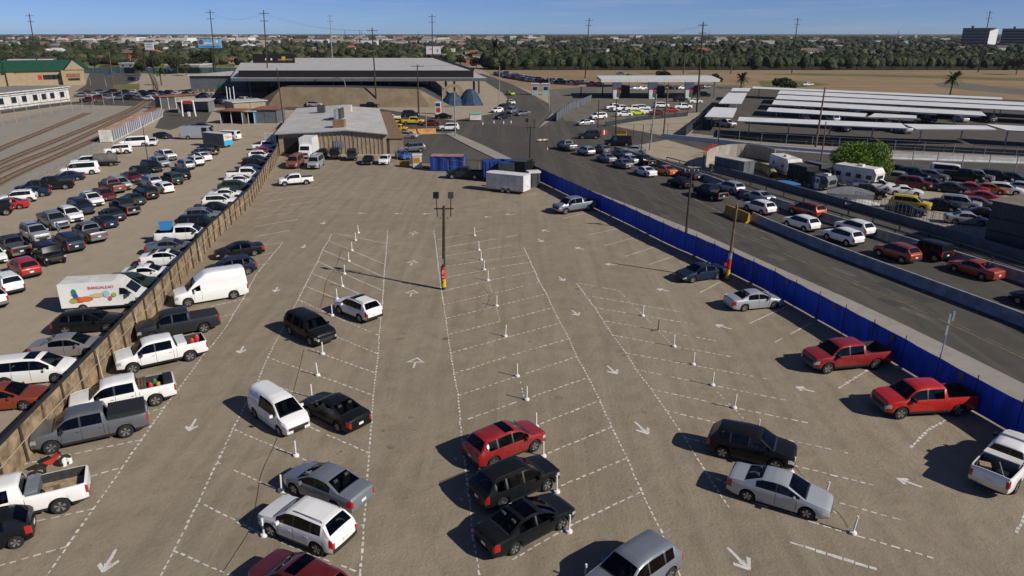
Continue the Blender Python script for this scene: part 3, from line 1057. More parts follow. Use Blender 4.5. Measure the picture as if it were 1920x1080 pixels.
M_PLAIN = ground_mat('green plain', (.06, .066, .03), (.11, .09, .05), (.04, .05, .024), .004, .02, .3, bump=.3, grain=.3)
M_CONC = ground_mat('concrete', (.33, .30, .265), (.29, .265, .235), (.25, .225, .2), .15, .9, 10, bump=.25, grain=.25)
M_LAWN = ground_mat('rough lawn', (.12, .13, .045), (.2, .17, .07), (.08, .1, .035), .05, .4, 4, bump=.5, grain=.4)
M_LINE = mat('faded white road paint', (.62, .60, .56), .8, var=.3, scale=2.2)
M_YLINE = mat('worn yellow paint', (.155, .125, .078), .85, var=.35, scale=1.5)
M_RUST = mat('rusty steel', (.13, .065, .035), .8, .3, var=.4, scale=4)
M_RUSTSTONE = ground_mat('rust stained ballast', (.25, .20, .15), (.27, .225, .175), (.20, .15, .11), .1, .8, 7, bump=.8, grain=.5)
M_SLEEPER = mat('weathered sleeper', (.18, .145, .112), .9, var=.4, scale=5)


def zone(name, px, z, m, world=False):
    b = MB()
    pts = [(p[0], p[1], z) for p in px] if world else [(*G(*p).xy, z) for p in px]
    A = sum(pts[i][0] * pts[(i + 1) % len(pts)][1] - pts[(i + 1) % len(pts)][0] * pts[i][1] for i in range(len(pts)))
    b.poly(pts if A > 0 else pts[::-1], m)
    return struct(b.build(name))


zone('ground', [(-9000, -400), (9000, -400), (9000, 14000), (-9000, 14000)], -.004, M_PLAIN, True)
zone('dirt_lot', [(-160, 5), (60, 5), (60, 560), (-420, 560), (-420, 150)], 0.0, M_DIRT2, True)
FENCE = [(-40, 972), (40, 877), (180, 720), (300, 580), (400, 455), (470, 385), (520, 300), (532, 250)]
BLUE = [(985, 327), (1002, 336), (1115, 391), (1180, 422), (1255, 460), (1315, 486), (1432, 543), (1522, 594), (1570, 621), (1668, 677), (1823, 771), (1884, 805), (2000, 880)]
zone('marked_lot', FENCE[:7] + [(530, 292), (770, 292), (985, 327)] + BLUE[1:] + [(2300, 1150), (2300, 1400), (-300, 1400), (-300, 1250)], .004, M_DIRT)
zone('side_yard', [(742, 255), (838, 250), (930, 300), (985, 327), (800, 318), (748, 300)], .006, M_ASPH2)
ROAD_NEAR = [(842, 250), (900, 274), (1000, 322), (1130, 366), (1310, 440), (1440, 498), (1680, 607), (1920, 724), (2500, 1030)]
zone('road', ROAD_NEAR + [(2500, 700), (1920, 474), (1600, 374), (1330, 316), (1230, 296), (1180, 275), (1250, 262), (1320, 282), (1480, 312), (1700, 330), (1920, 345), (2600, 400), (2600, 345), (1920, 305), (1640, 296),
     (1440, 280), (1240, 254), (1150, 236), (1060, 226), (1050, 215), (1010, 240), (850, 226)], .008, M_ASPH)
zone('cross_street', [(-60, 212), (120, 192), (300, 180), (520, 186), (720, 205), (850, 226), (842, 250), (740, 245), (690, 214), (480, 203), (300, 200), (130, 196), (-60, 222)], .007, M_ASPH)
zone('bend_road', [(850, 226), (930, 212), (958, 196), (945, 176), (905, 150), (880, 138), (905, 138), (960, 158), (1000, 178), (1032, 196), (1035, 212), (1010, 240)], .0075, M_ASPH2)
zone('inspection_lanes', [(1035, 212), (1030, 190), (1030, 168), (1130, 160), (1400, 160), (1360, 180), (1340, 208), (1180, 222), (1150, 236), (1060, 226)], .0072, M_ASPH3)
zone('dry_field', [(905, 131), (2400, 131), (2400, 260), (1920, 205), (1420, 168), (1360, 168), (1130, 165), (1000, 172), (930, 150)], .002, M_FIELD)
zone('field_track', [(1748, 157), (1790, 152.5), (1830, 158), (1920, 167), (2100, 178), (2100, 186), (1920, 178), (1820, 170), (1762, 163)], .004, M_ASPH3)
zone('weedy_strip', [(1430, 140), (1500, 137), (1640, 139), (1920, 146), (2200, 152), (2200, 157), (1920, 152), (1640, 144)], .003, M_LAWN)
zone('weedy_strip', [(1420, 152), (1480, 150), (1560, 158), (1500, 164), (1430, 164)], .003, M_LAWN)
zone('carport_yard', [(1290, 255), (1345, 200), (1395, 168), (1450, 163), (1920, 188), (2400, 215), (2400, 330), (1920, 292), (1440, 268)], .005, M_ASPH2)
zone('right_lot', [(1290, 300), (1480, 312), (1700, 330), (1920, 345), (2600, 400), (2600, 640), (1920, 450), (1600, 385)], .006, M_DIRT2)
zone('concrete_strip', [(1240, 254), (1440, 280), (1640, 296), (1920, 305), (2500, 335), (2500, 322), (1920, 292), (1440, 266), (1260, 246)], .009, M_CONC)
zone('embankment_verge', [(1290, 314), (1600, 374), (1920, 474), (2500, 690), (2500, 640), (1920, 450), (1600, 362), (1290, 306)], .010, M_CONC)
zone('rail_yard', [(-500, 620), (0, 372), (205, 262), (262, 215), (300, 196), (150, 196), (60, 215), (-100, 250), (-500, 320)], .003, M_BALLAST)
zone('grass_verge', [(215, 158), (262, 157), (262, 168), (205, 170)], .004, M_LAWN)
zone('shop_forecourt', [(160, 160), (140, 172), (200, 170), (262, 150), (262, 126), (190, 124), (170, 130)], .003, M_ASPH2)
zone('far_lot', [(-200, 108), (440, 112), (440, 126), (-200, 124)], .003, M_LAWN)
zone('gate_drive', [(310, 205), (400, 205), (385, 232), (345, 236), (318, 244), (290, 240)], .0085, M_ASPH2)

# pavement along the road, behind the blue fence
b = MB()
inner = [(836, 252), (890, 280), (950, 309), (1002, 331), (1115, 383), (1255, 452), (1432, 536), (1570, 613), (1668, 668), (1823, 761), (2000, 868), (2400, 1100)]
outer = [(850, 249), (908, 274), (1000, 319), (1060, 341), (1160, 378), (1310, 437), (1465, 507), (1600, 567), (1700, 614), (1850, 688), (2040, 784), (2500, 1026)]
for i in range(len(inner) - 1):
    q = [(*G(*p).xy, 0) for p in (inner[i], inner[i + 1], outer[i + 1], outer[i])]
    b.poly([(p[0], p[1], .13) for p in q], M_CONC)
    for a, c in ((q[0], q[1]), (q[2], q[3])):
        b.poly([(a[0], a[1], -.01), (c[0], c[1], -.01), (c[0], c[1], .13), (a[0], a[1], .13)], M_CONC)
struct(b.build('pavement'))

rnd = random.Random(3)


def line(mb, pts, w, m, dash=None, gap=None, z=.012, wob=.012, keep=1.0):
    pts = [G(*p) for p in pts]
    for a, c in zip(pts, pts[1:]):
        a, c = Vector((a.x, a.y, 0)), Vector((c.x, c.y, 0))
        L = (c - a).length
        if L < .01:
            continue
        d = (c - a) / L
        n = Vector((-d.y, d.x, 0))
        t = 0.0
        while t < L:
            l = (dash * rnd.uniform(.75, 1.3)) if dash else min(L - t, 1.2)
            l = min(l, L - t)
            if rnd.random() < keep:
                o = n * rnd.gauss(0, wob)
                ww = w * rnd.uniform(.65, 1.25) / 2
                p, q2 = a + d * t + o, a + d * (t + l) + o + n * rnd.gauss(0, wob * .4)
                z2 = z + rnd.uniform(0, .002)
                mb.poly([(*(p - n * ww).xy, z2), (*(q2 - n * ww).xy, z2), (*(q2 + n * ww).xy, z2), (*(p + n * ww).xy, z2)], m)
            t += l + (gap * rnd.uniform(.8, 1.3) if dash else .012)


b = MB()
EDGES = [
    [(60, 1115), (90, 1076), (126, 1025), (175, 954), (230, 876), (265, 825), (308, 764), (338, 725.6), (382, 665), (400, 645), (425, 612), (440, 585), (455, 562), (480, 515), (530, 455)],
    [(270, 1122), (301, 1080), (326, 1033), (372, 941), (407, 868), (436, 806), (484, 713), (502, 670), (524, 627.5), (559, 562), (572, 536), (584, 512), (596, 490), (605, 469), (616, 451), (621, 440)],
    [(674, 1110), (676, 1076), (682, 990), (692, 850), (700, 742), (709, 664), (711, 629), (717, 571), (720, 520), (724, 475), (727, 432)],
    [(902, 1110), (898, 1076), (887, 1007), (881, 941), (871, 868), (863, 793), (859, 742), (851, 699), (845, 662), (840, 627), (832, 572), (827, 540), (816, 450), (813, 432)],
    [(1285, 1110), (1274, 1076), (1241, 998.6), (1202, 921), (1176, 860), (1147, 801), (1125, 752), (1103, 707), (1082, 670), (1067, 635), (1051, 606), (1037, 579), (1025, 552), (1011, 527), (995, 492), (982, 464)],
    [(1367, 952), (1325, 888.6), (1284, 821), (1249, 770), (1221, 730), (1192, 693), (1174, 662), (1149, 629), (1115, 577), (1081, 531)],
]
for e in EDGES:
    # nearer stretches read as dots, far ones as an unbroken line
    for p, q in zip(e, e[1:]):
        near = (p[1] + q[1]) / 2
        line(b, [p, q], .10, M_LINE, .24 if near > 560 else .6, .17 if near > 560 else .12)
CROSS = [
    [(-5, 1062), (126, 1025)], [(69, 978), (175, 954)], [(168, 894), (230, 876)], [(18, 876), (265, 825)], [(272, 774), (308, 764)], [(268, 715), (326, 701)],
    [(395, 575), (460, 560)], [(410, 595), (437, 589)],
    [(440, 806), (555, 855), (690, 920)], [(407, 868), (527, 921), (684, 988)], [(372, 941), (495, 1004), (678, 1076)], [(326, 1033), (430, 1078), (520, 1120)],
    [(580, 801), (692, 850)], [(484, 713), (585, 746), (698, 790)], [(502, 670), (596, 704), (702, 742)], [(524, 628), (605, 664), (702, 699)],
    [(632, 632), (709, 664)], [(559, 562), (623, 592), (711, 629)],
    [(824, 482), (960, 460)], [(825, 501), (989, 478)], [(827, 522), (960, 497), (995, 492)], [(832, 545), (960, 517), (1003, 509)], [(832, 572), (960, 542), (1011, 529)],
    [(837, 597), (960, 567), (1024, 551)], [(842, 627), (960, 597), (1037, 577)], [(846, 662), (960, 630), (1050, 606)], [(853, 700), (960, 666), (1071, 634)],
    [(859, 742), (960, 709), (1082, 669)], [(863, 791), (960, 757), (1103, 708)], [(1013, 795), (1123, 752)], [(1027, 850), (1147, 801)], [(1052, 911), (1174, 860)], [(960, 1050), (1078, 982), (1202, 922)],
    [(1084, 531), (1160, 545)], [(1110, 556), (1275, 585)], [(1115, 577), (1300, 608)], [(1135, 602), (1342, 639)], [(1150, 629), (1370, 669)], [(1174, 662), (1440, 711)],
    [(1192, 693), (1475, 751)], [(1221, 730), (1440, 778), (1532, 797)], [(1249, 770), (1440, 817), (1590, 850)], [(1284, 821), (1370, 842)], [(1485, 872), (1642, 911)], [(1552, 937), (1705, 980)],
    [(1325, 889), (1523, 980), (1750, 1047)],
]
for c in CROSS:
    far = c[0][1] < 560
    line(b, c, .095, M_LINE, .5 if far else .3, .12 if far else .17, keep=.95)
FARX = [[(597, 351), (492, 365)], [(589, 365), (495, 379)], [(584, 378), (480, 394)], [(567, 395), (480, 409)], [(560, 411), (478, 425)], [(544, 432), (478, 444)], [(530, 455), (492, 460)], [(519, 473), (480, 480)], [(505, 494), (485, 497)],
        [(626, 437), (726, 457)], [(616, 451), (660, 470), (722, 496)], [(605, 469), (654, 490), (720, 520)], [(596, 490), (646, 514), (720, 546)], [(584, 512), (642, 537), (717, 571)], [(572, 536), (632, 561), (714, 598)],
        [(820, 450), (905, 432)], [(822, 466), (972, 441)],
        [(1056, 409.5), (1095, 400)], [(1102, 441), (1157, 429)], [(1132, 461), (1210, 440)], [(1172, 481), (1237, 460)], [(1217, 496), (1280, 475)], [(1312, 549), (1350, 529)], [(1405, 607), (1480, 572)], [(1452, 642), (1522, 605)]]
for c in FARX:
    line(b, c, .09, M_LINE, None, None, keep=.97)
for c in ([(1572, 728), (1629, 693)], [(1707, 840), (1740, 806), (1774, 787)], [(1906, 1000), (1925, 960)]):
    line(b, c, .16, M_LINE, .3, .1)
line(b, [(1481, 1017), (1560, 1042), (1644, 1068)], .17, M_LINE, .5, .05)
for c in ([(915, 527), (924, 551)], [(930, 575), (937, 601)], [(976, 716), (984, 752)], [(1160, 545), (1215, 600), (1262, 650)], [(1345, 735), (1415, 806)], [(1545, 940), (1573, 968)]):
    line(b, c, .07, M_LINE, .2, .2, keep=.8)
struct(b.build('painted_lines'))


def arrow(px, ang, L=1.9, W=1.1, filled=True):
    """painted arrow, ang in degrees on the ground"""
    p = G(*px)
    L, W = L * .66, W * .64
    mb = MB()
    r2 = rnd
    def q(x0, x1, y0a, y0b, y1a, y1b):
        mb.poly([(x0, y0a, 0), (x1, y1a, 0), (x1, y1b, 0), (x0, y0b, 0)], M_LINE)
    w = .09
    if filled:
        q(-L / 2, L * .3, -w * .8, w * .8, -w, w)
        for sg in (1, -1):
            a0, a1 = (L * r2.uniform(-.02, .06), sg * W * r2.uniform(.32, .42)), (L * .5, sg * .02)
            mb.poly([(a0[0], a0[1], .001), (a0[0] + .16, a0[1] + sg * .10, .001), (a1[0], .02 * sg, .001), (a1[0] - .26, .0, .001)][::-sg], M_LINE)
        mb.poly([(L * .1, -.16, .0015), (L * .44, 0, .0015), (L * .1, .16, .0015)], M_LINE)
    else:
        q(-L / 2, L * .05, -w * .8, w * .8, -w * .8, w * .8)
        hx, tx, hw2, t = L * .02, L / 2, W / 2, .10
        q(hx, hx + t, -hw2, hw2, -hw2, hw2)
        for s in (1, -1):
            mb.poly([(hx, s * hw2, .001), (tx, 0, .001), (tx - t * 1.8, 0, .001), (hx + .02, s * (hw2 - t * 1.6), .001)][::s], M_LINE)
    o = mb.build('painted_arrow', None, (p.x, p.y, .0125), rad(ang))
    struct(o)


for p in ((775, 438), (773, 493), (772, 550), (779, 680)):
    arrow(p, 88, 2.6, 2.0, False)
for p, s in (((607, 418), 1), ((570, 462), 1), ((518, 543), 1), ((453, 656), 1), ((361, 797), 1.1), ((205, 1052), 1.15)):
    arrow(p, -82, 2.0 * s, 1.2 * s)
for p, a in (((678, 400), 175), ((747, 401), 178), ((800, 401), 195), ((915, 407), 172), ((955, 402), 170)):
    arrow(p, a, 1.7, .9)
for p, s in (((1013, 451), 1), ((1053, 523), 1), ((1079, 587), 1), ((1148, 694), 1.1), ((1203, 803), 1.2), ((1385, 1048), 1.2)):
    arrow(p, -68, 2.0 * s, 1.3 * s)
for p, s, a in (((1023, 433), 1, 140), ((1087, 466), 1, 140), ((1145, 496), 1, 168), ((1243, 544), 1, 150), ((1356, 613), 1.15, 140), ((1508, 730), 1.0, 145), ((1704, 905), 1.0, 140)):
    arrow(p, a, 1.9 * s, 1.1 * s)

b = MB()
yl = [(1030, 283), (1130, 330), (1240, 375), (1350, 425), (1440, 462), (1560, 515), (1700, 570), (1920, 672), (2300, 850)]
line(b, yl, .16, M_YLINE, 1.2, .05, z=.014, keep=.9)
line(b, [(x + 3, y - 4) for x, y in yl], .12, M_YLINE, 1.2, .05, z=.014, keep=.8)
line(b, [(1300, 372), (1400, 424), (1470, 447), (1630, 503), (1830, 587), (1920, 625), (2300, 780)], .3, M_YLINE, 1.5, .05, z=.014, keep=.9)
for c in ([(1030, 205), (1022, 218), (1005, 236)], [(1050, 206), (1040, 219), (1022, 238)], [(1120, 175), (1070, 190)], [(1130, 182), (1080, 198)], [(1110, 170), (1060, 180)], [(1000, 176), (1032, 210)]):
    line(b, c, .35, M_YLINE, 3, .2, z=.014)
struct(b.build('road_markings'))

M_STAIN = mat('oil stained dirt', (.195, .165, .126), .9, var=.35, scale=1.5)
M_PATCH = mat('fresh asphalt patch', (.045, .043, .04), .85, var=.2, scale=2)
M_PATCHL = mat('old asphalt patch', (.10, .092, .08), .9, var=.25, scale=1)


def blot(mb, c, r, m, z, k=12, el=1.0, ang=0.0):
    ph = [rnd.uniform(.55, 1.25) for _ in range(k)]
    ph = [(ph[i] + ph[i - 1]) / 2 for i in range(k)]
    pts = []
    for i in range(k):
        t = 2 * math.pi * i / k
        x, y = r * el * ph[i] * math.cos(t), r * ph[i] * math.sin(t)
        pts.append((c[0] + x * math.cos(ang) - y * math.sin(ang), c[1] + x * math.sin(ang) + y * math.cos(ang), z + rnd.uniform(0, .0006)))
    mb.poly(pts, m)


b = MB()
for i in range(45):
    p = G(rnd.uniform(430, 1560), 470 + 590 * rnd.random() ** 1.3)
    for j in range(rnd.choice((1, 1, 2, 3))):
        blot(b, (p.x + rnd.gauss(0, .5), p.y + rnd.gauss(0, .5)), rnd.choice((.08, .12, .18, .3)), M_STAIN, .0085)
b.v = [v for v in b.v]
struct(b.build('oil_stains'))
b = MB()
dv = (G(1130, 366) - G(1680, 607)).normalized()
for i in range(16):
    t = rnd.random()
    p = G(1130, 360).lerp(G(1900, 700), t) + Vector((rnd.uniform(1, 9), rnd.uniform(0, 4), 0))
    w2, l2 = rnd.uniform(.5, 1.4), rnd.uniform(1.2, 5)
    n = Vector((-dv.y, dv.x, 0))
    q = [p - dv * l2 / 2 - n * w2 / 2, p + dv * l2 / 2 - n * w2 / 2, p + dv * l2 / 2 + n * w2 / 2, p - dv * l2 / 2 + n * w2 / 2]
    b.poly([(v.x, v.y, .0115 + i * .00005) for v in q], rnd.choice((M_PATCH, M_PATCHL)))
for i in range(14):
    p = G(1100, 350).lerp(G(1900, 690), rnd.random()) + Vector((rnd.uniform(0, 6), 0, 0))
    d2 = (dv + Vector((rnd.gauss(0, .5), rnd.gauss(0, .5), 0))).normalized()
    for k in range(rnd.randrange(5, 14)):
        q2 = p + d2 * .6
        n = Vector((-d2.y, d2.x, 0)) * .025
        b.poly([(*(p - n).xy, .0125), (*(q2 - n).xy, .0125), (*(q2 + n).xy, .0125), (*(p + n).xy, .0125)], M_PATCH)
        p = q2
        d2 = (d2 + Vector((rnd.gauss(0, .25), rnd.gauss(0, .25), 0))).normalized()
struct(b.build('road_patches'))

# ------------------------------------------------------------------ railway tracks


def track(pts, lab, clear=True):
    P = [G(*p) for p in pts]
    o = empty('railway_track', (P[0].x, P[0].y, 0), 0, lab, 'railway track', 'railway tracks')
    base = P[0]
    Q = [p - base for p in P]
    # smooth
    R = []
    for i in range(len(Q) - 1):
        p0, p1, p2, p3 = Q[max(i - 1, 0)], Q[i], Q[i + 1], Q[min(i + 2, len(Q) - 1)]
        for k in range(8):
            t = k / 8
            R.append(.5 * ((2 * p1) + (p2 - p0) * t + (2 * p0 - 5 * p1 + 4 * p2 - p3) * t * t + (3 * p1 - p0 - 3 * p2 + p3) * t ** 3))
    R.append(Q[-1])
    N2 = []
    for i in range(len(R)):
        d = (R[min(i + 1, len(R) - 1)] - R[max(i - 1, 0)]).normalized()
        N2.append(Vector((-d.y, d.x, 0)))
    bed = MB()
    for i in range(len(R) - 1):
        a, c, n1, n2 = R[i], R[i + 1], N2[i], N2[i + 1]
        w = 1.25
        pts4 = [a - n1 * w, c - n2 * w, c + n2 * w, a + n1 * w]
        bed.poly([(p.x, p.y, .02) for p in pts4][::1], M_RUSTSTONE)
    bed.build('track_bed', o)
    sl = MB()
    for i in range(len(R) - 1):
        L = (R[i + 1] - R[i]).length
        k = max(1, int(L / .9))
        if L > 40:
            continue
        for j in range(k):
            p = R[i].lerp(R[i + 1], j / k)
            n = N2[i]
            sl.box((p.x, p.y, .05), (.24, 2.4, .08), M_SLEEPER, math.atan2(n.y, n.x) - math.pi / 2)
    s = sl.build('sleepers', o)
    s['kind'] = 'stuff'
    for sd in (1, -1):
        rl = MB()
        for i in range(len(R) - 1):
            a, c = R[i] + N2[i] * .72 * sd, R[i + 1] + N2[i + 1] * .72 * sd
            h, w = .2, .05
            v = [(a.x - N2[i].x * w, a.y - N2[i].y * w), (a.x + N2[i].x * w, a.y + N2[i].y * w), (c.x + N2[i + 1].x * w, c.y + N2[i + 1].y * w), (c.x - N2[i + 1].x * w, c.y - N2[i + 1].y * w)]
            rl.mesh([(*p, .05) for p in v] + [(*p, h) for p in v], [(4, 7, 6, 5), (0, 4, 5, 1), (2, 6, 7, 3), (1, 5, 6, 2), (3, 7, 4, 0)], M_RUST)
        rl.build('rail', o)
    return o


track([(-160, 355), (0, 280), (80, 247), (165, 212)], 'short rusty siding nearest the white shed, farthest from the parked cars')
track([(-220, 410), (0, 307), (105, 264), (200, 225), (250, 203), (280, 184), (292, 168), (288, 150), (278, 128)], 'main rusty track that curves away across the street')
track([(-220, 436), (0, 322), (120, 273), (215, 228), (262, 203), (283, 184)], 'rusty track just right of the main curving track')
track([(-220, 470), (0, 342), (110, 292), (205, 250)], 'overgrown track nearest the row of parked cars')
# ------------------------------------------------------------------ fences, posts and equipment of the lots
M_PLY = mat('weathered plywood', (.27, .195, .118), .9, var=.55, scale=1.3, bump=.2)
M_SLOT = mat('blue grey stripe paint', (.12, .14, .19), .7)  # tone of the container rib recesses, darker than the ribs
M_PLYD = mat('dark plywood joint', (.06, .042, .028), .9)
M_CAP = mat('black shade cloth', (.012, .013, .016), .8)
M_PIPE = mat('pale pipe', (.4, .36, .3), .6)
M_BLUE = mat('blue screen fabric', (.006, .058, .5), .75, var=.4, scale=.8, bump=.4)
_nt = M_BLUE.node_tree
_mp = _nt.nodes.new('ShaderNodeMapping')
_mp.inputs['Scale'].default_value = (2.2, 2.2, .35)
_tc = next(n for n in _nt.nodes if n.type == 'TEX_COORD')
_nt.links.new(_tc.outputs['Object'], _mp.inputs['Vector'])
_nt.links.new(_mp.outputs['Vector'], next(n for n in _nt.nodes if n.type == 'TEX_NOISE').inputs['Vector'])
M_BLUEP = mat('blue container paint', (.008, .038, .23), .5, var=.3, scale=.6)
M_POST = mat('dark steel post', (.02, .022, .026), .5, .4)
M_STEEL = mat('galvanised steel', (.36, .38, .40), .45, .5, var=.2, scale=2)
M_WOOD = mat('creosoted pole wood', (.045, .028, .018), .85, var=.45, scale=2.5)
M_WOODL = mat('weathered pole wood', (.14, .085, .05), .85, var=.45, scale=2.5)
M_PVC = mat('white plastic', (.72, .72, .71), .5, var=.12, scale=4)
M_WHITE = mat('white metal', (.62, .63, .63), .5, var=.14, scale=1.0)
M_OFFW = mat('dusty white sheet', (.60, .585, .56), .6, var=.22, scale=.7)
M_ROOFG = mat('light grey roof sheet', (.47, .452, .43), .6, var=.14, scale=.35)
M_RUSTTOP = mat('rusty white roof', (.46, .33, .25), .8, var=.0, scale=.45, col2=(.30, .15, .08))
M_TANW = mat('tan wall panel', (.30, .24, .168), .85, var=.2, scale=.8)
M_TAND = mat('brown wall panel', (.17, .115, .07), .85, var=.2, scale=.8)
M_BROWN = mat('brown roof', (.2, .125, .075), .85, var=.2, scale=.8)
M_TILE = mat('rust red roof', (.24, .10, .06), .85, var=.35, scale=1.2)
M_REDSIGN = mat('red sign', (.5, .025, .02), .5)
M_YELSIGN = mat('yellow sign', (.55, .40, .01), .5)
M_BLK = mat('black', (.006, .006, .007), .6)
M_ORNG = mat('faded orange plastic', (.52, .25, .07), .6, var=.25, scale=1)
M_YEL = mat('yellow plastic', (.46, .23, .015), .55, var=.3, scale=1)
M_RED = mat('red plastic', (.4, .03, .02), .5)
M_LBLUE = mat('light blue plastic', (.04, .22, .5), .5)
M_GREYC = mat('grey painted steel', (.10, .115, .13), .6, var=.2, scale=.7)
M_DGREY = mat('dark grey metal wall', (.05, .055, .062), .65, var=.2, scale=.5)
M_GREENR = mat('green metal roof', (.01, .06, .034), .55, var=.15, scale=.5)
M_CREAM = mat('cream stucco', (.33, .255, .16), .9, var=.1, scale=.6)
M_WIN = mat('dark window', (.018, .024, .03), .1, 0, 0, .6)
M_CONCW = mat('concrete wall', (.30, .275, .24), .9, var=.18, scale=.8, bump=.15)
M_BARR = mat('grey concrete barrier', (.27, .275, .29), .9, var=.28, scale=.9, bump=.15)
M_WHITEB = mat('white painted barrier', (.60, .60, .58), .8, var=.15, scale=1)
M_GREENP = mat('green paint', (.02, .12, .05), .6)
M_SKIN = mat('skin', (.3, .17, .11), .6)
M_HAIR = mat('dark hair', (.012, .009, .008), .7)
M_CARTON = mat('cardboard', (.30, .21, .12), .85, var=.2, scale=4)


def resample(pts, step):
    P = [Vector((p[0], p[1], 0)) for p in pts]
    out, carry = [P[0]], 0.0
    for a, c in zip(P, P[1:]):
        L = (c - a).length
        d = (c - a) / L
        t = step - carry
        while t <= L:
            out.append(a + d * t)
            t += step
        carry = L - (t - step)
    return out


# plywood fence ---------------------------------------------------------------
FW = [G(*p).xy for p in FENCE]
S = resample(FW, 2.44)
fo = empty('board_fence', (S[0].x, S[0].y, 0), 0, 'tall tan plywood board fence with a black top edge between the two dirt lots', 'fence')
base = S[0].copy()
for i in range(len(S) - 1):
    a, c = S[i] - base, S[i + 1] - base
    d = (c - a).normalized()
    n = Vector((-d.y, d.x, 0))      # points to the left lot or to the marked lot
    if n.x < 0:
        n = -n
    ang = math.atan2(d.y, d.x)
    L = (c - a).length
    mid = (a + c) / 2
    mb = MB()
    for k in (-1, 1):
        hh = 2.15 + rnd.uniform(-.05, .05)
        m2 = mid + d * (k * L / 4) + n * rnd.uniform(-.02, .02)
        mb.box((m2.x, m2.y, hh / 2 + .02), (L / 2 - .05, .03, hh), M_PLY, ang + rnd.uniform(-.012, .012))
    mb.box((mid.x - n.x * .04, mid.y - n.y * .04, 1.1), (L, .02, 2.1), M_PLYD, ang)
    mb.build('board', fo)
    cp = MB()
    cp.box((mid.x, mid.y, 2.26), (L + .01, .09, .22), M_CAP, ang)
    cp.build('top_band', fo)
    ps = MB()
    q2 = a + n * .1
    ps.box((q2.x, q2.y, 1.1), (.09, .09, 2.2), M_PLYD if i % 3 else M_WOODL, ang)
    ps.build('post', fo)
pr = MB()
pr.path([(p.x - base.x + .16, p.y - base.y + .02, 1.3 + rnd.uniform(-.04, .04)) for p in S[:42]], .022, M_PIPE, 6)
for i in (6, 9, 17):
    p = S[i] - base
    pr.tube((p.x + .2, p.y, 1.9), (p.x + .55, p.y - .4, .02), .035, .035, M_PIPE, 6)
pr.build('pipe_rail', fo)

# blue screened fence ---------------------------------------------------------
BW = [G(*p).xy for p in BLUE]
S = resample(BW, 3.05)
base = S[0].copy()
bo = empty('screen_fence', (base.x, base.y, 0), 0, 'long blue fabric screen fence on dark posts between marked lot and road', 'fence')
for i in range(len(S) - 1):
    a, c = S[i] - base, S[i + 1] - base
    d = (c - a).normalized()
    ang = math.atan2(d.y, d.x)
    n = Vector((-d.y, d.x, 0))
    L = (c - a).length
    mb = MB()
    # slightly slack cloth: three strips with a little sag
    K = 6
    top = [2.16 - .05 * math.sin(math.pi * k / K) + rnd.uniform(-.012, .012) for k in range(K + 1)]
    off = [.035 * math.sin(math.pi * k / K) * rnd.uniform(.3, 1.3) for k in range(K + 1)]
    for k in range(K):
        p0, p1 = a.lerp(c, k / K) + n * off[k], a.lerp(c, (k + 1) / K) + n * off[k + 1]
        for sgn in (1, -1):
            o2 = n * (.008 * sgn)
            qd = [(p0.x + o2.x, p0.y + o2.y, .08), (p1.x + o2.x, p1.y + o2.y, .08), (p1.x + o2.x, p1.y + o2.y, top[k + 1]), (p0.x + o2.x, p0.y + o2.y, top[k])]
            mb.poly(qd if sgn < 0 else qd[::-1], M_BLUE)
    mb.build('screen', bo, smooth=60)
    if i % 2 == 0:
        v = MB()
        m2 = a.lerp(c, .62)
        for sgn in (1, -1):
            v.box((m2.x + n.x * sgn * .05, m2.y + n.y * sgn * .05, 1.8), (.36, .02, .42), M_TAND, ang)
        v.build('vent_patch', bo)
    ps = MB()
    ps.tube((a.x, a.y, 0), (a.x, a.y, 2.42), .035, .03, M_POST, 8)
    ps.build('post', bo)
    if i % 3 == 1:
        fs = MB()
        fs.box((a.x - .25, a.y - .1, .06), (.55, .3, .12), M_CONCW, ang + 1.3)
        fs.build('foot_block', bo)

# white posts on round bases --------------------------------------------------
BOL = [(667, 451), (660, 470), (654, 490), (646, 514), (642, 537), (632, 561), (623, 592), (605, 664), (596, 704), (585, 746), (555, 855), (527.7, 921), (495.5, 1004.7),
       (890, 442), (898, 469), (902.5, 487.5), (908, 506), (915, 526), (931, 574), (947.5, 631), (970, 706), (987.7, 750), (1005.6, 801), (1019, 856), (1044, 923), (1066.7, 997.8), (1097, 1092),
       (1205, 592.5), (1264, 650), (1300, 684), (1335.7, 722.7), (1376.5, 765.5), (1420.5, 813), (1483, 886), (1546, 934), (1599, 1000.6), (672, 437)]
bm0 = MB()
bm0.lathe([(0, .13), (.1, .13), (.15, .11), (.17, .05), (.17, 0), (0, 0)][::-1], M_PVC, 14)
st0 = MB()
st0.tube((0, 0, .1), (0, 0, .92), .045, .045, M_PVC, 8)
st0.tube((0, 0, .92), (0, 0, .95), .05, .05, M_PVC, 8)
ORD = 'first second third fourth fifth sixth seventh eighth ninth tenth eleventh twelfth thirteenth fourteenth fifteenth'.split()
CNT = {}
BOL = [BOL[36]] + BOL[:36]
bdata, sdata = bm0.data('base', 40), st0.data('post', 40)
for i, p in enumerate(BOL):
    g = G(*p)
    col = 'left' if i < 14 else ('middle' if i < 28 else 'right')
    CNT[col] = CNT.get(col, -1) + 1
    o = empty('marker_post', (g.x, g.y, .012), rnd.uniform(0, 3), 'white marker post, %s from the far end of the %s stall line' % (ORD[CNT[col]], {'left': 'left hand', 'middle': 'middle', 'right': 'right hand'}[col]), 'bollard', 'white posts of the %s stall line' % col)
    link('base', bdata, o)
    c = link('post', sdata, o)
    c.rotation_euler = (rnd.gauss(0, .025), rnd.gauss(0, .025), 0)
    if col == 'right' and p[1] > 860:
        c.rotation_euler = (0.02, .12, 0)
g = G(1234, 620)
mb = MB()
mb.tube((0, 0, 0), (.02, 0, .95), .05, .045, M_TAND, 8)
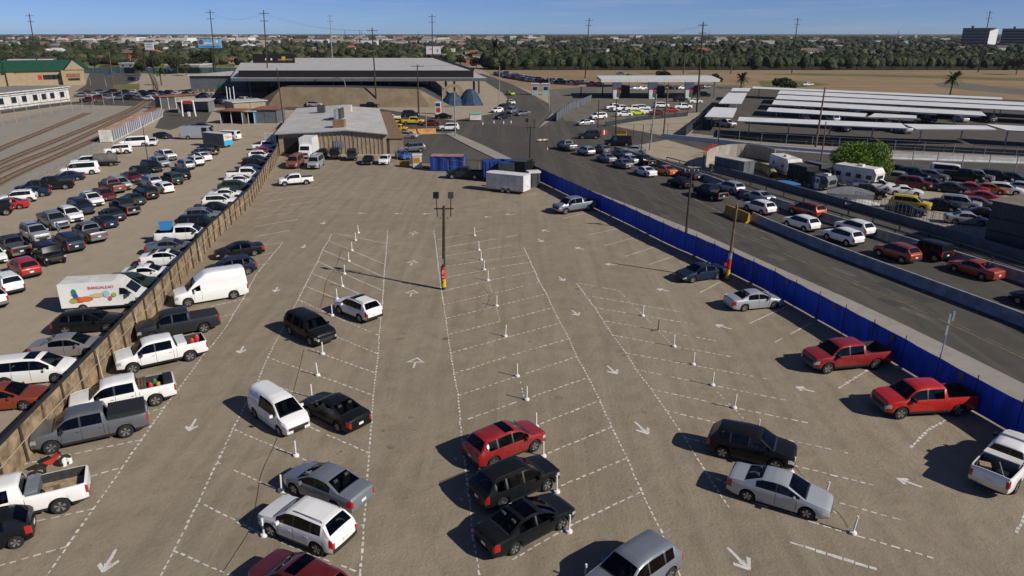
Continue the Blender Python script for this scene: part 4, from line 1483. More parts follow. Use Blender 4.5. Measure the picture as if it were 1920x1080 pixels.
mb.box((-.2, -.02, .05), (.5, .12, .1), M_TAND, .2)
tag(mb.build('wooden_post', None, (g.x, g.y, .012)), 'short dark brown wooden post in the right hand line of white posts', 'bollard')

# thin cables lying between the posts
def cable(px, lab):
    mb = MB()
    P = [G(*p) for p in px]
    b0 = P[0]
    R = []
    for i in range(len(P) - 1):
        p0, p1, p2, p3 = P[max(i - 1, 0)], P[i], P[i + 1], P[min(i + 2, len(P) - 1)]
        for k in range(6):
            t = k / 6
            v = .5 * ((2 * p1) + (p2 - p0) * t + (2 * p0 - 5 * p1 + 4 * p2 - p3) * t * t + (3 * p1 - p0 - 3 * p2 + p3) * t ** 3) - b0
            R.append((v.x, v.y, .02))
    mb.path(R, .008, M_BLK, 5)
    tag(mb.build('cable', None, (b0.x, b0.y, .01)), lab, 'cable')


cable([(640, 470), (630, 500), (612, 528), (606, 560), (600, 578)], 'thin dark cable curving on the dirt left of the farthest left hand posts')
cable([(570, 656), (562, 690), (552, 730), (548, 746)], 'thin dark cable on the dirt between the black SUV and the white delivery van')
cable([(520, 822), (508, 850), (490, 890), (482, 935), (470, 990), (440, 1040), (412, 1082)], 'long thin dark cable curving past the blue grey sedan and white crossover')
cable([(905, 538), (918, 556), (908, 580), (898, 590)], 'thin dark cable by the middle posts near the lamp post')
cable([(1485, 868), (1510, 900), (1540, 940), (1575, 965), (1592, 994)], 'thin dark cable running along the right hand posts past the silver sedan')

# lamp post ------------------------------------------------------------------
def lamp_post(base_px, top_px, label, signs=False, wood=M_WOOD, arms=True):
    g = G(*base_px)
    t = AT(top_px[0], top_px[1], g.y)
    o = empty('lamp_post', (g.x, g.y, 0), 0, label, 'lamp post')
    h = t.z
    dx = t.x - g.x
    ps = MB()
    ps.tube((0, 0, 0), (dx, 0, h), .17, .11, wood, 12)
    ps.build('pole', o, smooth=50)
    ar = MB()
    ar.box((dx, 0, h - .25), (1.7, .1, .12), wood)
    ar.build('cross_arm', o)
    for s in (-1, 1):
        x = dx + s * .64
        br = MB()
        br.tube((x - s * .05, 0, h - .95), (x, 0, h + .75), .05, .04, M_POST, 6)
        br.build('bracket', o)
        fl = MB()
        M = Matrix.Rotation(rad(-18), 4, 'X') @ Matrix.Rotation(s * .2, 4, 'Z')
        fl.box((x, -.05, h + .95), (.46, .24, .56), M_POST, M=M)
        fl.box((x, -.17, h + .92), (.38, .03, .44), M_GLASS, M=M)
        fl.build('floodlight', o)
        ins = MB()
        ins.lathe([(.0, .18), (.05, .16), (.07, .08), (.04, 0), (0, 0)][::-1], M_TAND, 8, (dx + s * .32, -.02, h - 1.15))
        ins.build('insulator', o)
    if signs:
        def wrap(z0, z1, m, nm, r=.215):
            k = MB()
            k.lathe([(r, z0), (r, z1)], m, 14)
            return k.build(nm, o, smooth=60)
        w1 = wrap(1.05, 2.75 - .55, M_REDSIGN, 'red_sign')
        k = MB()
        k.path([(-.06, -.222, 1.55), (-.08, -.222, 1.75), (.0, -.222, 1.92), (.09, -.222, 1.85), (.05, -.222, 1.68)], .022, M_PVC, 5)
        k.box((.0, -.222, 1.27), (.2, .012, .16), mat('pale pink', (.6, .3, .35), .5))
        k.build('sign_symbol', w1)
        w2 = wrap(.28, 1.04, M_YELSIGN, 'yellow_sign', .22)
        k = MB()
        k.box((-.02, -.226, .78), (.06, .012, .22), M_BLK)
        k.box((.02, -.226, .88), (.1, .012, .05), M_BLK)
        k.build('sign_symbol', w2)
        k = MB()
        k.box((0, -.19, 2.75), (.14, .1, .5), M_STEEL)
        k.build('meter_box', o)
    return o


lamp_post((832, 543), (832, 386), 'dark wooden lamp post with two floodlights and red and yellow signs in the marked lot', True)
lamp_post((993, 310), (995, 236), 'dark lamp post with two floodlights behind the junk pile at the blue fence end')

# enclosed trailer ---------------------------------------------------------------
def wheel_part(o, x, y, r, w=.22, nm='wheel'):
    k = ('cw', r, w)
    if k not in CACHE:
        t, _ = wheel_data(r, w, False)
        CACHE[k] = t.data('wheel', 40)
    link(nm, CACHE[k], o, (x, y, r))


def rib_box(mb, L, W, z0, z1, m, rib=.0, n=0, top=None):
    """box along x centred at the origin with optional vertical ribs on its sides"""
    mb.prism([(-L / 2, -W / 2), (L / 2, -W / 2), (L / 2, W / 2), (-L / 2, W / 2)], z0, z1, m, top)
    for i in range(n):
        x = -L / 2 + (i + .5) * L / n
        for s in (1, -1):
            mb.box((x, s * (W / 2 + rib / 2), (z0 + z1) / 2), (L / n * .5, rib, z1 - z0 - .16), m)


def along(p, q):
    a, c = G(*p), G(*q)
    return (a + c) / 2, math.atan2(c.y - a.y, c.x - a.x), (c - a).length


a, c = G(908, 358), G(981, 366)
d = (c - a).normalized()
n = Vector((-d.y, d.x, 0))
L = (c - a).length
ctr = (a + c) / 2 + n * 1.2
o = empty('enclosed_trailer', (ctr.x, ctr.y, .012), math.atan2(d.y, d.x), 'white enclosed box trailer standing at the far end of the blue fence', 'trailer')
mb = MB()
hL = L / 2
mb.prism([(-hL, -.6), (-hL + .55, -1.2), (hL, -1.2), (hL, 1.2), (-hL + .55, 1.2), (-hL, .6)], .42, 2.75, M_OFFW, M_WHITE)
for i in range(6):
    mb.box((-hL + .9 + i * (L - 1.2) / 5, -1.207, 1.6), (.05, .014, 2.2), M_STEEL)
mb.build('body', o)
mb = MB()
mb.box((.0, -1.206, 2.62), (L - .6, .02, .08), M_STEEL)
mb.box((0, -1.206, .5), (L - .6, .02, .1), M_STEEL)
mb.build('edge_trim', o)
mb = MB()
mb.box((hL + .012, 0, 1.5), (.02, 2.1, 1.95), M_WHITE)
mb.box((hL + .03, .3, .95), (.03, .25, .12), M_BLK)
mb.build('rear_door', o)
mb = MB()
mb.box((.35, -1.28, .82), (1.9, .2, .1), M_STEEL)
mb.build('fender', o)
for x in (-.1, .8):
    for s in (1, -1):
        wheel_part(o, x, s * 1.22, .34)
mb = MB()
mb.path([(-hL, -.5, .5), (-hL - 1.1, 0, .5), (-hL, .5, .5)], .05, M_POST, 6)
mb.build('tow_bar', o)

# shipping containers -------------------------------------------------------------
def container(ctr, ang, L, m, label, top=None, group=None, W=2.44, H=2.6, doors=1, stripe=None):
    o = empty('shipping_container', (ctr.x, ctr.y, 0), ang, label, 'container', group)
    mb = MB()
    n = int(L / .42)
    for s in (1, -1):
        zs = []
        for i in range(n + 1):
            x0 = -L / 2 + i * L / n
            zs.append((x0, s * (W / 2 - (.0 if (i // 2) % 2 == 0 else .16))))
            # trapezoid corrugation
        for (xa, ya), (xb, yb) in zip(zs, zs[1:]):
            q4 = [(xa, ya, .16), (xb, yb, .16), (xb, yb, H - .1), (xa, ya, H - .1)]
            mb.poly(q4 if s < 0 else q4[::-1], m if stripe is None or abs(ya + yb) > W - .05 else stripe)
    mb.prism([(-L / 2 + .05, -W / 2 + .18), (L / 2 - .05, -W / 2 + .18), (L / 2 - .05, W / 2 - .18), (-L / 2 + .05, W / 2 - .18)], .1, H - .02, m, top or m)
    mb.build('body', o)
    fr = MB()
    for s in (1, -1):
        fr.box((0, s * (W / 2 - .04), H - .06), (L, .1, .12), top or m)
        fr.box((0, s * (W / 2 - .04), .12), (L, .1, .16), m)
        for e in (1, -1):
            fr.box((e * (L / 2 - .06), s * (W / 2 - .05), H / 2), (.14, .13, H), m)
    fr.build('frame', o)
    for e in (1, -1):
        dd = MB()
        for s in (1, -1):
            dd.box((e * (L / 2 - .02), s * (W / 4 - .02), H / 2), (.05, W / 2 - .12, H - .3), m)
            dd.tube((e * (L / 2 + .02), s * .25, .2), (e * (L / 2 + .02), s * .25, H - .2), .025, .025, M_STEEL, 5)
        dd.build('door', o)
    return o


a, c = G(807, 321), G(869, 322)
d = (c - a).normalized()
n = Vector((-d.y, d.x, 0))
container((a + c) / 2 + n * 1.22, math.atan2(d.y, d.x), (c - a).length, M_BLUEP, 'dark blue shipping container with a faded pink roof behind the dark pickup', mat('faded pink roof', (.36, .2, .2), .8, var=.3, scale=.6))
a, c = G(212, 267), G(306, 219)
d = (c - a).normalized()
n = Vector((-d.y, d.x, 0))
Lt = (c - a).length
K = max(3, round(Lt / 12.4))
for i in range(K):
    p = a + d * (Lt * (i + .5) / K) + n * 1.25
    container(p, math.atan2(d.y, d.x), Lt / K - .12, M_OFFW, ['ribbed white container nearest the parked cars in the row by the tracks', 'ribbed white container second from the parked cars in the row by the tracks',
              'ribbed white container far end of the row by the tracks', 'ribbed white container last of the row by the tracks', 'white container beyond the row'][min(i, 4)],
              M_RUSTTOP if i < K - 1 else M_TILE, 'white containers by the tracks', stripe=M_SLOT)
a, c = G(498, 273), G(527, 273)
p, q2 = (a + c) / 2, G(536, 233)
dd = Vector((.03, 1, 0)).normalized()
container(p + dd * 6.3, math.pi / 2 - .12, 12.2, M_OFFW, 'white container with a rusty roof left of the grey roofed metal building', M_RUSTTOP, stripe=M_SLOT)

# delivery van with fruit pictures -----------------------------------------------
p, hdg = by_wheels('high roof van', (252, 579), None, 12, 'R')
o = empty('delivery_van', (p.x, p.y, .012), rad(hdg), 'long white delivery van with fruit pictures and red lettering on its side', 'van', 'cars in the left dirt lot')
sp = SPEC['high roof van']
mb = MB()
W2 = 1.03
prof = [(-3.6, .5), (2.72, .42), (2.86, .6), (2.84, 1.05), (2.3, 1.3), (1.45, 2.05), (1.0, 2.45), (.6, 2.58), (-3.5, 2.62), (-3.6, 2.55)]
for i in range(len(prof)):
    (xa, za), (xb, zb) = prof[i], prof[(i + 1) % len(prof)]
    wa, wb = (W2 if x < 1.2 else W2 - .07 * (x - 1.2) for x in (xa, xb))
    mb.poly([(xa, wa, za), (xa, -wa, za), (xb, -wb, zb), (xb, wb, zb)], M_OFFW)
P = paint('white')
for s in (1, -1):
    pts = [(x, s * (W2 if x < 1.2 else W2 - .07 * (x - 1.2)), z) for x, z in prof]
    mb.poly(pts if s < 0 else pts[::-1], P)
mb.build('body', o)
for s in (1, -1):
    k = MB()
    k.box((1.62, s * 1.006, 1.6), (.02, .012, .9), M_TRIM)
    k.mesh([(.98, s * 1.036, 1.42), (1.95, s * .985, 1.42), (1.45, s * 1.022, 1.93), (1.05, s * 1.038, 2.0)], [(0, 1, 2, 3) if s < 0 else (3, 2, 1, 0)], M_GLASS)
    k.build('side_window', o)
    k = MB()
    k.box((2.45, s * 1.0, .95), (.5, .1, .25), M_HEAD)
    k.build('headlight', o)
    k = MB()
    k.box((-3.61, s * .9, 1.3), (.04, .16, .9), M_TAIL)
    k.build('tail_light', o)
    k = MB()
    k.box((1.7, s * 1.2, 1.5), (.12, .28, .34), M_TRIM)
    k.build('mirror', o)
    for x in (1.85, -2.0):
        wheel_part(o, x, s * .95, .38, .24)
k = MB()
k.box((-3.63, 0, 1.5), (.03, 1.9, 1.9), M_GREYC)
k.build('rear_door', o)
k = MB()
k.mesh([(2.2, .84, 1.4), (2.2, -.84, 1.4), (1.5, -.85, 2.05), (1.5, .85, 2.05)], [(0, 3, 2, 1)], M_GLASS)
k.build('windscreen', o)
sk = MB()
sk.box((-.6, 0, .42), (5.6, 1.9, .2), M_UNDER)
sk.build('underside', o)
# the pictures lie on the right hand side
yy = -W2 - .006
def blob(cx, cz, rx, rz_, m, nm, n=16, dy=0.0):
    k = MB()
    k.poly([(cx + rx * math.cos(2 * math.pi * i / n) * (1 + .12 * math.sin(3 * i)), yy - dy, cz + rz_ * math.sin(2 * math.pi * i / n)) for i in range(n)], m)
    k.build(nm, o)
blob(-2.2, 1.15, .62, .26, mat('melon red', (.55, .07, .04), .5), 'fruit_picture')
blob(-1.6, 1.2, .52, .24, mat('orange fruit', (.6, .16, .05), .5), 'fruit_picture', dy=.003)
blob(-2.62, 1.05, .3, .2, mat('lime green', (.3, .42, .08), .5), 'fruit_picture', dy=.004)
blob(-2.45, 1.75, .22, .38, mat('leaf green', (.02, .22, .12), .5), 'leaf_picture')
blob(-2.38, 1.52, .2, .22, mat('deep blue', (.03, .1, .3), .5), 'fruit_picture', dy=.003)
blob(-.75, 1.45, .55, .2, mat('pale corn', (.55, .46, .26), .5), 'fruit_picture')
blob(-.05, 1.55, .28, .3, mat('pale splash', (.36, .52, .58), .5), 'splash_picture')
blob(.55, 1.42, .2, .2, mat('lime green', (.3, .42, .08), .5), 'fruit_picture')
blob(.2, 1.12, .16, .2, mat('berry red', (.5, .09, .12), .5), 'fruit_picture')
t = link('lettering', text_mesh('BANGALEAD', .34, m=M_REDSIGN), o, (-.35, yy - .004, 2.12))
t.rotation_euler = (math.pi / 2, 0, 0)

# box truck at the far end -------------------------------------------------------
g = G(571, 299)
o = empty('box_truck', (g.x, g.y + 3.2, .012), rad(-90), 'old white box truck with a tall body facing the camera by the metal building', 'truck')
mb = MB()
mb.prism([(-3.6, -1.2), (1.6, -1.2), (1.6, 1.2), (-3.6, 1.2)], .9, 3.7, M_WHITE)
mb.build('cargo_box', o)
mb = MB()
pr2 = [(1.62, .55), (3.3, .5), (3.4, .8), (3.36, 1.35), (2.7, 1.5), (2.3, 2.35), (1.62, 2.5)]
for s in (1, -1):
    pts = [(x, s * 1.0, z) for x, z in pr2]
    mb.poly(pts if s < 0 else pts[::-1], P)
for (xa, za), (xb, zb) in zip(pr2, pr2[1:] + pr2[:1]):
    mb.poly([(xa, 1.0, za), (xa, -1.0, za), (xb, -1.0, zb), (xb, 1.0, zb)], P)
mb.build('cab', o)
k = MB()
k.mesh([(2.69, .86, 1.56), (2.69, -.86, 1.56), (2.36, -.84, 2.28), (2.36, .84, 2.28)], [(0, 3, 2, 1)], M_GLASS)
k.build('windscreen', o)
k = MB()
k.box((3.41, 0, 1.0), (.03, 1.5, .4), M_TRIM)
k.build('grille', o)
for x in (2.5, -2.2):
    for s in (1, -1):
        wheel_part(o, x, s * .95, .44, .26)

# concrete barriers -------------------------------------------------------------
def barrier(pts, label, m, H=.9, name='concrete_barrier', seg=3.6, cat='barrier', W=.6):
    S = resample([G(*p).xy for p in pts], seg)
    base = S[0].copy()
    o = empty(name, (base.x, base.y, 0), 0, label, cat)
    for i in range(len(S) - 1):
        a, c = S[i] - base, S[i + 1] - base
        d = (c - a).normalized()
        n = Vector((-d.y, d.x, 0))
        a2, c2 = a + d * .015, c - d * .015
        pr = [(-W / 2, 0), (-W / 2, .12), (-.16, .38), (-.10, H), (.10, H), (.16, .38), (W / 2, .12), (W / 2, 0)]
        vs = [(*(p + n * y).xy, z) for p in (a2, c2) for y, z in pr]
        k = len(pr)
        mb = MB()
        mb.mesh(vs, [(j, j + 1, k + j + 1, k + j)[::-1] for j in range(k - 1)] + [tuple(range(k)), tuple(range(2 * k - 1, k - 1, -1))], m)
        mb.build('segment', o)
    return o


barrier([(1410, 413), (1440, 427), (1560, 476), (1700, 529), (1920, 612), (2250, 760)], 'long grey concrete barrier between the queue lanes and the open road', M_BARR, 1.05)
barrier([(1152, 284), (1217, 304), (1272, 325), (1335, 343), (1395, 370), (1460, 388), (1550, 416), (1650, 447), (1777, 486), (1920, 531), (2200, 630)], 'long grey concrete barrier on the far side of the queue lanes', M_BARR, 1.05)
barrier([(1360, 401), (1388, 412), (1412, 423)], 'row of dusty yellow water filled barriers at the start of the near concrete barrier', M_YEL, 1.25, 'plastic_barrier', 1.7, W=.8)
barrier([(764, 251), (831, 249)], 'faded orange water filled barrier at the edge of the side asphalt', M_ORNG, 1.1, 'plastic_barrier', 2.2, W=.8)
barrier([(1157, 254), (1190, 256)], 'yellow orange barrier standing before the inspection yard fence', M_YEL, 1.2, 'plastic_barrier', 2.2, W=.8)
barrier([(1240, 258), (1340, 268), (1440, 281), (1640, 297), (1920, 307), (2300, 325)], 'white painted concrete barrier along the back street below the carports', M_WHITEB, .9)

# dark low wall and guard rails beyond the queue
def wall_strip(pts, H, W, m, name, label, cat='wall'):
    S = [G(*p) for p in pts]
    base = S[0].copy()
    mb = MB()
    for a, c in zip(S, S[1:]):
        a, c = a - base, c - base
        d = (c - a).normalized()
        n = Vector((-d.y, d.x, 0)) * (W / 2)
        mb.prism([(a - n).xy[:], (c - n).xy[:], (c + n).xy[:], (a + n).xy[:]], 0, H, m)
    return tag(mb.build(name, None, (base.x, base.y, 0)), label, cat)


wall_strip([(1330, 318), (1440, 347), (1600, 392), (1750, 436), (1920, 489), (2200, 590)], 1.0, .25, M_GREYC, 'low_wall', 'low dark grey wall along the right hand lot above the queue')
for k, (dy, lab) in enumerate(((0, 'steel guard rail on the verge nearest the queue barrier'), (-11, 'steel guard rail on the verge nearest the low dark wall'))):
    S = resample([G(x, y + dy).xy for x, y in [(1250, 312), (1335, 335), (1460, 376), (1600, 417), (1777, 470), (1920, 516), (2200, 615)]], 4.0)
    base = S[0].copy()
    o = empty('guard_rail', (base.x, base.y, 0), 0, lab, 'guard rail')
    mb = MB()
    mb.path([(p.x - base.x, p.y - base.y, .62) for p in S], .1, M_GREYC, 6)
    mb.build('rail', o)
    for p in S:
        q2 = MB()
        q2.box((p.x - base.x, p.y - base.y, .3), (.12, .12, .6), M_POST)
        q2.build('post', o)

# utility poles ---------------------------------------------------------------
def utility_pole(base, top, D, label, m=M_WOOD, r=.2, arms=2, armw=2.4):
    g = G(*base) if D is None else AT(base[0], base[1], D)
    g.z = 0
    t = AT(top[0], top[1], g.y)
    o = empty('utility_pole', (g.x, g.y, 0), 0, label, 'utility pole')
    dx, h = t.x - g.x, t.z
    mb = MB()
    mb.tube((0, 0, 0), (dx, 0, h), r, r * .62, m, 8)
    mb.build('pole', o, smooth=50)
    for k in range(arms):
        f2 = 1 - (.035 + .085 * k)
        a2 = MB()
        w = armw * (1 - .12 * k)
        a2.box((dx * f2, 0, h * f2), (w, .16, .16), m)
        a2.build('cross_arm', o)
        for s in (-1, -.4, .4, 1):
            i2 = MB()
            i2.lathe([(0, .34), (.07, .3), (.1, .15), (.05, .08), (0, .08)][::-1], M_STEEL, 6, (dx * f2 + s * w * .46, 0, h * f2))
            i2.build('insulator', o)
    return o


utility_pole((66, 110), (54.5, 25), 365, 'tall dark utility pole behind the green roofed shop, leftmost on the skyline', r=.32, armw=4)
utility_pole((401, 115), (393.5, 18), 330, 'tall dark utility pole in front of the blue billboard', r=.3, armw=4)
utility_pole((505, 184), (494, 19), None, 'tall brown utility pole before the rooftop sign of the customs hall', r=.26, armw=3.4)
utility_pole((622, 112), (618.5, 26), 390, 'tall pale grey utility pole behind the middle of the customs hall roof', M_STEEL, .32, armw=3.6)
utility_pole((706, 200), (697.5, 52), None, 'leaning dark utility pole before the middle of the customs hall', r=.26, armw=3.2, arms=1)
utility_pole((810, 110), (810, 27), 392, 'tall utility pole beside the pale billboard behind the customs hall', r=.32, armw=4)
utility_pole((1097, 147), (1105, 34), None, 'tall dark utility pole on the dry field left of the inspection canopy', r=.32, armw=4)
utility_pole((1306, 211), (1318.7, 41), None, 'tall black utility pole right of the inspection canopy', r=.28, armw=2.6)
utility_pole((1488, 110), (1496, 33), 430, 'tall utility pole rising from the dark tree belt', r=.34, armw=4)
utility_pole((1843, 92), (1857, 20), 440, 'tall leaning utility pole in front of the grey office block', r=.34, armw=4.4)
utility_pole((785, 212), (782.5, 121), None, 'dark utility pole with a comb of short arms before the customs hall', r=.24, armw=3.6, arms=1)
utility_pole((1529, 276), (1547, 164), None, 'thick dark wooden pole at the white barrier below the carports', M_WOODL, .24, 0)
utility_pole((1538, 312), (1549, 228), None, 'thin brown wooden pole beside the bright green tree', M_WOODL, .16, 0)
utility_pole((1244, 252), (1254, 156), None, 'rusty brown pole in the inspection yard', M_WOODL, .2, 0)
utility_pole((1121, 240), (1123, 188), None, 'short black pole beside the crossing dark SUV', M_WOOD, .15, 0)
utility_pole((1154, 252), (1156, 186), None, 'dark pole at the left end of the yellow orange barrier', M_WOOD, .16, 0)
utility_pole((1201, 291), (1207, 234), None, 'thin black pole by the tail of the far queue lane', M_WOOD, .1, 0)
utility_pole((1346, 283), (1350, 221), None, 'black pole with a short arm at the curved concrete wall', M_WOOD, .13, 1, 1.2)
utility_pole((1286, 441), (1297, 318), None, 'black utility pole rising behind the middle of the blue fence', M_WOOD, .15, 1, 1.6)
utility_pole((536, 262), (519, 128), None, 'thin dark pole between the rusty roofed container and the metal building', M_WOOD, .15, 0)
utility_pole((303, 190), (252, 78), 260, 'brown pole behind the curve of the tracks', M_WOOD, .2, 0)
utility_pole((213, 165), (204, 92), None, 'brown leaning pole on the shop lawn', M_WOODL, .22, 0)
utility_pole((1387, 330), (1390, 280), 118, 'thin black pole beyond the curved wall', M_WOOD, .08, 0)

# pole with red and yellow signs on the fence line
g = G(1363, 526)
t = AT(1382, 384, g.y)
o = empty('utility_pole', (g.x, g.y, 0), 0, 'brown wooden pole with red and yellow signs rising by the dark blue sedan', 'utility pole')
mb = MB()
dx, h = t.x - g.x, t.z
mb.tube((0, 0, 0), (dx, 0, h), .15, .1, M_WOODL, 10)
mb.build('pole', o, smooth=50)
for z0, z1, m, nm in ((.25, 1.1, M_YELSIGN, 'yellow_band'), (1.25, 2.1, M_REDSIGN, 'red_sign'), (2.15, 2.7, M_STEEL, 'metal_plate')):
    k = MB()
    k.tube((dx * z0 / h, 0, z0), (dx * z1 / h, 0, z1), .18, .18, m, 12)
    k.build(nm, o, smooth=50)
k = MB()
k.box((dx * 1.7 / h - .28, -.05, 1.62), (.36, .06, .3), M_REDSIGN)
k.build('red_sign', o)
k = MB()
k.path([(dx, 0, h), (dx + .1, 0, h + .35), (dx + .45, -.1, h + .5)], .03, M_STEEL, 6)
k.build('lamp_arm', o)

# steel pole with antennas on the pavement
g = G(1762, 676)
t = AT(1783, 592, g.y)
dx, h = t.x - g.x, t.z
o = empty('antenna_pole', (g.x, g.y, .12), 0, 'slim steel pole with small panel antennas on the pavement behind the blue fence', 'pole')
mb = MB()
mb.tube((0, 0, 0), (dx, 0, h), .05, .04, M_STEEL, 8)
mb.build('pole', o)
for zz, oy in ((h - .3, -.12), (h - .1, .12), (h - 1.2, -.1)):
    k = MB()
    k.box((dx * zz / h + oy, -.08, zz), (.16, .1, .7), M_STEEL)
    k.build('antenna', o)


def steel_pole(base, top, label, m=M_STEEL, r=.11, arm=None, name='street_pole'):
    g = G(*base)
    t = AT(top[0], top[1], g.y)
    o = empty(name, (g.x, g.y, 0), 0, label, 'street pole')
    dx, h = t.x - g.x, t.z
    mb = MB()
    mb.tube((0, 0, 0), (dx, 0, h), r, r * .7, m, 8)
    mb.build('pole', o, smooth=50)
    if arm:
        k = MB()
        k.path([(dx, 0, h), (dx + arm * .3, 0, h + .6), (dx + arm, 0, h + .75)], r * .5, m, 6)
        k.build('lamp_arm', o)
        k = MB()
        k.box((dx + arm * 1.08, 0, h + .72), (abs(arm) * .3, .3, .16), m)
        k.build('lamp_head', o)
    return o


steel_pole((854, 256), (852, 172), 'tall steel traffic pole at the corner of the side asphalt', r=.16)
steel_pole((830, 213), (829, 157), 'pale steel pole beside the red and blue kiosk', r=.14)
steel_pole((799, 243), (798.5, 205), 'short pale steel pole behind the orange barrier', r=.13)
steel_pole((1218, 282), (1231, 176), 'tall silver steel pole beside the tail of the queue', r=.17)
steel_pole((1030, 205), (1029, 134), 'white steel pole in the dry verge before the booths', r=.15)
steel_pole((936, 196), (937, 124), 'white steel pole at the bend of the street', r=.15)
steel_pole((657, 198), (645, 150), 'curved steel street lamp before the tan bank', arm=-3.2)
steel_pole((658, 205), (664, 174), 'short curved steel street lamp below the tan bank', arm=2.6)
steel_pole((806, 178), (818, 161), 'curved steel street lamp beside the tan bank end', arm=2.8)
steel_pole((170, 160), (168, 146), 'white short pole by the shop corner', r=.14)
steel_pole((200, 163), (196, 146), 'white thin pole beside the shop drive', r=.12)
steel_pole((172, 232), (171, 190), 'thin signal mast beside the rusty siding', r=.09)
steel_pole((277, 300), (267, 232), 'slim dark lamp mast among the cars of the double row', M_POST, .07)
# ------------------------------------------------------------------ buildings
def quad_mb(mb, pts, m):
    mb.poly(pts, m)


def bpart(name, parent, base, fn, smooth=None):
    mb = MB()
    fn(mb)
    mb.v = [(v[0] - base[0], v[1] - base[1], v[2]) for v in mb.v]
    return mb.build(name, parent, smooth=smooth)


# grey roofed metal building -----------------------------------------------------
A, Bq = G(527, 287), G(728, 291)
yF = (A.y + Bq.y) / 2
xl, xr = G(527, 288).x, G(727, 288).x
ze = AT(527, 251, yF).z
zr = AT(652, 244, yF).z
xr_ridge = AT(652, 244, yF).x
yB = G(630, 198, zr).y
xlb, xrb = AT(560, 205, yB).x, AT(708, 212, yB).x
o = empty('metal_building', (xl, yF, 0), 0, 'metal building with a pale grey gable roof and tan ribbed front wall', 'building')
base = (xl, yF)
def fn(mb):
    mb.poly([(xl, yF, 0), (xr, yF, 0), (xr, yF, ze - .1), (xr_ridge, yF, zr - .1), (xl, yF, ze - .1)], M_TANW)
    mb.poly([(xr, yF, 0), (xrb, yB, 0), (xrb, yB, ze - .1), (xr, yF, ze - .1)], M_TANW)
    mb.poly([(xlb, yB, 0), (xl, yF, 0), (xl, yF, ze - .1), (xlb, yB, ze - .1)], M_TANW)
    mb.poly([(xrb, yB, 0), (xlb, yB, 0), (xlb, yB, ze - .1), ((xlb + xrb) / 2, yB, zr - .1), (xrb, yB, ze - .1)], M_TANW)
    # ribs on the front wall
    n = 52
    for i in range(n):
        x = xl + (i + .5) * (xr - xl) / n
        if xl + (xr - xl) * .18 < x:
            zt2 = ze + (zr - ze) * (1 - abs(x - xr_ridge) / max(xr_ridge - xl, xr - xr_ridge)) - .2
            if i % 2 == 0:
                mb.box((x, yF - .05, zt2 / 2), (.22, .1, zt2), M_TANW)
            elif i % 7 == 0:
                mb.box((x, yF - .02, zt2 / 2), (.1, .04, zt2), M_TAND)
bpart('wall', o, base, fn)
def fn(mb):
    xb = (xlb + xrb) / 2
    for s, xe, xeb in ((-1, xl - .5, xlb - .5), (1, xr + .5, xrb + .5)):
        top = [(xr_ridge, yF - .7, zr + .1), (xe, yF - .7, ze + .05), (xeb, yB, ze + .05), (xb, yB, zr + .1)]
        if s < 0:
            mb.poly(top[::-1][::-1], M_ROOFG)
            mb.poly([(p[0], p[1], p[2] - .18) for p in top[::-1]], M_ROOFG)
        else:
            mb.poly(top[::-1], M_ROOFG)
            mb.poly([(p[0], p[1], p[2] - .18) for p in top], M_ROOFG)
        mb.poly([(xe, yF - .7, ze - .13), (xr_ridge, yF - .7, zr - .08), (xr_ridge, yF - .7, zr + .1), (xe, yF - .7, ze + .05)][::-s], M_STEEL)
        # seams
        for k in range(1, 14):
            t = k / 14
            p, q2 = Vector((xr_ridge, yF - .7, zr + .1)).lerp(Vector((xb, yB, zr + .1)), t), Vector((xe, yF - .7, ze + .05)).lerp(Vector((xeb, yB, ze + .05)), t)
            mb.tube(p, q2, .05, .05, M_ROOFG, 4)
bpart('roof', o, base, fn)
def unit(px, w, d, h, m, nm):
    zt2 = ze + (zr - ze) * .75
    p = G(px[0], px[1], zt2)
    bpart(nm, o, base, lambda mb: mb.box((p.x, p.y, zt2 + h / 2), (w, d, h), m))
unit((637, 240), 2.2, 2.0, 1.6, M_BROWN, 'roof_vent')
unit((603, 211), 1.6, 1.5, 1.7, M_DGREY, 'roof_vent')
unit((650, 209), 2.4, 1.6, 1.5, M_ROOFG, 'roof_vent')
unit((632, 226), .5, 3.0, 2.4, M_STEEL, 'roof_duct')
unit((641, 224), .5, 3.0, 2.4, M_DGREY, 'roof_duct')
def fn(mb):
    p0, p1 = AT(625, 264, yF), AT(644, 278, yF)
    mb.box(((p0.x + p1.x) / 2, yF - .12, (p0.z + p1.z) / 2), (p1.x - p0.x, .1, p0.z - p1.z), M_GREYC)
    for k in range(5):
        mb.box((p0.x + (k + .5) * (p1.x - p0.x) / 5, yF - .18, (p0.z + p1.z) / 2), (.12, .03, p0.z - p1.z), M_STEEL)
bpart('window', o, base, fn)
def fn(mb):
    mb.box((xl + 3.4, yF - .06, 1.6), (4.6, .1, 3.0), M_BLK)
bpart('door_opening', o, base, fn)
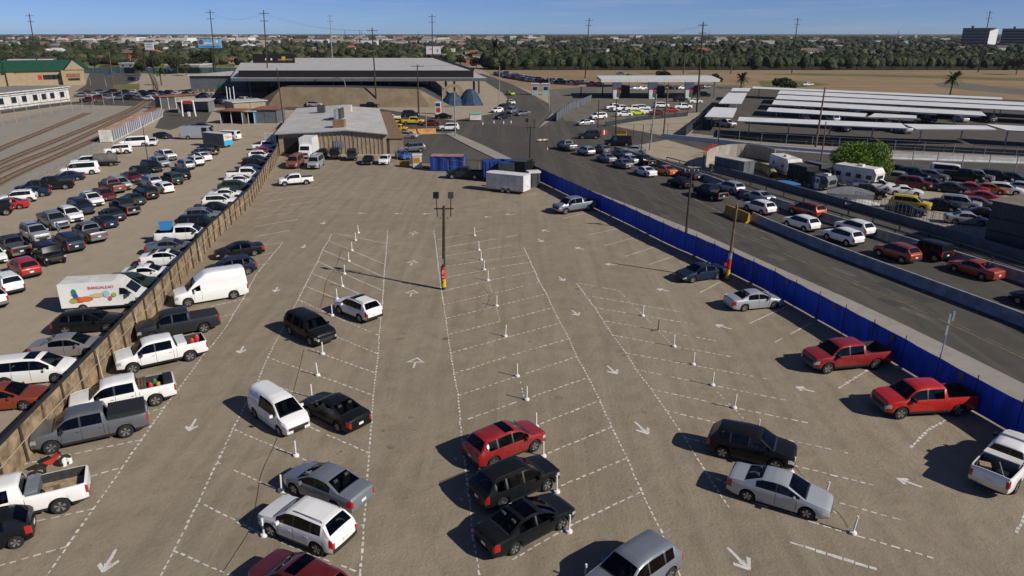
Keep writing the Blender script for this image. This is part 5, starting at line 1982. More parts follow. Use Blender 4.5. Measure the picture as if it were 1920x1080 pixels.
# brown lean-to and shed
a0, a1 = G(728, 290), G(742, 258)
o2 = empty('lean_to', (xr + .6, yF, 0), 0, 'brown sloping lean-to roof along the right side of the metal building', 'building')
b2 = (xr + .6, yF)
def fn(mb):
    x0, x1 = xr + .25, xr + 3.4
    mb.prism([(x0, yF), (x1, yF), (x1 - (xr - xrb), yB), (x0 - (xr - xrb), yB)], ze - .9, ze - .78, M_BROWN)
bpart('roof', o2, b2, fn)
def fn(mb):
    for k in range(6):
        t = (k + .1) / 6
        mb.box((xr + 3.2 - (xr - xrb) * t, yF + (yB - yF) * t, (ze - .9) / 2), (.2, .2, ze - .9), M_TAND)
    mb.box((xr + 1.8, yF + .3, (ze - .9) / 2), (2.6, .12, ze - .9), M_TANW)
bpart('wall', o2, b2, fn)
g = G(742, 288)
o = empty('shed', (g.x, g.y, 0), 0, 'small tan shed with a dark roof beside the blue small car', 'shed')
mb = MB(); mb.box((-.4, 1.2, 1.2), (2.6, 2.4, 2.4), M_TANW); mb.build('wall', o)
mb = MB(); mb.prism([(-2.0, -.3), (1.2, -.3), (1.2, 2.7), (-2.0, 2.7)], 2.42, 2.56, M_DGREY); mb.build('roof', o)
mb = MB(); mb.box((.2, -.03, 1.0), (.9, .05, 1.9), M_TAND); mb.build('door', o)

# portable toilet-like booth with yellow panels
g = G(783, 316)
o = empty('portable_booth', (g.x, g.y, 0), .1, 'small white and yellow portable booth left of the blue container', 'booth')
mb = MB(); mb.box((0, .7, 1.15), (1.5, 1.3, 2.1), M_OFFW); mb.build('body', o)
mb = MB(); mb.box((-.1, .03, 1.4), (1.1, .04, .9), M_YEL); mb.build('panel', o)
mb = MB(); mb.prism([(-.85, -.05), (.85, -.05), (.85, 1.45), (-.85, 1.45)], 2.21, 2.36, M_WHITE); mb.build('roof', o)
for i, (px, w, h, m, lab) in enumerate((((758, 312), 1.8, .9, M_YEL, 'low yellow board leaning beside the white and yellow booth'), ((796, 313), 2.2, .5, M_CARTON, 'pile of tan planks between the booth and the blue container'))):
    g = G(*px)
    mb = MB()
    for k in range(5):
        mb.box((rnd.uniform(-.1, .1), k * .12, h * (k + .5) / 5), (w * rnd.uniform(.85, 1), .5, h / 5.2), m, rnd.uniform(-.05, .05))
    tag(mb.build('plank_pile', None, (g.x, g.y, 0)), lab, 'planks')

# junk and dark machinery behind the white trailer
def junk_truck(px, ang, L, W, H, m, mt, label):
    g = G(*px)
    o = empty('junk_truck', (g.x, g.y, 0), ang, label, 'truck')
    mb = MB()
    mb.prism([(-L / 2, -W / 2), (L / 2, -W / 2), (L / 2, W / 2), (-L / 2, W / 2)], .8, H, m, mt)
    for k in range(5):
        mb.box((-L / 2 + (k + .5) * L / 5, -W / 2 - .04, (H + .8) / 2), (.1, .08, H - .9), M_POST)
    mb.build('body', o)
    mb = MB()
    mb.prism([(L / 2 + .05, -W * .45), (L / 2 + 1.6, -W * .42), (L / 2 + 1.6, W * .42), (L / 2 + .05, W * .45)], .6, H * .8, m)
    mb.build('cab', o)
    for x in (-L * .3, L / 2 + .8):
        for s in (1, -1):
            wheel_part(o, x, s * W * .42, .45, .28)
    return o
junk_truck((925, 338), .2, 3.4, 2.3, 3.2, M_BLUEP, M_BLUEP, 'old blue box truck at the corner of the lot behind the dark pickup')
junk_truck((953, 340), 1.4, 3.8, 2.4, 3.2, M_DGREY, M_BLUEP, 'dark junk truck with a blue top behind the white trailer')
junk_truck((978, 340), 1.2, 3.4, 2.4, 3.4, M_BLK, M_DGREY, 'black junk truck nearest the blue fence behind the white trailer')
def crate(px, w, d, h, m, name, label, cat, rz=0.0):
    g = G(*px)
    mb = MB()
    mb.box((0, 0, h * .5), (w, d, h), m)
    for s in (-1, 1):
        mb.box((s * w * .3, -d / 2 - .02, h * .5), (.08, .04, h * .96), M_POST)
    mb.box((0, 0, h + .02), (w * 1.03, d * 1.03, .05), m)
    return tag(mb.build(name, None, (g.x, g.y, 0), rz), label, cat)
crate((916, 339), 1.0, .25, 2.5, M_CARTON, 'board_stack', 'upright tan boards leaning at the blue box truck', 'boards')
crate((974, 348), .9, .7, 1.6, mat('olive tin', (.16, .15, .09), .7), 'metal_cabinet', 'olive metal cabinet right behind the white trailer roof', 'cabinet')
crate((1000, 350), 1.7, 1.2, 2.1, M_DGREY, 'water_tank_box', 'dark box with a white lid between the white trailer and the blue fence', 'box', .3)
g = G(1000, 350)
mb = MB(); mb.prism([(-.95, -.7), (.95, -.7), (.95, .7), (-.95, .7)], 2.16, 2.45, M_OFFW); tag(mb.build('tarp_bundle', None, (g.x, g.y, 0), .3), 'crumpled white sheet on top of the dark box by the blue fence', 'tarp')

M_BANK = mat('bank panel', (.19, .142, .09), .9, var=.22, scale=.35)
# customs hall -----------------------------------------------------------------
YE = 243.0
xa, xb = AT(432, 145, YE).x, AT(914, 153, YE).x
zE = AT(700, 147, YE).z
zR0 = AT(700, 138, YE + 3).z
xA, xB = AT(447, 132, YE + 3).x, AT(888, 139, YE + 3).x
zT = AT(660, 132, YE + 3).z
yb = 372.0
xAb, xBb = AT(480, 109, yb).x, AT(814, 109, yb).x
o = empty('customs_hall', (xa, YE, 0), 0, 'huge flat grey roofed customs hall with a black fascia on a tan bank', 'building')
base = (xa, YE)
bpart('eave_slab', o, base, lambda mb: mb.prism([(xa, YE), (xb, YE), (xBb + 8, yb), (xAb - 8, yb)], zE - .9, zE + .1, M_GREYC, M_ROOFG))
bpart('roof', o, base, lambda mb: mb.prism([(xA, YE + 3), (xB, YE + 3), (xBb, yb), (xAb, yb)], zE + .1, zT, M_BLK, M_ROOFG))
bpart('parapet', o, base, lambda mb: [mb.prism([(xB - .3, YE + 2.9), (xB + .3, YE + 2.9), (xBb + .3, yb), (xBb - .3, yb)], zT, zT + .5, M_BLK)])
def fn(mb):
    for k in range(9):
        x = xa + (k + .5) * (xb - xa) / 9
        mb.box((x, YE + 4, (zE - .9) / 2), (.7, .7, zE - .9), M_DGREY)
        mb.box((x, YE + 40, (zE - .9) / 2), (.7, .7, zE - .9), M_DGREY)
bpart('column', o, base, fn)
bpart('back_wall', o, base, lambda mb: mb.prism([(xa + 6, YE + 26), (xb - 30, YE + 26), (xb - 30, YE + 27), (xa + 6, YE + 27)], 0, zE - .9, M_DGREY))
zb = AT(640, 164, 233).z
def fn(mb):
    x0, x1, x2, x3 = AT(480, 183, 239).x, AT(512, 160, 233).x, AT(785, 172, 233).x, AT(842, 204, 231).x
    f0, f1 = AT(480, 181, 236), AT(655, 200, 231)
    # sloping bank: foot line and crest line
    foot = [(x0 - 1, 238), (x1 - 2, 231), ((x1 + x2) / 2, 229.5), (x2 + 4, 229), (x3 + 3, 230)]
    crest = [(x0 + 2, 240), (x1 + 2, 234.5), ((x1 + x2) / 2, 233.5), (x2, 233.5), (x3, 233)]
    zz = [.3, zb, zb, zb - .6, .3]
    back = [(x0 + 2, 262), (x1 + 2, 262), ((x1 + x2) / 2, 262), (x2, 262), (x3, 250)]
    for i in range(4):
        mb.poly([(*foot[i], 0), (*foot[i + 1], 0), (*crest[i + 1], zz[i + 1]), (*crest[i], zz[i])], M_BANK)
        mb.poly([(*crest[i], zz[i]), (*crest[i + 1], zz[i + 1]), (*back[i + 1], zz[i + 1] - .3), (*back[i], zz[i] - .3)], M_DGREY)
tag(bpart('retaining_bank', None, (0, 0), fn), 'long sloping tan bank wall under the front of the customs hall', 'wall')
# rooftop sign
ys = 308.0
p0, p1 = AT(473, 100, ys), AT(553, 118, ys)
so = empty('rooftop_sign', (p0.x, ys, p1.z), 0, 'long black sign board with small gold marks on the customs hall roof', 'sign')
W, H = p1.x - p0.x, p0.z - p1.z
mb = MB(); mb.box((W / 2, 0, H / 2 - .2), (W, .8, H), M_BLK); mb.build('board', so)
mb = MB()
mb.box((W * .745, -.42, H * .48), (1.5, .06, 1.5), mat('gold sign', (.5, .33, .04), .5))
for k in range(3):
    mb.box((W * (.62 + .03 * k), -.42, H * .34), (.5, .06, .6), mat('dull gold sign', (.22, .18, .09), .5))
for k in range(5):
    mb.box((W * (.82 + .03 * k), -.42, H * .36), (.5, .06, .6), mat('dull gold sign', (.22, .18, .09), .5))
mb.build('sign_mark', so)
for k in range(2):
    mb = MB()
    mb.box((W * (.32 + .13 * k), -.42, H * .38), (.6, .06, .8), M_PVC)
    mb.build('sign_mark', so)
mb = MB()
for k in range(7):
    mb.box((W * (k + .5) / 7, 1.0, H / 2 - .6), (.2, .2, H + .8), M_POST)
mb.build('frame', so)
# grey side hall left of it
yg = 292.0
x0, x1 = AT(356, 150, yg).x, AT(462, 150, yg).x
z1 = AT(400, 141, yg).z
o = empty('side_hall', (x0, yg, 0), 0, 'grey walled side hall with a pale roof left of the customs hall', 'building')
bpart('wall', o, (x0, yg), lambda mb: mb.prism([(x0, yg), (x1, yg), (x1, yg + 40), (x0 + 8, yg + 40)], 0, z1 - .2, M_GREYC))
bpart('roof', o, (x0, yg), lambda mb: mb.prism([(x0 - .6, yg - .8), (x1, yg - .8), (x1, yg + 41), (x0 + 7.4, yg + 41)], z1 - .2, z1 + .1, M_OFFW, M_ROOFG))
bpart('door', o, (x0, yg), lambda mb: mb.box((x0 + 12, yg - .06, 1.4), (2.6, .1, 2.8), M_GREENP))
bpart('yellow_post', o, (x0, yg), lambda mb: [mb.box((x0 + 3 + k * 2.2, yg - 1.2, .55), (.3, .3, 1.1), M_YEL) for k in range(9)])
# blue tent structure at the right end
g = G(866, 199)
o = empty('blue_sculpture', (g.x, g.y, 0), 0, 'big blue twin peaked tarpaulin tent under the right end of the customs roof', 'tent')
zz = AT(870, 160, g.y).z
for cx, w, h in ((-3.0, 4.2, zz * .62), (2.6, 4.2, zz * .8)):
    mb = MB()
    K = 10
    for i in range(K):
        a0, a1 = 2 * math.pi * i / K, 2 * math.pi * (i + 1) / K
        for (f0, z0), (f1, z1b) in zip(((1, 0), (.8, .35), (.55, .7), (.3, .95)), ((.8, .35), (.55, .7), (.3, .95), (.02, 1))):
            mb.poly([(cx + w * f0 * math.cos(a0) * (1 + .15 * (i % 2)), 3 + 2.4 * f0 * math.sin(a0), h * z0), (cx + w * f0 * math.cos(a1) * (1 + .15 * ((i + 1) % 2)), 3 + 2.4 * f0 * math.sin(a1), h * z0),
                     (cx + w * f1 * math.cos(a1), 3 + 2.4 * f1 * math.sin(a1), h * z1b), (cx + w * f1 * math.cos(a0), 3 + 2.4 * f1 * math.sin(a0), h * z1b)], mat('blue tarpaulin', (.012, .04, .09), .7, var=.35, scale=.6))
    mb.build('canopy', o)
g = G(848, 196)
o = empty('entrance_arch', (g.x, g.y + 4, 0), 0, 'pale rounded arch gate beneath the customs roof left of the blue tent', 'gate')
mb = MB()
za = AT(847, 156, g.y + 4).z
for k in range(10):
    a0, a1 = math.pi * k / 10, math.pi * (k + 1) / 10
    for r0, r1 in ((3.4, 2.3),):
        q4 = [(r0 * math.cos(a0), 0, za - 3 + r0 * math.sin(a0) * .8), (r0 * math.cos(a1), 0, za - 3 + r0 * math.sin(a1) * .8), (r1 * math.cos(a1), 0, za - 3 + r1 * math.sin(a1) * .8), (r1 * math.cos(a0), 0, za - 3 + r1 * math.sin(a0) * .8)]
        mb.poly(q4[::-1], M_CREAM)
        mb.poly([(p[0], .6, p[2]) for p in q4], M_CREAM)
mb.build('arch', o)
for s in (-1, 1):
    mb = MB(); mb.box((s * 2.85, .3, (za - 3) / 2), (1.1, .8, za - 3), M_CREAM); mb.build('pier', o)
# kiosk, teal cart
g = G(822, 214)
o = empty('kiosk', (g.x, g.y, 0), 0, 'narrow white kiosk with red and blue panels on the corner before the tan bank', 'kiosk')
mb = MB(); mb.box((0, 0, 1.7), (1.6, 1.2, 3.4), M_OFFW); mb.build('body', o)
mb = MB(); mb.box((0, -.63, 2.7), (1.3, .05, .9), M_BLUEP); mb.build('panel', o)
mb = MB(); mb.box((.1, -.63, 1.2), (1.2, .05, 1.3), M_RED); mb.build('panel', o)
g = G(892, 227)
o = empty('food_cart', (g.x, g.y, 0), .1, 'white and teal vending cart on the traffic island before the intersection', 'cart')
mb = MB(); mb.box((0, 0, 1.0), (3.0, 1.5, 1.3), M_OFFW); mb.build('body', o)
mb = MB(); mb.prism([(-1.8, -1), (1.8, -1), (1.8, 1), (-1.8, 1)], 2.1, 2.25, mat('teal canopy', (.16, .42, .36), .6)); mb.build('canopy', o)
mb = MB()
for sx in (-1.6, 1.6):
    for sy in (-.8, .8):
        mb.box((sx, sy, 1.05), (.08, .08, 2.1), M_STEEL)
mb.build('frame', o)
for s in (-1, 1):
    wheel_part(o, .8 * s, .8, .32, .16)

# green roofed shop ---------------------------------------------------------------
SA = rad(31)
S0 = AT(118, 156, 334.0)
SX, SY = math.cos(SA), math.sin(SA)
def X(px, py=150):
    k = (px - 960) / (F * CP - (py - 540) * SP)
    return (k * S0.y - S0.x) / (SX - k * SY)
YS = 0.0
x0, x1, x2, x3 = X(-25), X(60), X(118), X(160)
zw = AT(118, 132, S0.y).z
zg = AT(118, 113.5, S0.y + 5).z
o = empty('shop', (S0.x, S0.y, 0), SA, 'cream walled shop with green metal roofs and a pointed front gable', 'building')
base = (0, 0)
def fn(mb):
    mb.prism([(x0, YS), (x2, YS), (x2, YS + 24), (x0, YS + 24)], 0, zw, M_CREAM)
    mb.prism([(x2 - .1, YS - 3), (x3, YS - 3), (x3, YS + 24), (x2 - .1, YS + 24)], 0, zw + .05, M_CREAM)
    mb.prism([(x1 - 9, YS - 1.2), (x1 - 6, YS - 1.2), (x1 - 6, YS + 2), (x1 - 9, YS + 2)], 0, zw + .02, M_CREAM)
bpart('wall', o, base, fn)
def fn(mb):
    zz2 = AT(139, 113, S0.y).z
    xm = (x2 + x3) / 2 + .6
    mb.poly([(x2 + 1.4, YS - 3.4, zw + .3), (x3 + .6, YS - 3.4, zw + .3), (xm, YS - 3.4, zz2)], M_CREAM)
    for xe in (x2 + .8, x3 + 1.2):
        q4 = [(xe, YS - 3.6, zw + .25), (xm, YS - 3.6, zz2 + .15), (xm, YS + 12, zz2 + .15), (xe, YS + 12, zw + .25)]
        mb.poly(q4 if xe < xm else q4[::-1], M_GREENR)
bpart('front_gable', o, base, fn)
def fn(mb):
    def hip(xa2, xb2, ya, yb2, za2, zb2, ins):
        A2 = [(xa2, ya, za2), (xb2, ya, za2), (xb2, yb2, za2), (xa2, yb2, za2)]
        B2 = [(xa2 + ins, ya + 6, zb2), (xb2 - ins, ya + 6, zb2), (xb2 - ins, yb2 - 6, zb2), (xa2 + ins, yb2 - 6, zb2)]
        for i in range(4):
            mb.poly([A2[i], A2[(i + 1) % 4], B2[(i + 1) % 4], B2[i]], M_GREENR)
        mb.poly(B2, M_GREENR)
    hip(x0 - 1, x2 + 4, YS - 1, YS + 25, zw + .02, zg, .4)
    hip(x2 - 1, x3 + 3, YS + 1.5, YS + 26, zw + .04, zg - .3, 4)
    hip(x1 - 10, x1 - 5, YS - 2, YS + 10, zw + .05, zg + .2, .6)
bpart('roof', o, base, fn)
for px, w, m in ((99, 2.4, M_WIN), (88, 2.4, M_WIN), (107, 2.6, M_WIN), (76, 1.5, M_RED)):
    bpart('window', o, base, lambda mb: mb.box((X(px), YS - .06, zw * .55), (w, .1, 2.0), m))
bpart('awning', o, base, lambda mb: mb.box(((x2 + x3) / 2, YS - 3.1, zw * .66), (5.2, .2, 1.5), M_TILE))
bpart('window', o, base, lambda mb: mb.box(((x2 + x3) / 2, YS - 3.06, zw * .38), (4.6, .1, 1.0), M_WIN))
VB('pickup', 'dark red', 'dark red pickup parked before the windows of the green roofed shop', (83, 143, 106, 155), 170, (), 2)

# long white shed by the tracks --------------------------------------------------
a, c = G(-60, 214), G(132, 189)
d = (c - a).normalized(); n = Vector((-d.y, d.x, 0)); L = (c - a).length
o = empty('long_shed', (a.x, a.y, 0), math.atan2(d.y, d.x), 'long white shed with a flat grey roof and dark windows by the railway', 'building')
H = AT(131, 163, c.y).z
mb = MB(); mb.prism([(0, 0), (L, 0), (L, 19), (0, 19)], 0, H, M_OFFW); mb.build('wall', o)
mb = MB(); mb.prism([(-.6, -.6), (L + .6, -.6), (L + .6, 19.6), (-.6, 19.6)], H, H + .3, M_OFFW, mat('grey gravel roof', (.2, .195, .185), .9, var=.15, scale=.3)); mb.build('roof', o)
for u in (.42, .52, .63, .72, .81, .92, .3, .18):
    w = MB(); w.box((L * u, -.05, H * .52), (2.0, .1, H * .4), M_WIN); f = w.build('window', o)
    w = MB(); w.box((L * u, -.03, H * .52), (2.4, .06, H * .46), M_WHITE); w.build('frame', f)
w = MB()
for k in range(14):
    w.box((L * (k + .5) / 14, -.04, H * .5), (.12, .08, H * .98), M_STEEL)
for z in (.14, .82):
    w.box((L / 2, -.05, H * z), (L, .1, .16), M_GREYC)
w.build('wall_strip', o)

# chain link fence along the shed
def wire_fence(px, H, label, step=5.0, m=M_STEEL, rails=2, r=.05, mesh=None):
    S = resample([G(*p).xy for p in px], step)
    base = S[0].copy()
    o = empty('wire_fence', (base.x, base.y, 0), 0, label, 'fence')
    for p in S:
        k = MB(); k.tube((p.x - base.x, p.y - base.y, 0), (p.x - base.x, p.y - base.y, H), r, r, m, 6); k.build('post', o)
    k = MB()
    for z in [H * (i + 1) / rails - .04 for i in range(rails)]:
        k.path([(p.x - base.x, p.y - base.y, z) for p in S], r * .6, m, 5)
    k.build('rail', o)
    if mesh:
        k = MB()
        for a, c in zip(S, S[1:]):
            a, c = a - base, c - base
            L = (c - a).length
            nn = int(L / mesh)
            for i in range(nn):
                p = a.lerp(c, (i + .5) / nn)
                k.box((p.x, p.y, H / 2), (.03, .03, H), m)
        k.build('bars', o)
    return o
wire_fence([(-120, 262), (10, 236), (145, 207), (240, 190)], 3.6, 'thin chain link fence between the long white shed and the tracks', 6.0, M_STEEL, 2, .07)
wire_fence([(-160, 480), (0, 388), (110, 325), (205, 272)], 1.8, 'wire fence between the row of parked cars and the tracks', 3.5, M_STEEL, 2, .04)
wire_fence([(745, 302), (800, 318), (905, 328)], 2.0, 'wire fence on the edge of the marked lot by the side asphalt', 3.0, M_STEEL, 2, .04)
wire_fence([(1155, 260), (1300, 256), (1322, 240), (1345, 210)], 3.0, 'dark wire fence round the inspection yard', 4.0, M_POST, 2, .05)
wire_fence([(1345, 262), (1440, 272), (1640, 284), (1920, 300), (2200, 318)], 2.4, 'fence of slim posts along the front of the carport yard', 5.0, M_STEEL, 2, .05)
wire_fence([(1660, 318), (1713, 323), (1780, 325), (1835, 328), (1907, 332), (2100, 345)], 3.4, 'leaning white fence posts between the back street and the right hand lot', 3.8, M_STEEL, 1, .09)
wire_fence([(1600, 389), (1680, 411), (1760, 435), (1850, 462)], 2.2, 'grey barred railing along the right hand lot above the low wall', 3.0, M_GREYC, 2, .04, .5)
# green mesh behind carports
def mesh_fence(px, H, label, m):
    S = resample([G(*p).xy for p in px], 5.0)
    base = S[0].copy()
    o = empty('mesh_fence', (base.x, base.y, 0), 0, label, 'fence')
    k = MB()
    for a, c in zip(S, S[1:]):
        a, c = a - base, c - base
        d = (c - a).normalized()
        k.box(((a.x + c.x) / 2, (a.y + c.y) / 2, H / 2), ((c - a).length - .2, .04, H - .2), m, math.atan2(d.y, d.x))
    k.build('screen', o)
    for p in S:
        k = MB(); k.tube((p.x - base.x, p.y - base.y, 0), (p.x - base.x, p.y - base.y, H + .2), .07, .07, M_POST, 6); k.build('post', o)
M_SCREEN = mat('dark blue green mesh', (.012, .025, .034), .8, var=.3, scale=.5)
mesh_fence([(1338, 258), (1440, 268), (1640, 280), (1920, 294), (2200, 310)], 1.3, 'low dark mesh along the front of the carport yard', M_SCREEN)
mesh_fence([(1285, 255), (1335, 215), (1392, 172)], 2.2, 'dark mesh fence between the inspection yard and the carports', M_SCREEN)
mesh_fence([(1043, 228), (1056, 218), (1068, 208), (1085, 202), (1110, 190)], 2.4, 'curved grey panel fence beside the booths', M_GREYC)
mesh_fence([(1135, 237), (1200, 226), (1310, 216)], 1.2, 'low dark mesh before the cars waiting in the inspection yard', M_SCREEN)

# inspection canopy ------------------------------------------------------------
YC = 258.0
zc0, zc1 = AT(1240, 154, YC).z, AT(1240, 148.5, YC).z
xl, xr = AT(1127, 150, YC).x, AT(1350, 153, YC).x
yk = G(1240, 141.5, zc1).y
o = empty('inspection_canopy', (xl, YC, 0), 0, 'wide white flat canopy on thick white columns over the border inspection lanes', 'canopy')
base = (xl, YC)
bpart('roof', o, base, lambda mb: mb.prism([(xl, YC), (xr, YC), (xr + 3, yk), (xl + 1, yk)], zc0, zc1, M_WHITE, M_WHITE))
for px in (1157, 1225, 1294):
    x = AT(px, 170, YC).x
    def fn(mb):
        mb.mesh([(x - .9, YC + 2, 0), (x + .9, YC + 2, 0), (x + .9, YC + 4, 0), (x - .9, YC + 4, 0), (x - 1.3, YC + 2, zc0), (x + 1.9, YC + 2, zc0), (x + 1.9, YC + 4, zc0), (x - 1.3, YC + 4, zc0)],
                [(0, 1, 5, 4), (1, 2, 6, 5), (2, 3, 7, 6), (3, 0, 4, 7)], M_WHITE)
    bpart('column', o, base, fn)
    bpart('flag_panel', o, base, lambda mb: mb.box((x + 1.0, YC + 1.9, zc0 * .5), (.9, .1, 1.7), M_RED))
    bpart('flag_panel', o, base, lambda mb: mb.box((x + .9, YC + 1.9, zc0 * .24), (.9, .1, 1.4), M_GREENP))
    bpart('booth', o, base, lambda mb: mb.box((x + 4.8, YC + 12, 1.9), (2.6, 4, 3.8), M_DGREY))
bpart('column', o, base, lambda mb: mb.box((xr - 1, YC + 3, zc0 / 2), (.3, .3, zc0), M_GREYC))
# guard booths near the bend
for i, (px, m, lab) in enumerate((((1003, 178), M_STEEL, 'left one of the pale blue grey booths by the bend'), ((1023, 178), M_STEEL, 'right one of the pale blue grey booths by the bend'))):
    g = G(*px)
    mb = MB()
    mb.box((0, 0, 2.0), (2.4, 2, 4.0), mat('pale blue grey', (.3, .36, .42), .6))
    mb.box((0, 0, 4.1), (3, 2.6, .25), M_WHITE)
    mb.box((0, -1.02, 2.4), (1.6, .06, 1.2), M_WIN)
    tag(mb.build('guard_booth', None, (g.x, g.y, 0)), lab, 'booth')
g = G(1130, 180)
mb = MB(); mb.prism([(-10, -2), (6, -2), (8, 4), (-8, 4)], 3.4, 3.8, M_TANW)
for k in (-8, 0, 5):
    mb.box((k, 1, 1.7), (.4, .4, 3.4), M_POST)
tag(mb.build('low_canopy', None, (g.x, g.y, 0)), 'low tan canopy left of the white inspection canopy', 'canopy')

# carports -----------------------------------------------------------------------
M_CARP = mat('white carport sheet', (.70, .70, .70), .5, var=.1, scale=.25)
CP_ = [
    ([(1371, 171), (1404, 171.5), (1408, 165.5), (1373, 165.3)], 'small white carport farthest back in the left column'),
    ([(1347, 194), (1390, 195), (1401, 174.6), (1366, 174)], 'middle white carport in the left column of three'),
    ([(1321, 219), (1374, 221), (1382, 203), (1337.5, 201)], 'nearest white carport of the left column, over the white pickup'),
    ([(1383, 227), (1702, 241), (1690, 231.5), (1386, 219.5)], 'long white carport nearest the back street on the left'),
    ([(1717, 242), (1869, 243), (1850, 236), (1694, 232.5)], 'white carport second in the front row'),
    ([(1888, 244.5), (2100, 255), (2090, 246), (1849, 233)], 'white carport at the right edge of the front row'),
    ([(1437, 209), (1621, 219.5), (1626, 213), (1442, 201.5)], 'white carport second row from the street, left piece'),
    ([(1627, 219.5), (1719, 222), (1718, 217), (1640, 212.5)], 'short white carport second row from the street, right piece'),
    ([(1447, 196), (1850, 217.5), (1840, 209.5), (1452, 188)], 'very long white carport third row from the street'),
    ([(1454, 185.5), (2000, 211), (2000, 204), (1459, 178)], 'very long white carport fourth row from the street'),
    ([(1458, 176), (2000, 202), (2000, 196), (1463, 169.5)], 'very long white carport fifth row from the street'),
    ([(1410, 166), (1880, 187), (1878, 183), (1412, 162.5)], 'thin looking white carport farthest back'),
]
for q4, lab in CP_:
    P4 = [G(x, y, 3.3) for x, y in q4]
    o = empty('carport', (P4[0].x, P4[0].y, 0), 0, lab, 'carport', 'white carports')
    b0 = P4[0]
    def fn(mb):
        mb.prism([(p.x, p.y) for p in P4], 3.15, 3.35, M_STEEL, M_CARP)
    bpart('roof', o, (b0.x, b0.y), fn)
    L = (P4[1] - P4[0]).length
    k = max(2, int(L / 9) + 1)
    for i in range(k):
        t = (i + .3) / k
        p = P4[0].lerp(P4[1], t).lerp(P4[3].lerp(P4[2], t), .45)
        mb = MB(); mb.box((p.x - b0.x, p.y - b0.y, 1.57), (.22, .22, 3.15), M_STEEL); mb.build('post', o)
VB('pickup', 'white', 'white pickup parked under the nearest carport of the left column', (1350, 221, 1371, 240), -60, (), 2)
for px, c, k in (((1505, 226), 'charcoal', 'sedan'), ((1560, 229), 'silver', 'suv'), ((1655, 233), 'black', 'sedan'), ((1580, 246), 'dark blue', 'sedan'), ((1690, 249), 'silver', 'pickup'), ((1740, 228), 'black', 'suv'), ((1800, 228), 'silver', 'sedan'), ((1850, 229), 'charcoal', 'suv'),
                 ((1500, 207), 'slate', 'sedan'), ((1540, 209), 'black', 'suv'), ((1600, 212), 'white', 'suv'), ((1700, 217), 'grey', 'sedan'), ((1770, 220), 'black', 'sedan')):
    p = G(*px)
    vehicle(k, c, '%s %s in the deep shade under the long white carports' % (c, SHORT.get(k, k)), (p.x, p.y), 92, (), 2, 'cars under the carports, %s %s' % (c, k))

# curved concrete wall and things in it --------------------------------------------
P = [(1322, 314), (1328, 306), (1345, 299), (1372, 295), (1400, 295), (1430, 299), (1458, 309)]
S = resample([G(*p).xy for p in P], 1.6)
base = S[0].copy()
o = empty('curved_wall', (base.x, base.y, 0), 0, 'curved pale concrete panel wall round the yard left of the travel trailers', 'wall')
for a, c in zip(S, S[1:]):
    a, c = a - base, c - base
    d = (c - a)
    k = MB(); k.box(((a.x + c.x) / 2, (a.y + c.y) / 2, 1.25), (d.length - .05, .18, 2.5), M_CONCW, math.atan2(d.y, d.x)); k.build('panel', o)
mesh_fence([(1318, 316), (1344, 322)], 2.2, 'short blue tarpaulin fence at the left end of the curved wall', M_BLUE)
a, c = G(1356, 322), G(1394, 330)
container((a + c) / 2 + Vector((.4, 1.3, 0)), math.atan2(c.y - a.y, c.x - a.x), (c - a).length + 2.0, M_GREYC, 'grey shipping container with a white end inside the curved wall', M_ROOFG, H=2.4)
for i in range(9):
    pass
for i in range(3):
    g = G(1324 + i * 7, 296 - i * 4)
    mb = MB()
    for k in range(6):
        mb.box((k * .28 - .7, 0, .95), (.07, .07, 1.9), M_RED, .1)
    mb.box((0, 0, 1.7), (1.7, .05, .08), M_RED)
    mb.box((0, 0, .3), (1.7, .05, .08), M_RED)
    tag(mb.build('red_fence_panel', None, (g.x, g.y, 0), .5), 'red barred fence panel leaning at the outer side of the curved wall', 'fence panel', 'red barred panels')
# yellow curved hose
mb = MB()
R = [G(1410, 318), G(1425, 322), G(1438, 326), G(1446, 332), G(1449, 340)]
b0 = R[0]
for a, c in zip(R, R[1:]):
    K = 5
    for i in range(K):
        p, q2 = a.lerp(c, i / K) - b0, a.lerp(c, (i + 1) / K) - b0
        mb.tube((p.x, p.y, .75), (q2.x, q2.y, .75), .75, .68, mat('dull yellow', (.36, .28, .1), .7, var=.3, scale=2), 10, False)
tag(mb.build('yellow_duct', None, (b0.x, b0.y, 0)), 'fat curved yellow ribbed duct lying below the small camper trailer', 'duct')

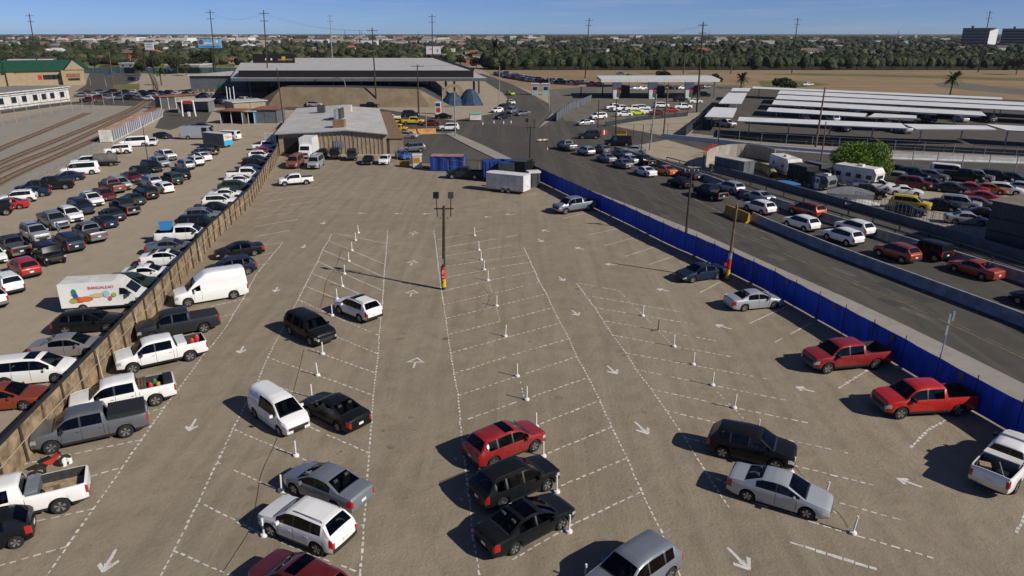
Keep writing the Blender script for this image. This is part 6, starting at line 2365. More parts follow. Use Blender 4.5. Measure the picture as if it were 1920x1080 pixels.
# travel trailers -----------------------------------------------------------------
def camper(front, rear, W, H, label, m=M_OFFW, step=0.0, win=4):
    a, c = G(*front), G(*rear)
    d = (c - a).normalized()
    n = Vector((-d.y, d.x, 0))
    L = (c - a).length
    ctr = (a + c) / 2 + n * (W / 2)
    o = empty('travel_trailer', (ctr.x, ctr.y, 0), math.atan2(d.y, d.x), label, 'travel trailer')
    prof = [(-L / 2, .6), (L / 2 - step, .6), (L / 2 - step, 1.5 if step else .6), (L / 2, 1.6), (L / 2 + .1, H - .7), (L / 2 - .4, H), (-L / 2 + .2, H), (-L / 2, H - .3)]
    mb = MB()
    for s in (1, -1):
        pts = [(x, s * W / 2, z) for x, z in prof]
        mb.poly(pts if s < 0 else pts[::-1], m)
    for (xa2, za), (xb2, zb2) in zip(prof, prof[1:] + prof[:1]):
        mb.poly([(xa2, W / 2, za), (xa2, -W / 2, za), (xb2, -W / 2, zb2), (xb2, W / 2, zb2)], m)
    mb.build('body', o)
    for i in range(win):
        k = MB(); k.box((-L / 2 + (i + .6) * L / (win + .2), -W / 2 - .02, H * .62), (.8, .05, .6), M_WIN); k.build('window', o)
    k = MB(); k.box((-L * .18, -W / 2 - .02, H * .48), (.75, .05, 1.8), M_WHITE); k.build('door', o)
    k = MB(); k.box((L / 2 + .08, 0, H * .62), (.06, W * .6, .6), M_WIN); k.build('window', o)
    k = MB(); k.box((.3, 0, H + .14), (.8, .7, .28), M_WHITE); k.build('roof_unit', o)
    k = MB(); k.box((0, -W / 2 - .012, H * .3), (L * .8, .02, .14), M_GREYC); k.build('stripe', o)
    for s in (1, -1):
        wheel_part(o, -.6, s * W * .42, .36); wheel_part(o, .3, s * W * .42, .36)
camper((1557, 348), (1636, 362), 2.5, 3.4, 'large white travel trailer with a stepped nose before the bright green tree', step=1.6)
camper((1440, 322), (1474, 336), 2.4, 3.1, 'small white camper trailer with a tan roof right of the curved wall', win=2)
camper((1521, 354), (1550, 360), 2.1, 2.2, 'small grey camper between dark trucks and the large white travel trailer', M_GREYC, win=2)
VB('pickup', 'white', 'white truck cab peeping out at the nose of the large travel trailer', (1618, 340, 1658, 362), -18, (), 2)
junk_truck((1502, 345), -1.2, 4.0, 2.3, 3.0, M_BLK, M_DGREY, 'black box truck in the shade left of the bright green tree')
junk_truck((1530, 341), -1.2, 3.6, 2.3, 3.1, M_DGREY, M_GREYC, 'dark grey box truck next to the bright green tree')
def covered_boat(px, ang, L, W, H, m, label):
    g = G(*px)
    mb = MB()
    K = 12
    rings = []
    for i in range(K + 1):
        x = -L / 2 + L * i / K
        f = math.sin(math.pi * min(1, .08 + .92 * (1 - i / K)) / 2)
        rings.append([(x, -W / 2 * f, .5), (x, -W / 2 * f * .98, H * .55), (x, -W * .12 * f, H * (.7 + .3 * math.sin(math.pi * i / K))), (x, W * .12 * f, H * (.7 + .3 * math.sin(math.pi * i / K))), (x, W / 2 * f * .98, H * .55), (x, W / 2 * f, .5)])
    for r0, r1 in zip(rings, rings[1:]):
        for j in range(5):
            mb.poly([r0[j], r1[j], r1[j + 1], r0[j + 1]][::-1], m)
    mb.poly(rings[0], m)
    o = empty('covered_boat', (g.x, g.y, 0), ang, label, 'boat')
    mb.build('tarp_cover', o, smooth=50)
    for s in (1, -1):
        wheel_part(o, -.5, s * W * .4, .33)
covered_boat((1592, 377), rad(-25), 6.0, 2.3, 2.0, mat('grey tarp', (.2, .21, .22), .75, var=.2, scale=1), 'boat under a grey tarp below the large travel trailer')
covered_boat((1473, 351), rad(-30), 4.2, 1.6, 1.0, M_LBLUE, 'small light blue boat by the low dark wall below the black box truck')
covered_boat((1615, 390), rad(-20), 4.2, 1.7, 1.1, M_OFFW, 'small white boat by the low dark wall below the black covered pickup')

# grey metal building at the right edge ---------------------------------------------
A = G(1843, 458)
d = Vector((math.cos(rad(-62)), math.sin(rad(-62)), 0))
n = Vector((math.cos(rad(28)), math.sin(rad(28)), 0))
Ht = AT(1848, 378, A.y).z
o = empty('grey_warehouse', (A.x, A.y, 0), rad(-62), 'dark grey metal building cut off by the right edge beside the right hand lot', 'building')
mb = MB(); mb.prism([(0, 0), (16, 0), (16, 15), (0, 15)], 0, Ht, M_DGREY)
for k in range(40):
    mb.box((.2 + k * .4, -.02, Ht / 2), (.12, .04, Ht - .1), M_DGREY)
mb.build('wall', o)
mb = MB(); mb.prism([(-.3, -.3), (16.3, -.3), (16.3, 15.3), (-.3, 15.3)], Ht, Ht + .18, M_DGREY, mat('tan grey roof', (.16, .14, .115), .9, var=.2, scale=.5)); mb.build('roof', o)
mb = MB()
for z in (Ht * .36, Ht * .66):
    mb.box((8, -.05, z), (16, .06, .16), M_POST)
mb.build('wall_band', o)

# huts and booths by the gate, left lot top -----------------------------------------
def hut(px0, px1, depth, H, wall, roof, label, name='hut', openfront=True, over=.5):
    a, c = G(*px0), G(*px1)
    d = (c - a).normalized()
    L = (c - a).length
    o = empty(name, (a.x, a.y, 0), math.atan2(d.y, d.x), label, 'hut')
    mb = MB()
    mb.box((L / 2, depth, H / 2), (L, .15, H), wall)
    for x in (0, L):
        mb.box((x, depth / 2, H / 2), (.15, depth, H), wall)
    if not openfront:
        mb.box((L / 2, 0, H / 2), (L, .15, H), wall)
    mb.build('wall', o)
    k = MB(); k.prism([(-over, -over), (L + over, -over), (L + over, depth + over), (-over, depth + over)], H, H + .22, roof, roof); k.build('roof', o)
    for i in range(max(2, int(L / 4)) + 1):
        q2 = MB(); q2.box((i * L / max(2, int(L / 4)), -.1, H / 2), (.14, .14, H), M_OFFW if wall is M_DGREY or wall is M_LBLUE else M_GREYC); q2.build('post', o)
    return o
hut((415, 232), (456, 233), 5, 3.2, M_DGREY, M_TILE, 'black fronted open stalls with white posts and a rusty roof')
hut((456, 232), (478, 232), 5, 3.0, M_LBLUE, mat('pale blue roof', (.3, .42, .46), .7), 'pale blue open stall beside the black fronted stalls')
hut((478, 231), (520, 231), 7, 3.4, M_GREYC, M_TILE, 'grey stall under the wide rust red roof', openfront=False)
hut((440, 214), (500, 210), 8, 3.2, M_TANW, M_ROOFG, 'low hut with a light grey roof behind the stalls', openfront=False)
hut((335, 212), (392, 211), 8, 3.2, M_STEEL, M_ROOFG, 'pale grey round ended canopy at the gate of the left dirt lot')
hut((303, 205), (331, 203), 4, 3.6, M_DGREY, M_TILE, 'small red roofed gate hut behind the white containers', openfront=False)
hut((320, 198), (368, 196), 4, 3.0, M_TANW, M_TILE, 'low hut with a red tile roof by the street', openfront=False)
g = G(355, 218)
o = empty('gate_frame', (g.x, g.y, 0), 0, 'two white leaning gate posts with a red sign at the left lot entrance', 'gate')
for s in (-1, 1):
    k = MB(); k.tube((s * 1.8, 0, 0), (s * 1.6, 0, 4.4), .22, .18, M_PVC, 8); k.build('post', o)
k = MB(); k.box((0, 0, 3.8), (2.2, .12, .9), M_RED); k.build('sign', o)
k = MB(); k.box((0, 0, .6), (.6, .4, 1.2), M_PVC); k.build('barrier_box', o)
for i, x in enumerate((427, 433, 440)):
    steel_pole((x + 1, 199), (x - 3, 162 + (i % 2) * 2), 'white slanting flag pole behind the stalls, %s of the three' % ('leftmost', 'middle', 'rightmost')[i], M_PVC, .16, None, 'flag_pole')

# billboards -----------------------------------------------------------------------
def billboard(x0, y0, x1, y1, D, m, label, legs=1, marks=(), base_y=None):
    p0, p1 = AT(x0, y0, D), AT(x1, y1, D)
    W, H = p1.x - p0.x, p0.z - p1.z
    o = empty('billboard', ((p0.x + p1.x) / 2, D, 0), 0, label, 'billboard')
    k = MB(); k.box((0, 0, (p0.z + p1.z) / 2), (W, .6, H), m); k.build('panel', o)
    k = MB()
    for z in (p0.z, p1.z):
        k.box((0, 0, z), (W + .5, .8, .35), M_GREYC)
    k.build('frame', o)
    for i in range(legs):
        x = 0 if legs == 1 else (-.3 + .6 * i / (legs - 1)) * W
        k = MB(); k.tube((x, .7, 0), (x, .7, p0.z - .4), .45, .45, M_POST, 8); k.build('leg', o)
    for (u, v, ru, rv, mm, nm) in marks:
        k = MB()
        k.poly([(W * (u - .5) + ru * W * math.cos(2 * math.pi * i / 14), -.32, p1.z + H * v + rv * H * math.sin(2 * math.pi * i / 14)) for i in range(14)], mm)
        k.build(nm, o)
M_SKYB = mat('sky blue poster', (.08, .33, .58), .5, var=.3, scale=.25, col2=(.3, .5, .66))
billboard(370, 72, 416, 90, 420, M_SKYB, 'light blue billboard with a round photo and white disc, behind the side hall', 1,
          ((.14, .62, .1, .26, mat('poster brown', (.16, .08, .06), .6), 'picture'), (.83, .68, .055, .16, M_PVC, 'disc'), (.45, .5, .2, .06, M_PVC, 'text_bar'), (.75, .44, .15, .05, mat('poster red', (.5, .2, .2), .6), 'text_bar'), (.5, .16, .46, .1, mat('poster deep blue', (.03, .2, .45), .6), 'text_bar')))
billboard(270.5, 78.5, 289, 94, 420, mat('pale poster', (.5, .52, .58), .6), 'pale square billboard on a single leg behind the shop', 1, ((.5, .7, .4, .07, mat('poster grey', (.2, .22, .3), .6), 'text_bar'), (.5, .4, .4, .07, mat('poster grey', (.2, .22, .3), .6), 'text_bar')))
billboard(799, 86, 826.5, 102, 420, mat('white poster', (.58, .58, .6), .6), 'white billboard with faint marks behind the customs hall', 1, ((.3, .6, .16, .12, mat('poster pink', (.5, .35, .33), .6), 'picture'), (.78, .45, .06, .2, mat('poster grey', (.2, .22, .3), .6), 'picture')))

# cones and small road things
def cone(px, label):
    g = G(*px)
    mb = MB()
    mb.box((0, 0, .03), (.4, .4, .06), mat('cone orange', (.5, .1, .03), .6))
    mb.lathe([(.16, .06), (.03, .75), (0, .75)], mat('cone orange', (.5, .1, .03), .6), 10)
    mb.lathe([(.125, .3), (.085, .5)], M_PVC, 10)
    tag(mb.build('traffic_cone', None, (g.x, g.y, .012)), label, 'traffic cone')
cone((1026, 282), 'orange traffic cone nearest the open road at the queue head')
cone((1040, 279), 'orange traffic cone beside the head car of the near lane')
for i, x in enumerate((1128, 1132, 1136)):
    g = G(x, 252)
    mb = MB(); mb.lathe([(.34, 0), (.26, .95), (0, 1.0)], M_RED if i != 1 else M_PVC, 10)
    tag(mb.build('barrel', None, (g.x, g.y, .01)), ('red barrel left of the white barrel before the yellow orange barrier', 'white barrel between two red barrels at the intersection', 'red barrel right of the white barrel before the yellow orange barrier')[i], 'barrel')
g = G(1017, 266)
o = empty('road_board', (g.x, g.y, 0), .3, 'low orange and white striped road board at the head of the queue', 'road sign')
for i in range(5):
    k = MB(); k.box((i * .5 - 1.0, 0, .45), (.48, .1, .3), M_PVC if i % 2 else M_ORNG); k.build('board', o)
k = MB()
for x in (-1.0, 1.0):
    k.box((x, 0, .16), (.1, .4, .32), M_POST)
k.build('legs', o)
for i, px in enumerate(((905, 234), (926, 231), (944, 232), (958, 231))):
    g = G(*px)
    mb = MB(); mb.lathe([(.16, 0), (.13, .6), (0, .63)], M_PVC, 8)
    tag(mb.build('lane_marker', None, (g.x, g.y, .01)), 'small white lane marker on the dark intersection', 'lane marker', 'white lane markers')

# pickup cargo ------------------------------------------------------------------------
def at_veh(o, x, y, z):
    c, s = math.cos(o.rotation_euler.z), math.sin(o.rotation_euler.z)
    return (o.location.x + c * x - s * y, o.location.y + s * x + c * y, z)
def cargo(o, x, y, z, fn, name, label, cat, rz=0):
    mb = MB(); fn(mb)
    tag(mb.build(name, None, at_veh(o, x, y, z), o.rotation_euler.z + rz, smooth=40), label, cat)
def can(mb, m, r=.14, h=.42):
    mb.lathe([(0, 0), (r, 0), (r, h * .8), (r * .5, h), (0, h)], m, 10)
cargo(t_w2, -1.7, .35, .83, lambda mb: can(mb, M_RED, .15, .6), 'gas_cylinder', 'red gas cylinder in the bed of the plant carrying pickup', 'gas cylinder')
cargo(t_w2, -1.95, -.1, .83, lambda mb: can(mb, M_GREENP, .16, .62), 'green_bottle', 'green canister in the bed of the plant carrying pickup', 'canister')
cargo(t_w2, -2.15, .2, .83, lambda mb: can(mb, M_ORNG, .17, .45), 'bucket', 'orange bucket in the bed of the plant carrying pickup', 'bucket')
cargo(t_w2, -2.7, 0, .83, lambda mb: mb.box((0, 0, .32), (.5, 1.3, .64), M_CANVAS), 'black_bin', 'black bin at the tailgate of the plant carrying pickup', 'bin')
cargo(t_w2, -1.25, 0, 1.34, lambda mb: [mb.box((.16 * k - .16, 0, .04), (.11, 1.7, .07), M_WOODL) for k in range(3)], 'planks', 'tan planks across the bed of the plant carrying pickup', 'planks')
cargo(t_w3, -1.45, 0, .83, lambda mb: mb.box((0, 0, .34), (.62, 1.7, .68), M_WHITE), 'tool_box', 'white tool box across the bed of a white crew cab pickup', 'tool box')
for k, (x, y) in enumerate(((-2.2, .1), (-2.6, -.35))):
    cargo(t_w3, x, y, .83, lambda mb: can(mb, M_RED, .17, .6), 'fuel_can', ('red fuel can in the middle of the bed beside the white tool box', 'red fuel can by the tailgate of the tool box pickup')[k], 'fuel can')
cargo(t_work, -.8, 0, .86, lambda mb: [mb.box((0, 0, .3), (.5, 1.6, .6), M_GREYC), mb.box((.0, 0, .61), (.54, 1.64, .04), M_STEEL)], 'tool_chest', 'grey metal chest behind the cab of the white work pickup', 'tool chest')
cargo(t_work, -1.5, .25, .86, lambda mb: [mb.box((0, 0, .12), (.7, .55, .24), M_TAND), mb.box((.1, .1, .3), (.35, .3, .14), M_CARTON, .5)], 'scrap_heap', 'brown scrap in the open bed of the white work pickup', 'scrap')
def fn(mb):
    mb.box((-1.75, 0, .012), (2.3, 1.62, .02), mat('sandy bed floor', (.34, .26, .16), .95, var=.35, scale=3))
cargo(t_work, 0, 0, .835, fn, 'bed_mat', 'sand covered mat in the bed of the white work pickup', 'mat')
cargo(t_wr, -1.4, 0, .83, lambda mb: [mb.box((0, 0, .36), (.5, 1.6, .72), M_GREYC), mb.box((0, 0, .74), (.56, 1.66, .05), M_OFFW)], 'tool_chest', 'grey tool chest in the loaded bed of the pickup at the right edge', 'tool chest')
cargo(t_wr, -2.4, .45, .83, lambda mb: mb.box((0, 0, .24), (.5, .5, .48), M_CARTON), 'carton', 'tan carton in the loaded bed of the pickup at the right edge', 'carton', .4)
cargo(t_wr, -2.4, -.3, .83, lambda mb: [mb.box((0, 0, .16), (.7, .5, .32), M_BLK), mb.tube((-.3, -.2, .3), (.5, .3, .6), .03, .03, M_STEEL, 6)], 'tool_heap', 'dark heap of tools in the loaded bed of the pickup at the right edge', 'tools')
cargo(t_wr, .25, 0, 1.97, lambda mb: mb.box((0, 0, .06), (.3, 1.2, .12), M_OFFW), 'beacon_bar', 'pale beacon bar on the cab roof of the pickup at the right edge', 'light bar')
# red dirt bike behind the work pickup
g = G(101, 884)
o = empty('dirt_bike', (g.x, g.y, 0.0), rad(60), 'red motorcycle standing between the grey pickup and the white work pickup', 'motorcycle')
for x in (-.65, .65):
    k = MB(); k.lathe([(.2, -.05), (.32, -.04), (.33, 0), (.32, .04), (.2, .05)], M_TYRE, 16, axis='Y'); link('wheel', k.data('wheel'), o, (x, 0, .33))
k = MB()
k.mesh([(-.5, -.12, .85), (.1, -.14, .82), (.45, -.1, .95), (.5, 0, .75), (-.5, .12, .85), (.1, .14, .82), (.45, .1, .95), (-.1, -.1, .45), (-.1, .1, .45)],
       [(0, 1, 5, 4), (1, 2, 6, 5), (0, 7, 1), (4, 5, 8), (1, 7, 3, 2), (5, 6, 3, 8), (0, 4, 8, 7), (2, 3, 6)], M_RED)
k.build('fairing', o)
k = MB(); k.path([(.65, 0, .33), (.45, 0, .95), (.4, -.35, 1.05)], .03, M_POST); k.path([(.45, 0, .95), (.4, .35, 1.05)], .03, M_POST); k.build('handlebar', o)
k = MB(); k.box((-.3, 0, .9), (.6, .24, .1), M_BLK); k.build('seat', o)
for i, (px, h) in enumerate((((121, 873), .55), ((131, 868), .4))):
    g = G(*px)
    mb = MB(); can(mb, M_PVC, .14, h)
    tag(mb.build('water_jug', None, (g.x, g.y, 0)), ('tall white jug behind the bed of the white work pickup', 'short white jug behind the bed of the white work pickup')[i], 'jug')
# tank trailer in the row along the tracks
g = G(200, 311)
o = empty('tank_trailer', (g.x, g.y, 0), rad(20), 'grey cylindrical tank trailer between the white vans by the tracks', 'trailer')
k = MB(); k.lathe([(0, -1.9), (.75, -1.8), (.85, -1.5), (.85, 1.5), (.75, 1.8), (0, 1.9)][::-1], mat('grey tank', (.12, .115, .11), .7, var=.3, scale=1), 16, (0, 0, 0), 'Y')
t = k.build('tank', o, (0, 0, 1.35), rad(90), smooth=40)
k = MB(); k.box((0, 0, .5), (4.4, 1.5, .12), M_POST); k.build('chassis', o)
for s in (1, -1):
    wheel_part(o, .9, s * .85, .36)
g = G(181, 309)
mb = MB(); mb.box((0, 0, .9), (1.8, 1.2, 1.6), M_YEL); mb.box((0, 0, 1.75), (1.9, 1.3, .1), M_TAND); mb.box((.3, -.62, 1.0), (.8, .04, .7), M_POST)
tag(mb.build('generator', None, (g.x, g.y, 0), rad(20)), 'dull yellow generator beside the grey tank trailer', 'generator')
# light blue rack in the bed of the striped pickup
for v in VEHICLES:
    if v['label'].startswith('green striped white pickup'):
        cargo(v, -1.9, 0, 1.3, lambda mb: [mb.box((0, 0, .55), (1.3, .06, .9), M_LBLUE), mb.box((0, .5, .55), (1.3, .06, .9), M_LBLUE), mb.box((0, .25, 1.0), (1.4, .6, .05), M_LBLUE)], 'blue_rack', 'light blue rack in the bed of the green striped white pickup', 'rack')
        k = MB(); k.mesh([(1.05, -1.03, .55), (1.35, -1.03, .55), (1.55, -1.03, 1.15), (1.25, -1.03, 1.15)], [(0, 1, 2, 3)], M_GREENP); k.build('green_stripe', v)
# step van by the gate with a two coloured back
g = G(412, 279)
o = empty('step_van', (g.x - 1.5, g.y + 3, 0), rad(152), 'grey step van with a white and bright blue rear end, tail to the aisle', 'van')
k = MB(); k.prism([(-3.2, -1.1), (2.6, -1.1), (3.2, -.95), (3.2, .95), (2.6, 1.1), (-3.2, 1.1)], .5, 2.85, M_GREYC, M_ROOFG); k.build('body', o)
k = MB(); k.box((-3.22, 0, 2.15), (.04, 2.1, 1.3), M_OFFW); pnl = k.build('rear_panel', o)
k = MB(); k.box((-3.23, 0, 1.0), (.05, 2.1, .95), mat('bright blue panel', (.03, .35, .6), .5)); k.build('rear_panel', o)
t = link('lettering', text_mesh('Tepra', .7, m=M_REDSIGN), pnl, (-3.26, 0, 2.15)); t.rotation_euler = (math.pi / 2, 0, -math.pi / 2)
for x in (2.0, -2.0):
    for s in (1, -1):
        wheel_part(o, x, s * .98, .4, .26)
k = MB(); k.box((3.2, 0, 1.9), (.04, 1.7, .8), M_GLASS); k.build('windscreen', o)

# people ------------------------------------------------------------------------------
def person(pos, heading, label, shirt, trousers, arm=0.15, stride=.12):
    bm = bmesh.new()
    V = {}
    def v(n, x, y, z, r):
        V[n] = bm.verts.new((x, y, z)); R.append(r)
    R = []
    v('pel', 0, 0, .95, .135); v('chest', 0, 0, 1.28, .155); v('neck', 0, 0, 1.49, .06); v('head', .02, 0, 1.63, .095); v('top', .01, 0, 1.72, .07)
    for s, n in ((1, 'l'), (-1, 'r')):
        v('hip' + n, 0, s * .09, .88, .095); v('knee' + n, .04 * s * stride * 8, s * .1, .49, .062); v('ank' + n, .06 * s * stride * 8 - .02, s * .1, .09, .042); v('toe' + n, .06 * s * stride * 8 + .14, s * .11, .035, .035)
        v('sh' + n, 0, s * .19, 1.40, .062); v('el' + n, -.02 + arm * .3, s * .25, 1.12, .045); v('wr' + n, .05 + arm, s * .24, .90, .032); v('ha' + n, .08 + arm, s * .24, .81, .03)
    for a2, b2 in (('pel', 'chest'), ('chest', 'neck'), ('neck', 'head'), ('head', 'top')):
        bm.edges.new((V[a2], V[b2]))
    for n in 'lr':
        for a2, b2 in (('pel', 'hip' + n), ('hip' + n, 'knee' + n), ('knee' + n, 'ank' + n), ('ank' + n, 'toe' + n), ('chest', 'sh' + n), ('sh' + n, 'el' + n), ('el' + n, 'wr' + n), ('wr' + n, 'ha' + n)):
            bm.edges.new((V[a2], V[b2]))
    me = bpy.data.meshes.new('person')
    bm.verts.index_update()
    bm.to_mesh(me); bm.free()
    o = bpy.data.objects.new('person', me)
    COL.objects.link(o)
    sk = o.modifiers.new('Skin', 'SKIN')
    for i, dsk in enumerate(me.skin_vertices[0].data):
        dsk.radius = (R[i], R[i]); dsk.use_root = i == 0
    sb = o.modifiers.new('Subdivision', 'SUBSURF'); sb.levels = sb.render_levels = 1
    dg = bpy.context.evaluated_depsgraph_get()
    me2 = bpy.data.meshes.new_from_object(o.evaluated_get(dg))
    o.modifiers.clear(); o.data = me2
    for m in (shirt, trousers, M_SKIN, M_BLK):
        me2.materials.append(m)
    for p in me2.polygons:
        z = p.center.z
        p.material_index = 3 if z < .1 else (1 if z < .98 and abs(p.center.y) < .2 else (2 if z > 1.47 or (abs(p.center.y) > .18 and z < 1.12) else 0))
        p.use_smooth = True
    o.location = pos; o.rotation_euler = (0, 0, heading)
    h = MB(); h.lathe([(0, .11), (.07, .09), (.105, .03), (.1, -.04)][::-1], M_HAIR, 10, (-.015, 0, 1.66)); link('hair', h.data('hair', 60), o)
    tag(o, label, 'person')
    return o
g = G(112, 445)
person((g.x, g.y, 0), 1.0, 'person in a bright blue shirt standing between two dark grey pickups', M_LBLUE, M_GREYC)
g = G(228, 291)
person((g.x, g.y, 0), 2.5, 'person in an orange top beside the open doored white SUV by the tracks', mat('orange cloth', (.4, .13, .06), .8), M_TAND)
g = G(1333, 330)
person((g.x, g.y, 0), -1.0, 'person in black walking on the verge beyond the far queue barrier', M_BLK, M_DGREY)
# ------------------------------------------------------------------ waiting cars far off
def queue(pts, n, cols, label, group, head=None, jitter=.6, kinds=('sedan', 'crossover', 'suv', 'sedan', 'hatchback')):
    P = [G(*p) for p in pts]
    Ls = [(c - a).length for a, c in zip(P, P[1:])]
    T = sum(Ls)
    for i in range(n):
        t = (i + .5 + rnd.uniform(-.12, .12)) / n * T
        k = 0
        while t > Ls[k] and k < len(Ls) - 1:
            t -= Ls[k]; k += 1
        d = (P[k + 1] - P[k]).normalized()
        p = P[k] + d * t
        h = math.degrees(math.atan2(d.y, d.x)) if head is None else head
        c = rnd.choice(cols)
        vehicle(rnd.choice(kinds), c, '%s %s' % (c, label), (p.x + rnd.uniform(-.3, .3), p.y + rnd.uniform(-.3, .3)), h + rnd.uniform(-3, 3), (), 2, group + ', ' + c)


DARK = ['black', 'black', 'dark blue', 'charcoal', 'grey', 'silver', 'white', 'slate', 'dark red', 'black', 'white']
queue([(478, 200), (400, 194), (320, 190), (230, 187), (175, 187)], 18, DARK, 'car in the nearest line of the crowded street behind the tracks', 'queue on the cross street')
queue([(478, 193), (400, 188), (320, 184), (230, 180), (140, 182)], 19, DARK, 'car in the middle line of the crowded street behind the tracks', 'queue on the cross street middle')
queue([(440, 184), (360, 180), (240, 175), (150, 177)], 16, DARK, 'car in the far line of the crowded street behind the tracks', 'queue on the cross street far')
queue([(928, 140), (960, 148), (1000, 154), (1060, 159), (1125, 163)], 30, DARK + ['red', 'red'], 'car in the long queue along the dry field', 'queue by the field')
queue([(935, 136), (970, 145), (1010, 151), (1070, 156), (1130, 160)], 30, DARK + ['dark red'], 'car in the rear line of the queue along the dry field', 'rear queue by the field')
queue([(1165, 170), (1215, 168), (1260, 168), (1330, 166)], 14, DARK, 'car waiting in shade beyond the inspection canopy', 'cars beyond the canopy')
for k, c, bx, hd, lab in (
    ('sedan', 'lime', (951, 169, 962, 179), -60, 'lime green car on the bend of the street'), ('sedan', 'white', (953, 183, 963, 196), -70, 'white and yellow taxi below the lime green car on the bend'),
    ('suv', 'charcoal', (934, 196, 950, 208), -130, 'dark SUV on the bend beside a small white car'), ('hatchback', 'white', (926, 202, 938, 212), -130, 'small white car at the kerb of the bend'),
    ('sedan', 'dark blue', (932, 210, 953, 224), -135, 'dark blue sedan leading into the intersection'), ('suv', 'slate', (952, 199, 966, 214), -110, 'grey SUV behind the dark blue sedan on the bend'),
    ('sedan', 'grey', (972, 207, 989, 218), -140, 'grey sedan in the inner lane of the bend'), ('suv', 'white', (831, 231, 853, 246), 185, 'white SUV crossing by the orange barrier'),
    ('suv', 'dark blue', (751, 206, 789, 220), 0, 'dark blue SUV on the street below the tan bank'), ('sedan', 'black', (818, 211, 846, 223), 0, 'black sedan beside the red and blue kiosk'),
    ('sedan', 'dark red', (800, 226, 814, 236), 180, 'dark red car left of the short pale steel pole'), ('offroader', 'yellow', (734, 234, 761, 249), -10, 'yellow off-roader before the grey roofed building corner'),
    ('pickup', 'yellow', (757, 225, 791, 234), 0, 'yellow pickup on the street before the tan bank'), ('sedan', 'yellow', (740, 224, 757, 233), 0, 'yellow taxi behind the yellow off-roader'),
    ('sedan', 'white', (721, 212, 746, 226), 178, 'white sedan at the corner of the metal building roof'), ('sedan', 'dark red', (532, 182, 556, 192), 0, 'dark red car on the street above the rust red roof'),
    ('suv', 'silver', (578, 190, 602, 201), 0, 'silver SUV on the street above the grey metal roof'), ('sedan', 'grey', (612, 192, 632, 200), 0, 'grey sedan on the street above the grey metal roof'),
    ('pickup', 'black', (680, 193, 706, 204), 0, 'black pickup on the street by the leaning dark pole'),
    ('sedan', 'silver', (1084, 221, 1111, 236), -150, 'silver sedan leaving the inspection yard'), ('suv', 'white', (1108, 210, 1135, 225), -150, 'white SUV second in line leaving the inspection yard'),
    ('pickup', 'white', (1143, 196, 1158, 207), 20, 'white truck nearest the first canopy column'), ('pickup', 'white', (1158, 200, 1169, 210), 20, 'white truck behind the silver pole'),
    ('sedan', 'white', (1160, 209, 1180, 219), 10, 'low white car in front of the canopy'), ('pickup', 'white', (1176, 201, 1199, 210), 10, 'white pickup in the middle of the yard before the canopy'),
    ('suv', 'white', (1193, 197, 1214, 208), 10, 'white SUV behind the middle white pickup'), ('sedan', 'white', (1200, 204, 1222, 213), 10, 'white sedan right of the middle white pickup'),
    ('sedan', 'lime', (1186, 207, 1202, 216), 10, 'pale lime car in the yard before the canopy'), ('suv', 'white', (1232, 193, 1247, 203), 10, 'white SUV behind the middle canopy column'),
    ('sedan', 'dark red', (1226, 207, 1241, 216), 10, 'dark red sedan beside the second canopy pole'), ('sedan', 'red', (1252, 201, 1266, 211), 10, 'red sedan in the yard left of the white pickups'),
    ('pickup', 'white', (1268, 192, 1291, 206), 10, 'white pickup at the right end of the inspection yard'), ('suv', 'black', (1264, 178, 1288, 191), 10, 'black SUV under the right part of the canopy'),
    ('sedan', 'white', (1295, 183, 1312, 194), 10, 'white sedan right of the last canopy column'), ('suv', 'charcoal', (1312, 166, 1330, 182), -20, 'dark SUV at the far right of the inspection yard'),
    ('suv', 'dark blue', (240, 141, 259, 152), -10, 'dark blue SUV parked on the shop lawn'), ('sedan', 'blue', (193, 130, 222, 140), 5, 'blue car parked behind the shop drive'),
    ('pickup', 'dark red', (155, 180, 178, 193), -10, 'dark red tractor like truck at the street fence by the long shed'),
    ('small pickup', 'white', (1504, 151, 1524, 162), 10, 'white pickup alone on the dry field behind the carports'), ('sedan', 'grey', (1150, 133, 1178, 140), 0, 'pale car roof seen just over the canopy'),
):
    VB(k, c, lab, bx, hd, (), 2)

# ------------------------------------------------------------------ trees
def leaf_mat(name, col, col2):
    if name in MATS:
        return MATS[name]
    m = bpy.data.materials.new(name)
    nt, b = nodes_of(m)
    b.inputs['Roughness'].default_value = .7
    b.inputs['Specular IOR Level'].default_value = .2
    gi = nt.nodes.new('ShaderNodeNewGeometry')
    mx = nt.nodes.new('ShaderNodeMix'); mx.data_type = 'RGBA'
    mx.inputs['A'].default_value = (*col, 1); mx.inputs['B'].default_value = (*col2, 1)
    nt.links.new(gi.outputs['Random Per Island'], mx.inputs['Factor'])
    nt.links.new(mx.outputs['Result'], b.inputs['Base Color'])
    MATS[name] = m
    return m


M_LF_G = leaf_mat('bright green leaves', (.06, .12, .011), (.12, .19, .02))
M_LF_D = leaf_mat('dark green leaves', (.016, .025, .010), (.034, .043, .017))
M_LF_M = leaf_mat('mid green leaves', (.026, .036, .015), (.054, .062, .026))
M_LF_O = leaf_mat('olive leaves', (.045, .05, .022), (.085, .078, .036))
M_LF_P = leaf_mat('palm leaves', (.03, .075, .015), (.06, .12, .02))
M_BARK = mat('bark', (.09, .065, .045), .95, var=.4, scale=3)


def leaf(mb, p, s, m, rr):
    a = Vector((rr.gauss(0, 1), rr.gauss(0, 1), rr.gauss(0, .7))).normalized()
    b2 = a.orthogonal().normalized()
    c = a.cross(b2)
    t = rr.uniform(0, 6.28)
    u, w = b2 * math.cos(t) + c * math.sin(t), c * math.cos(t) - b2 * math.sin(t)
    mb.poly([p - u * s, p + w * s * .6, p + u * s, p - w * s * .6], m)


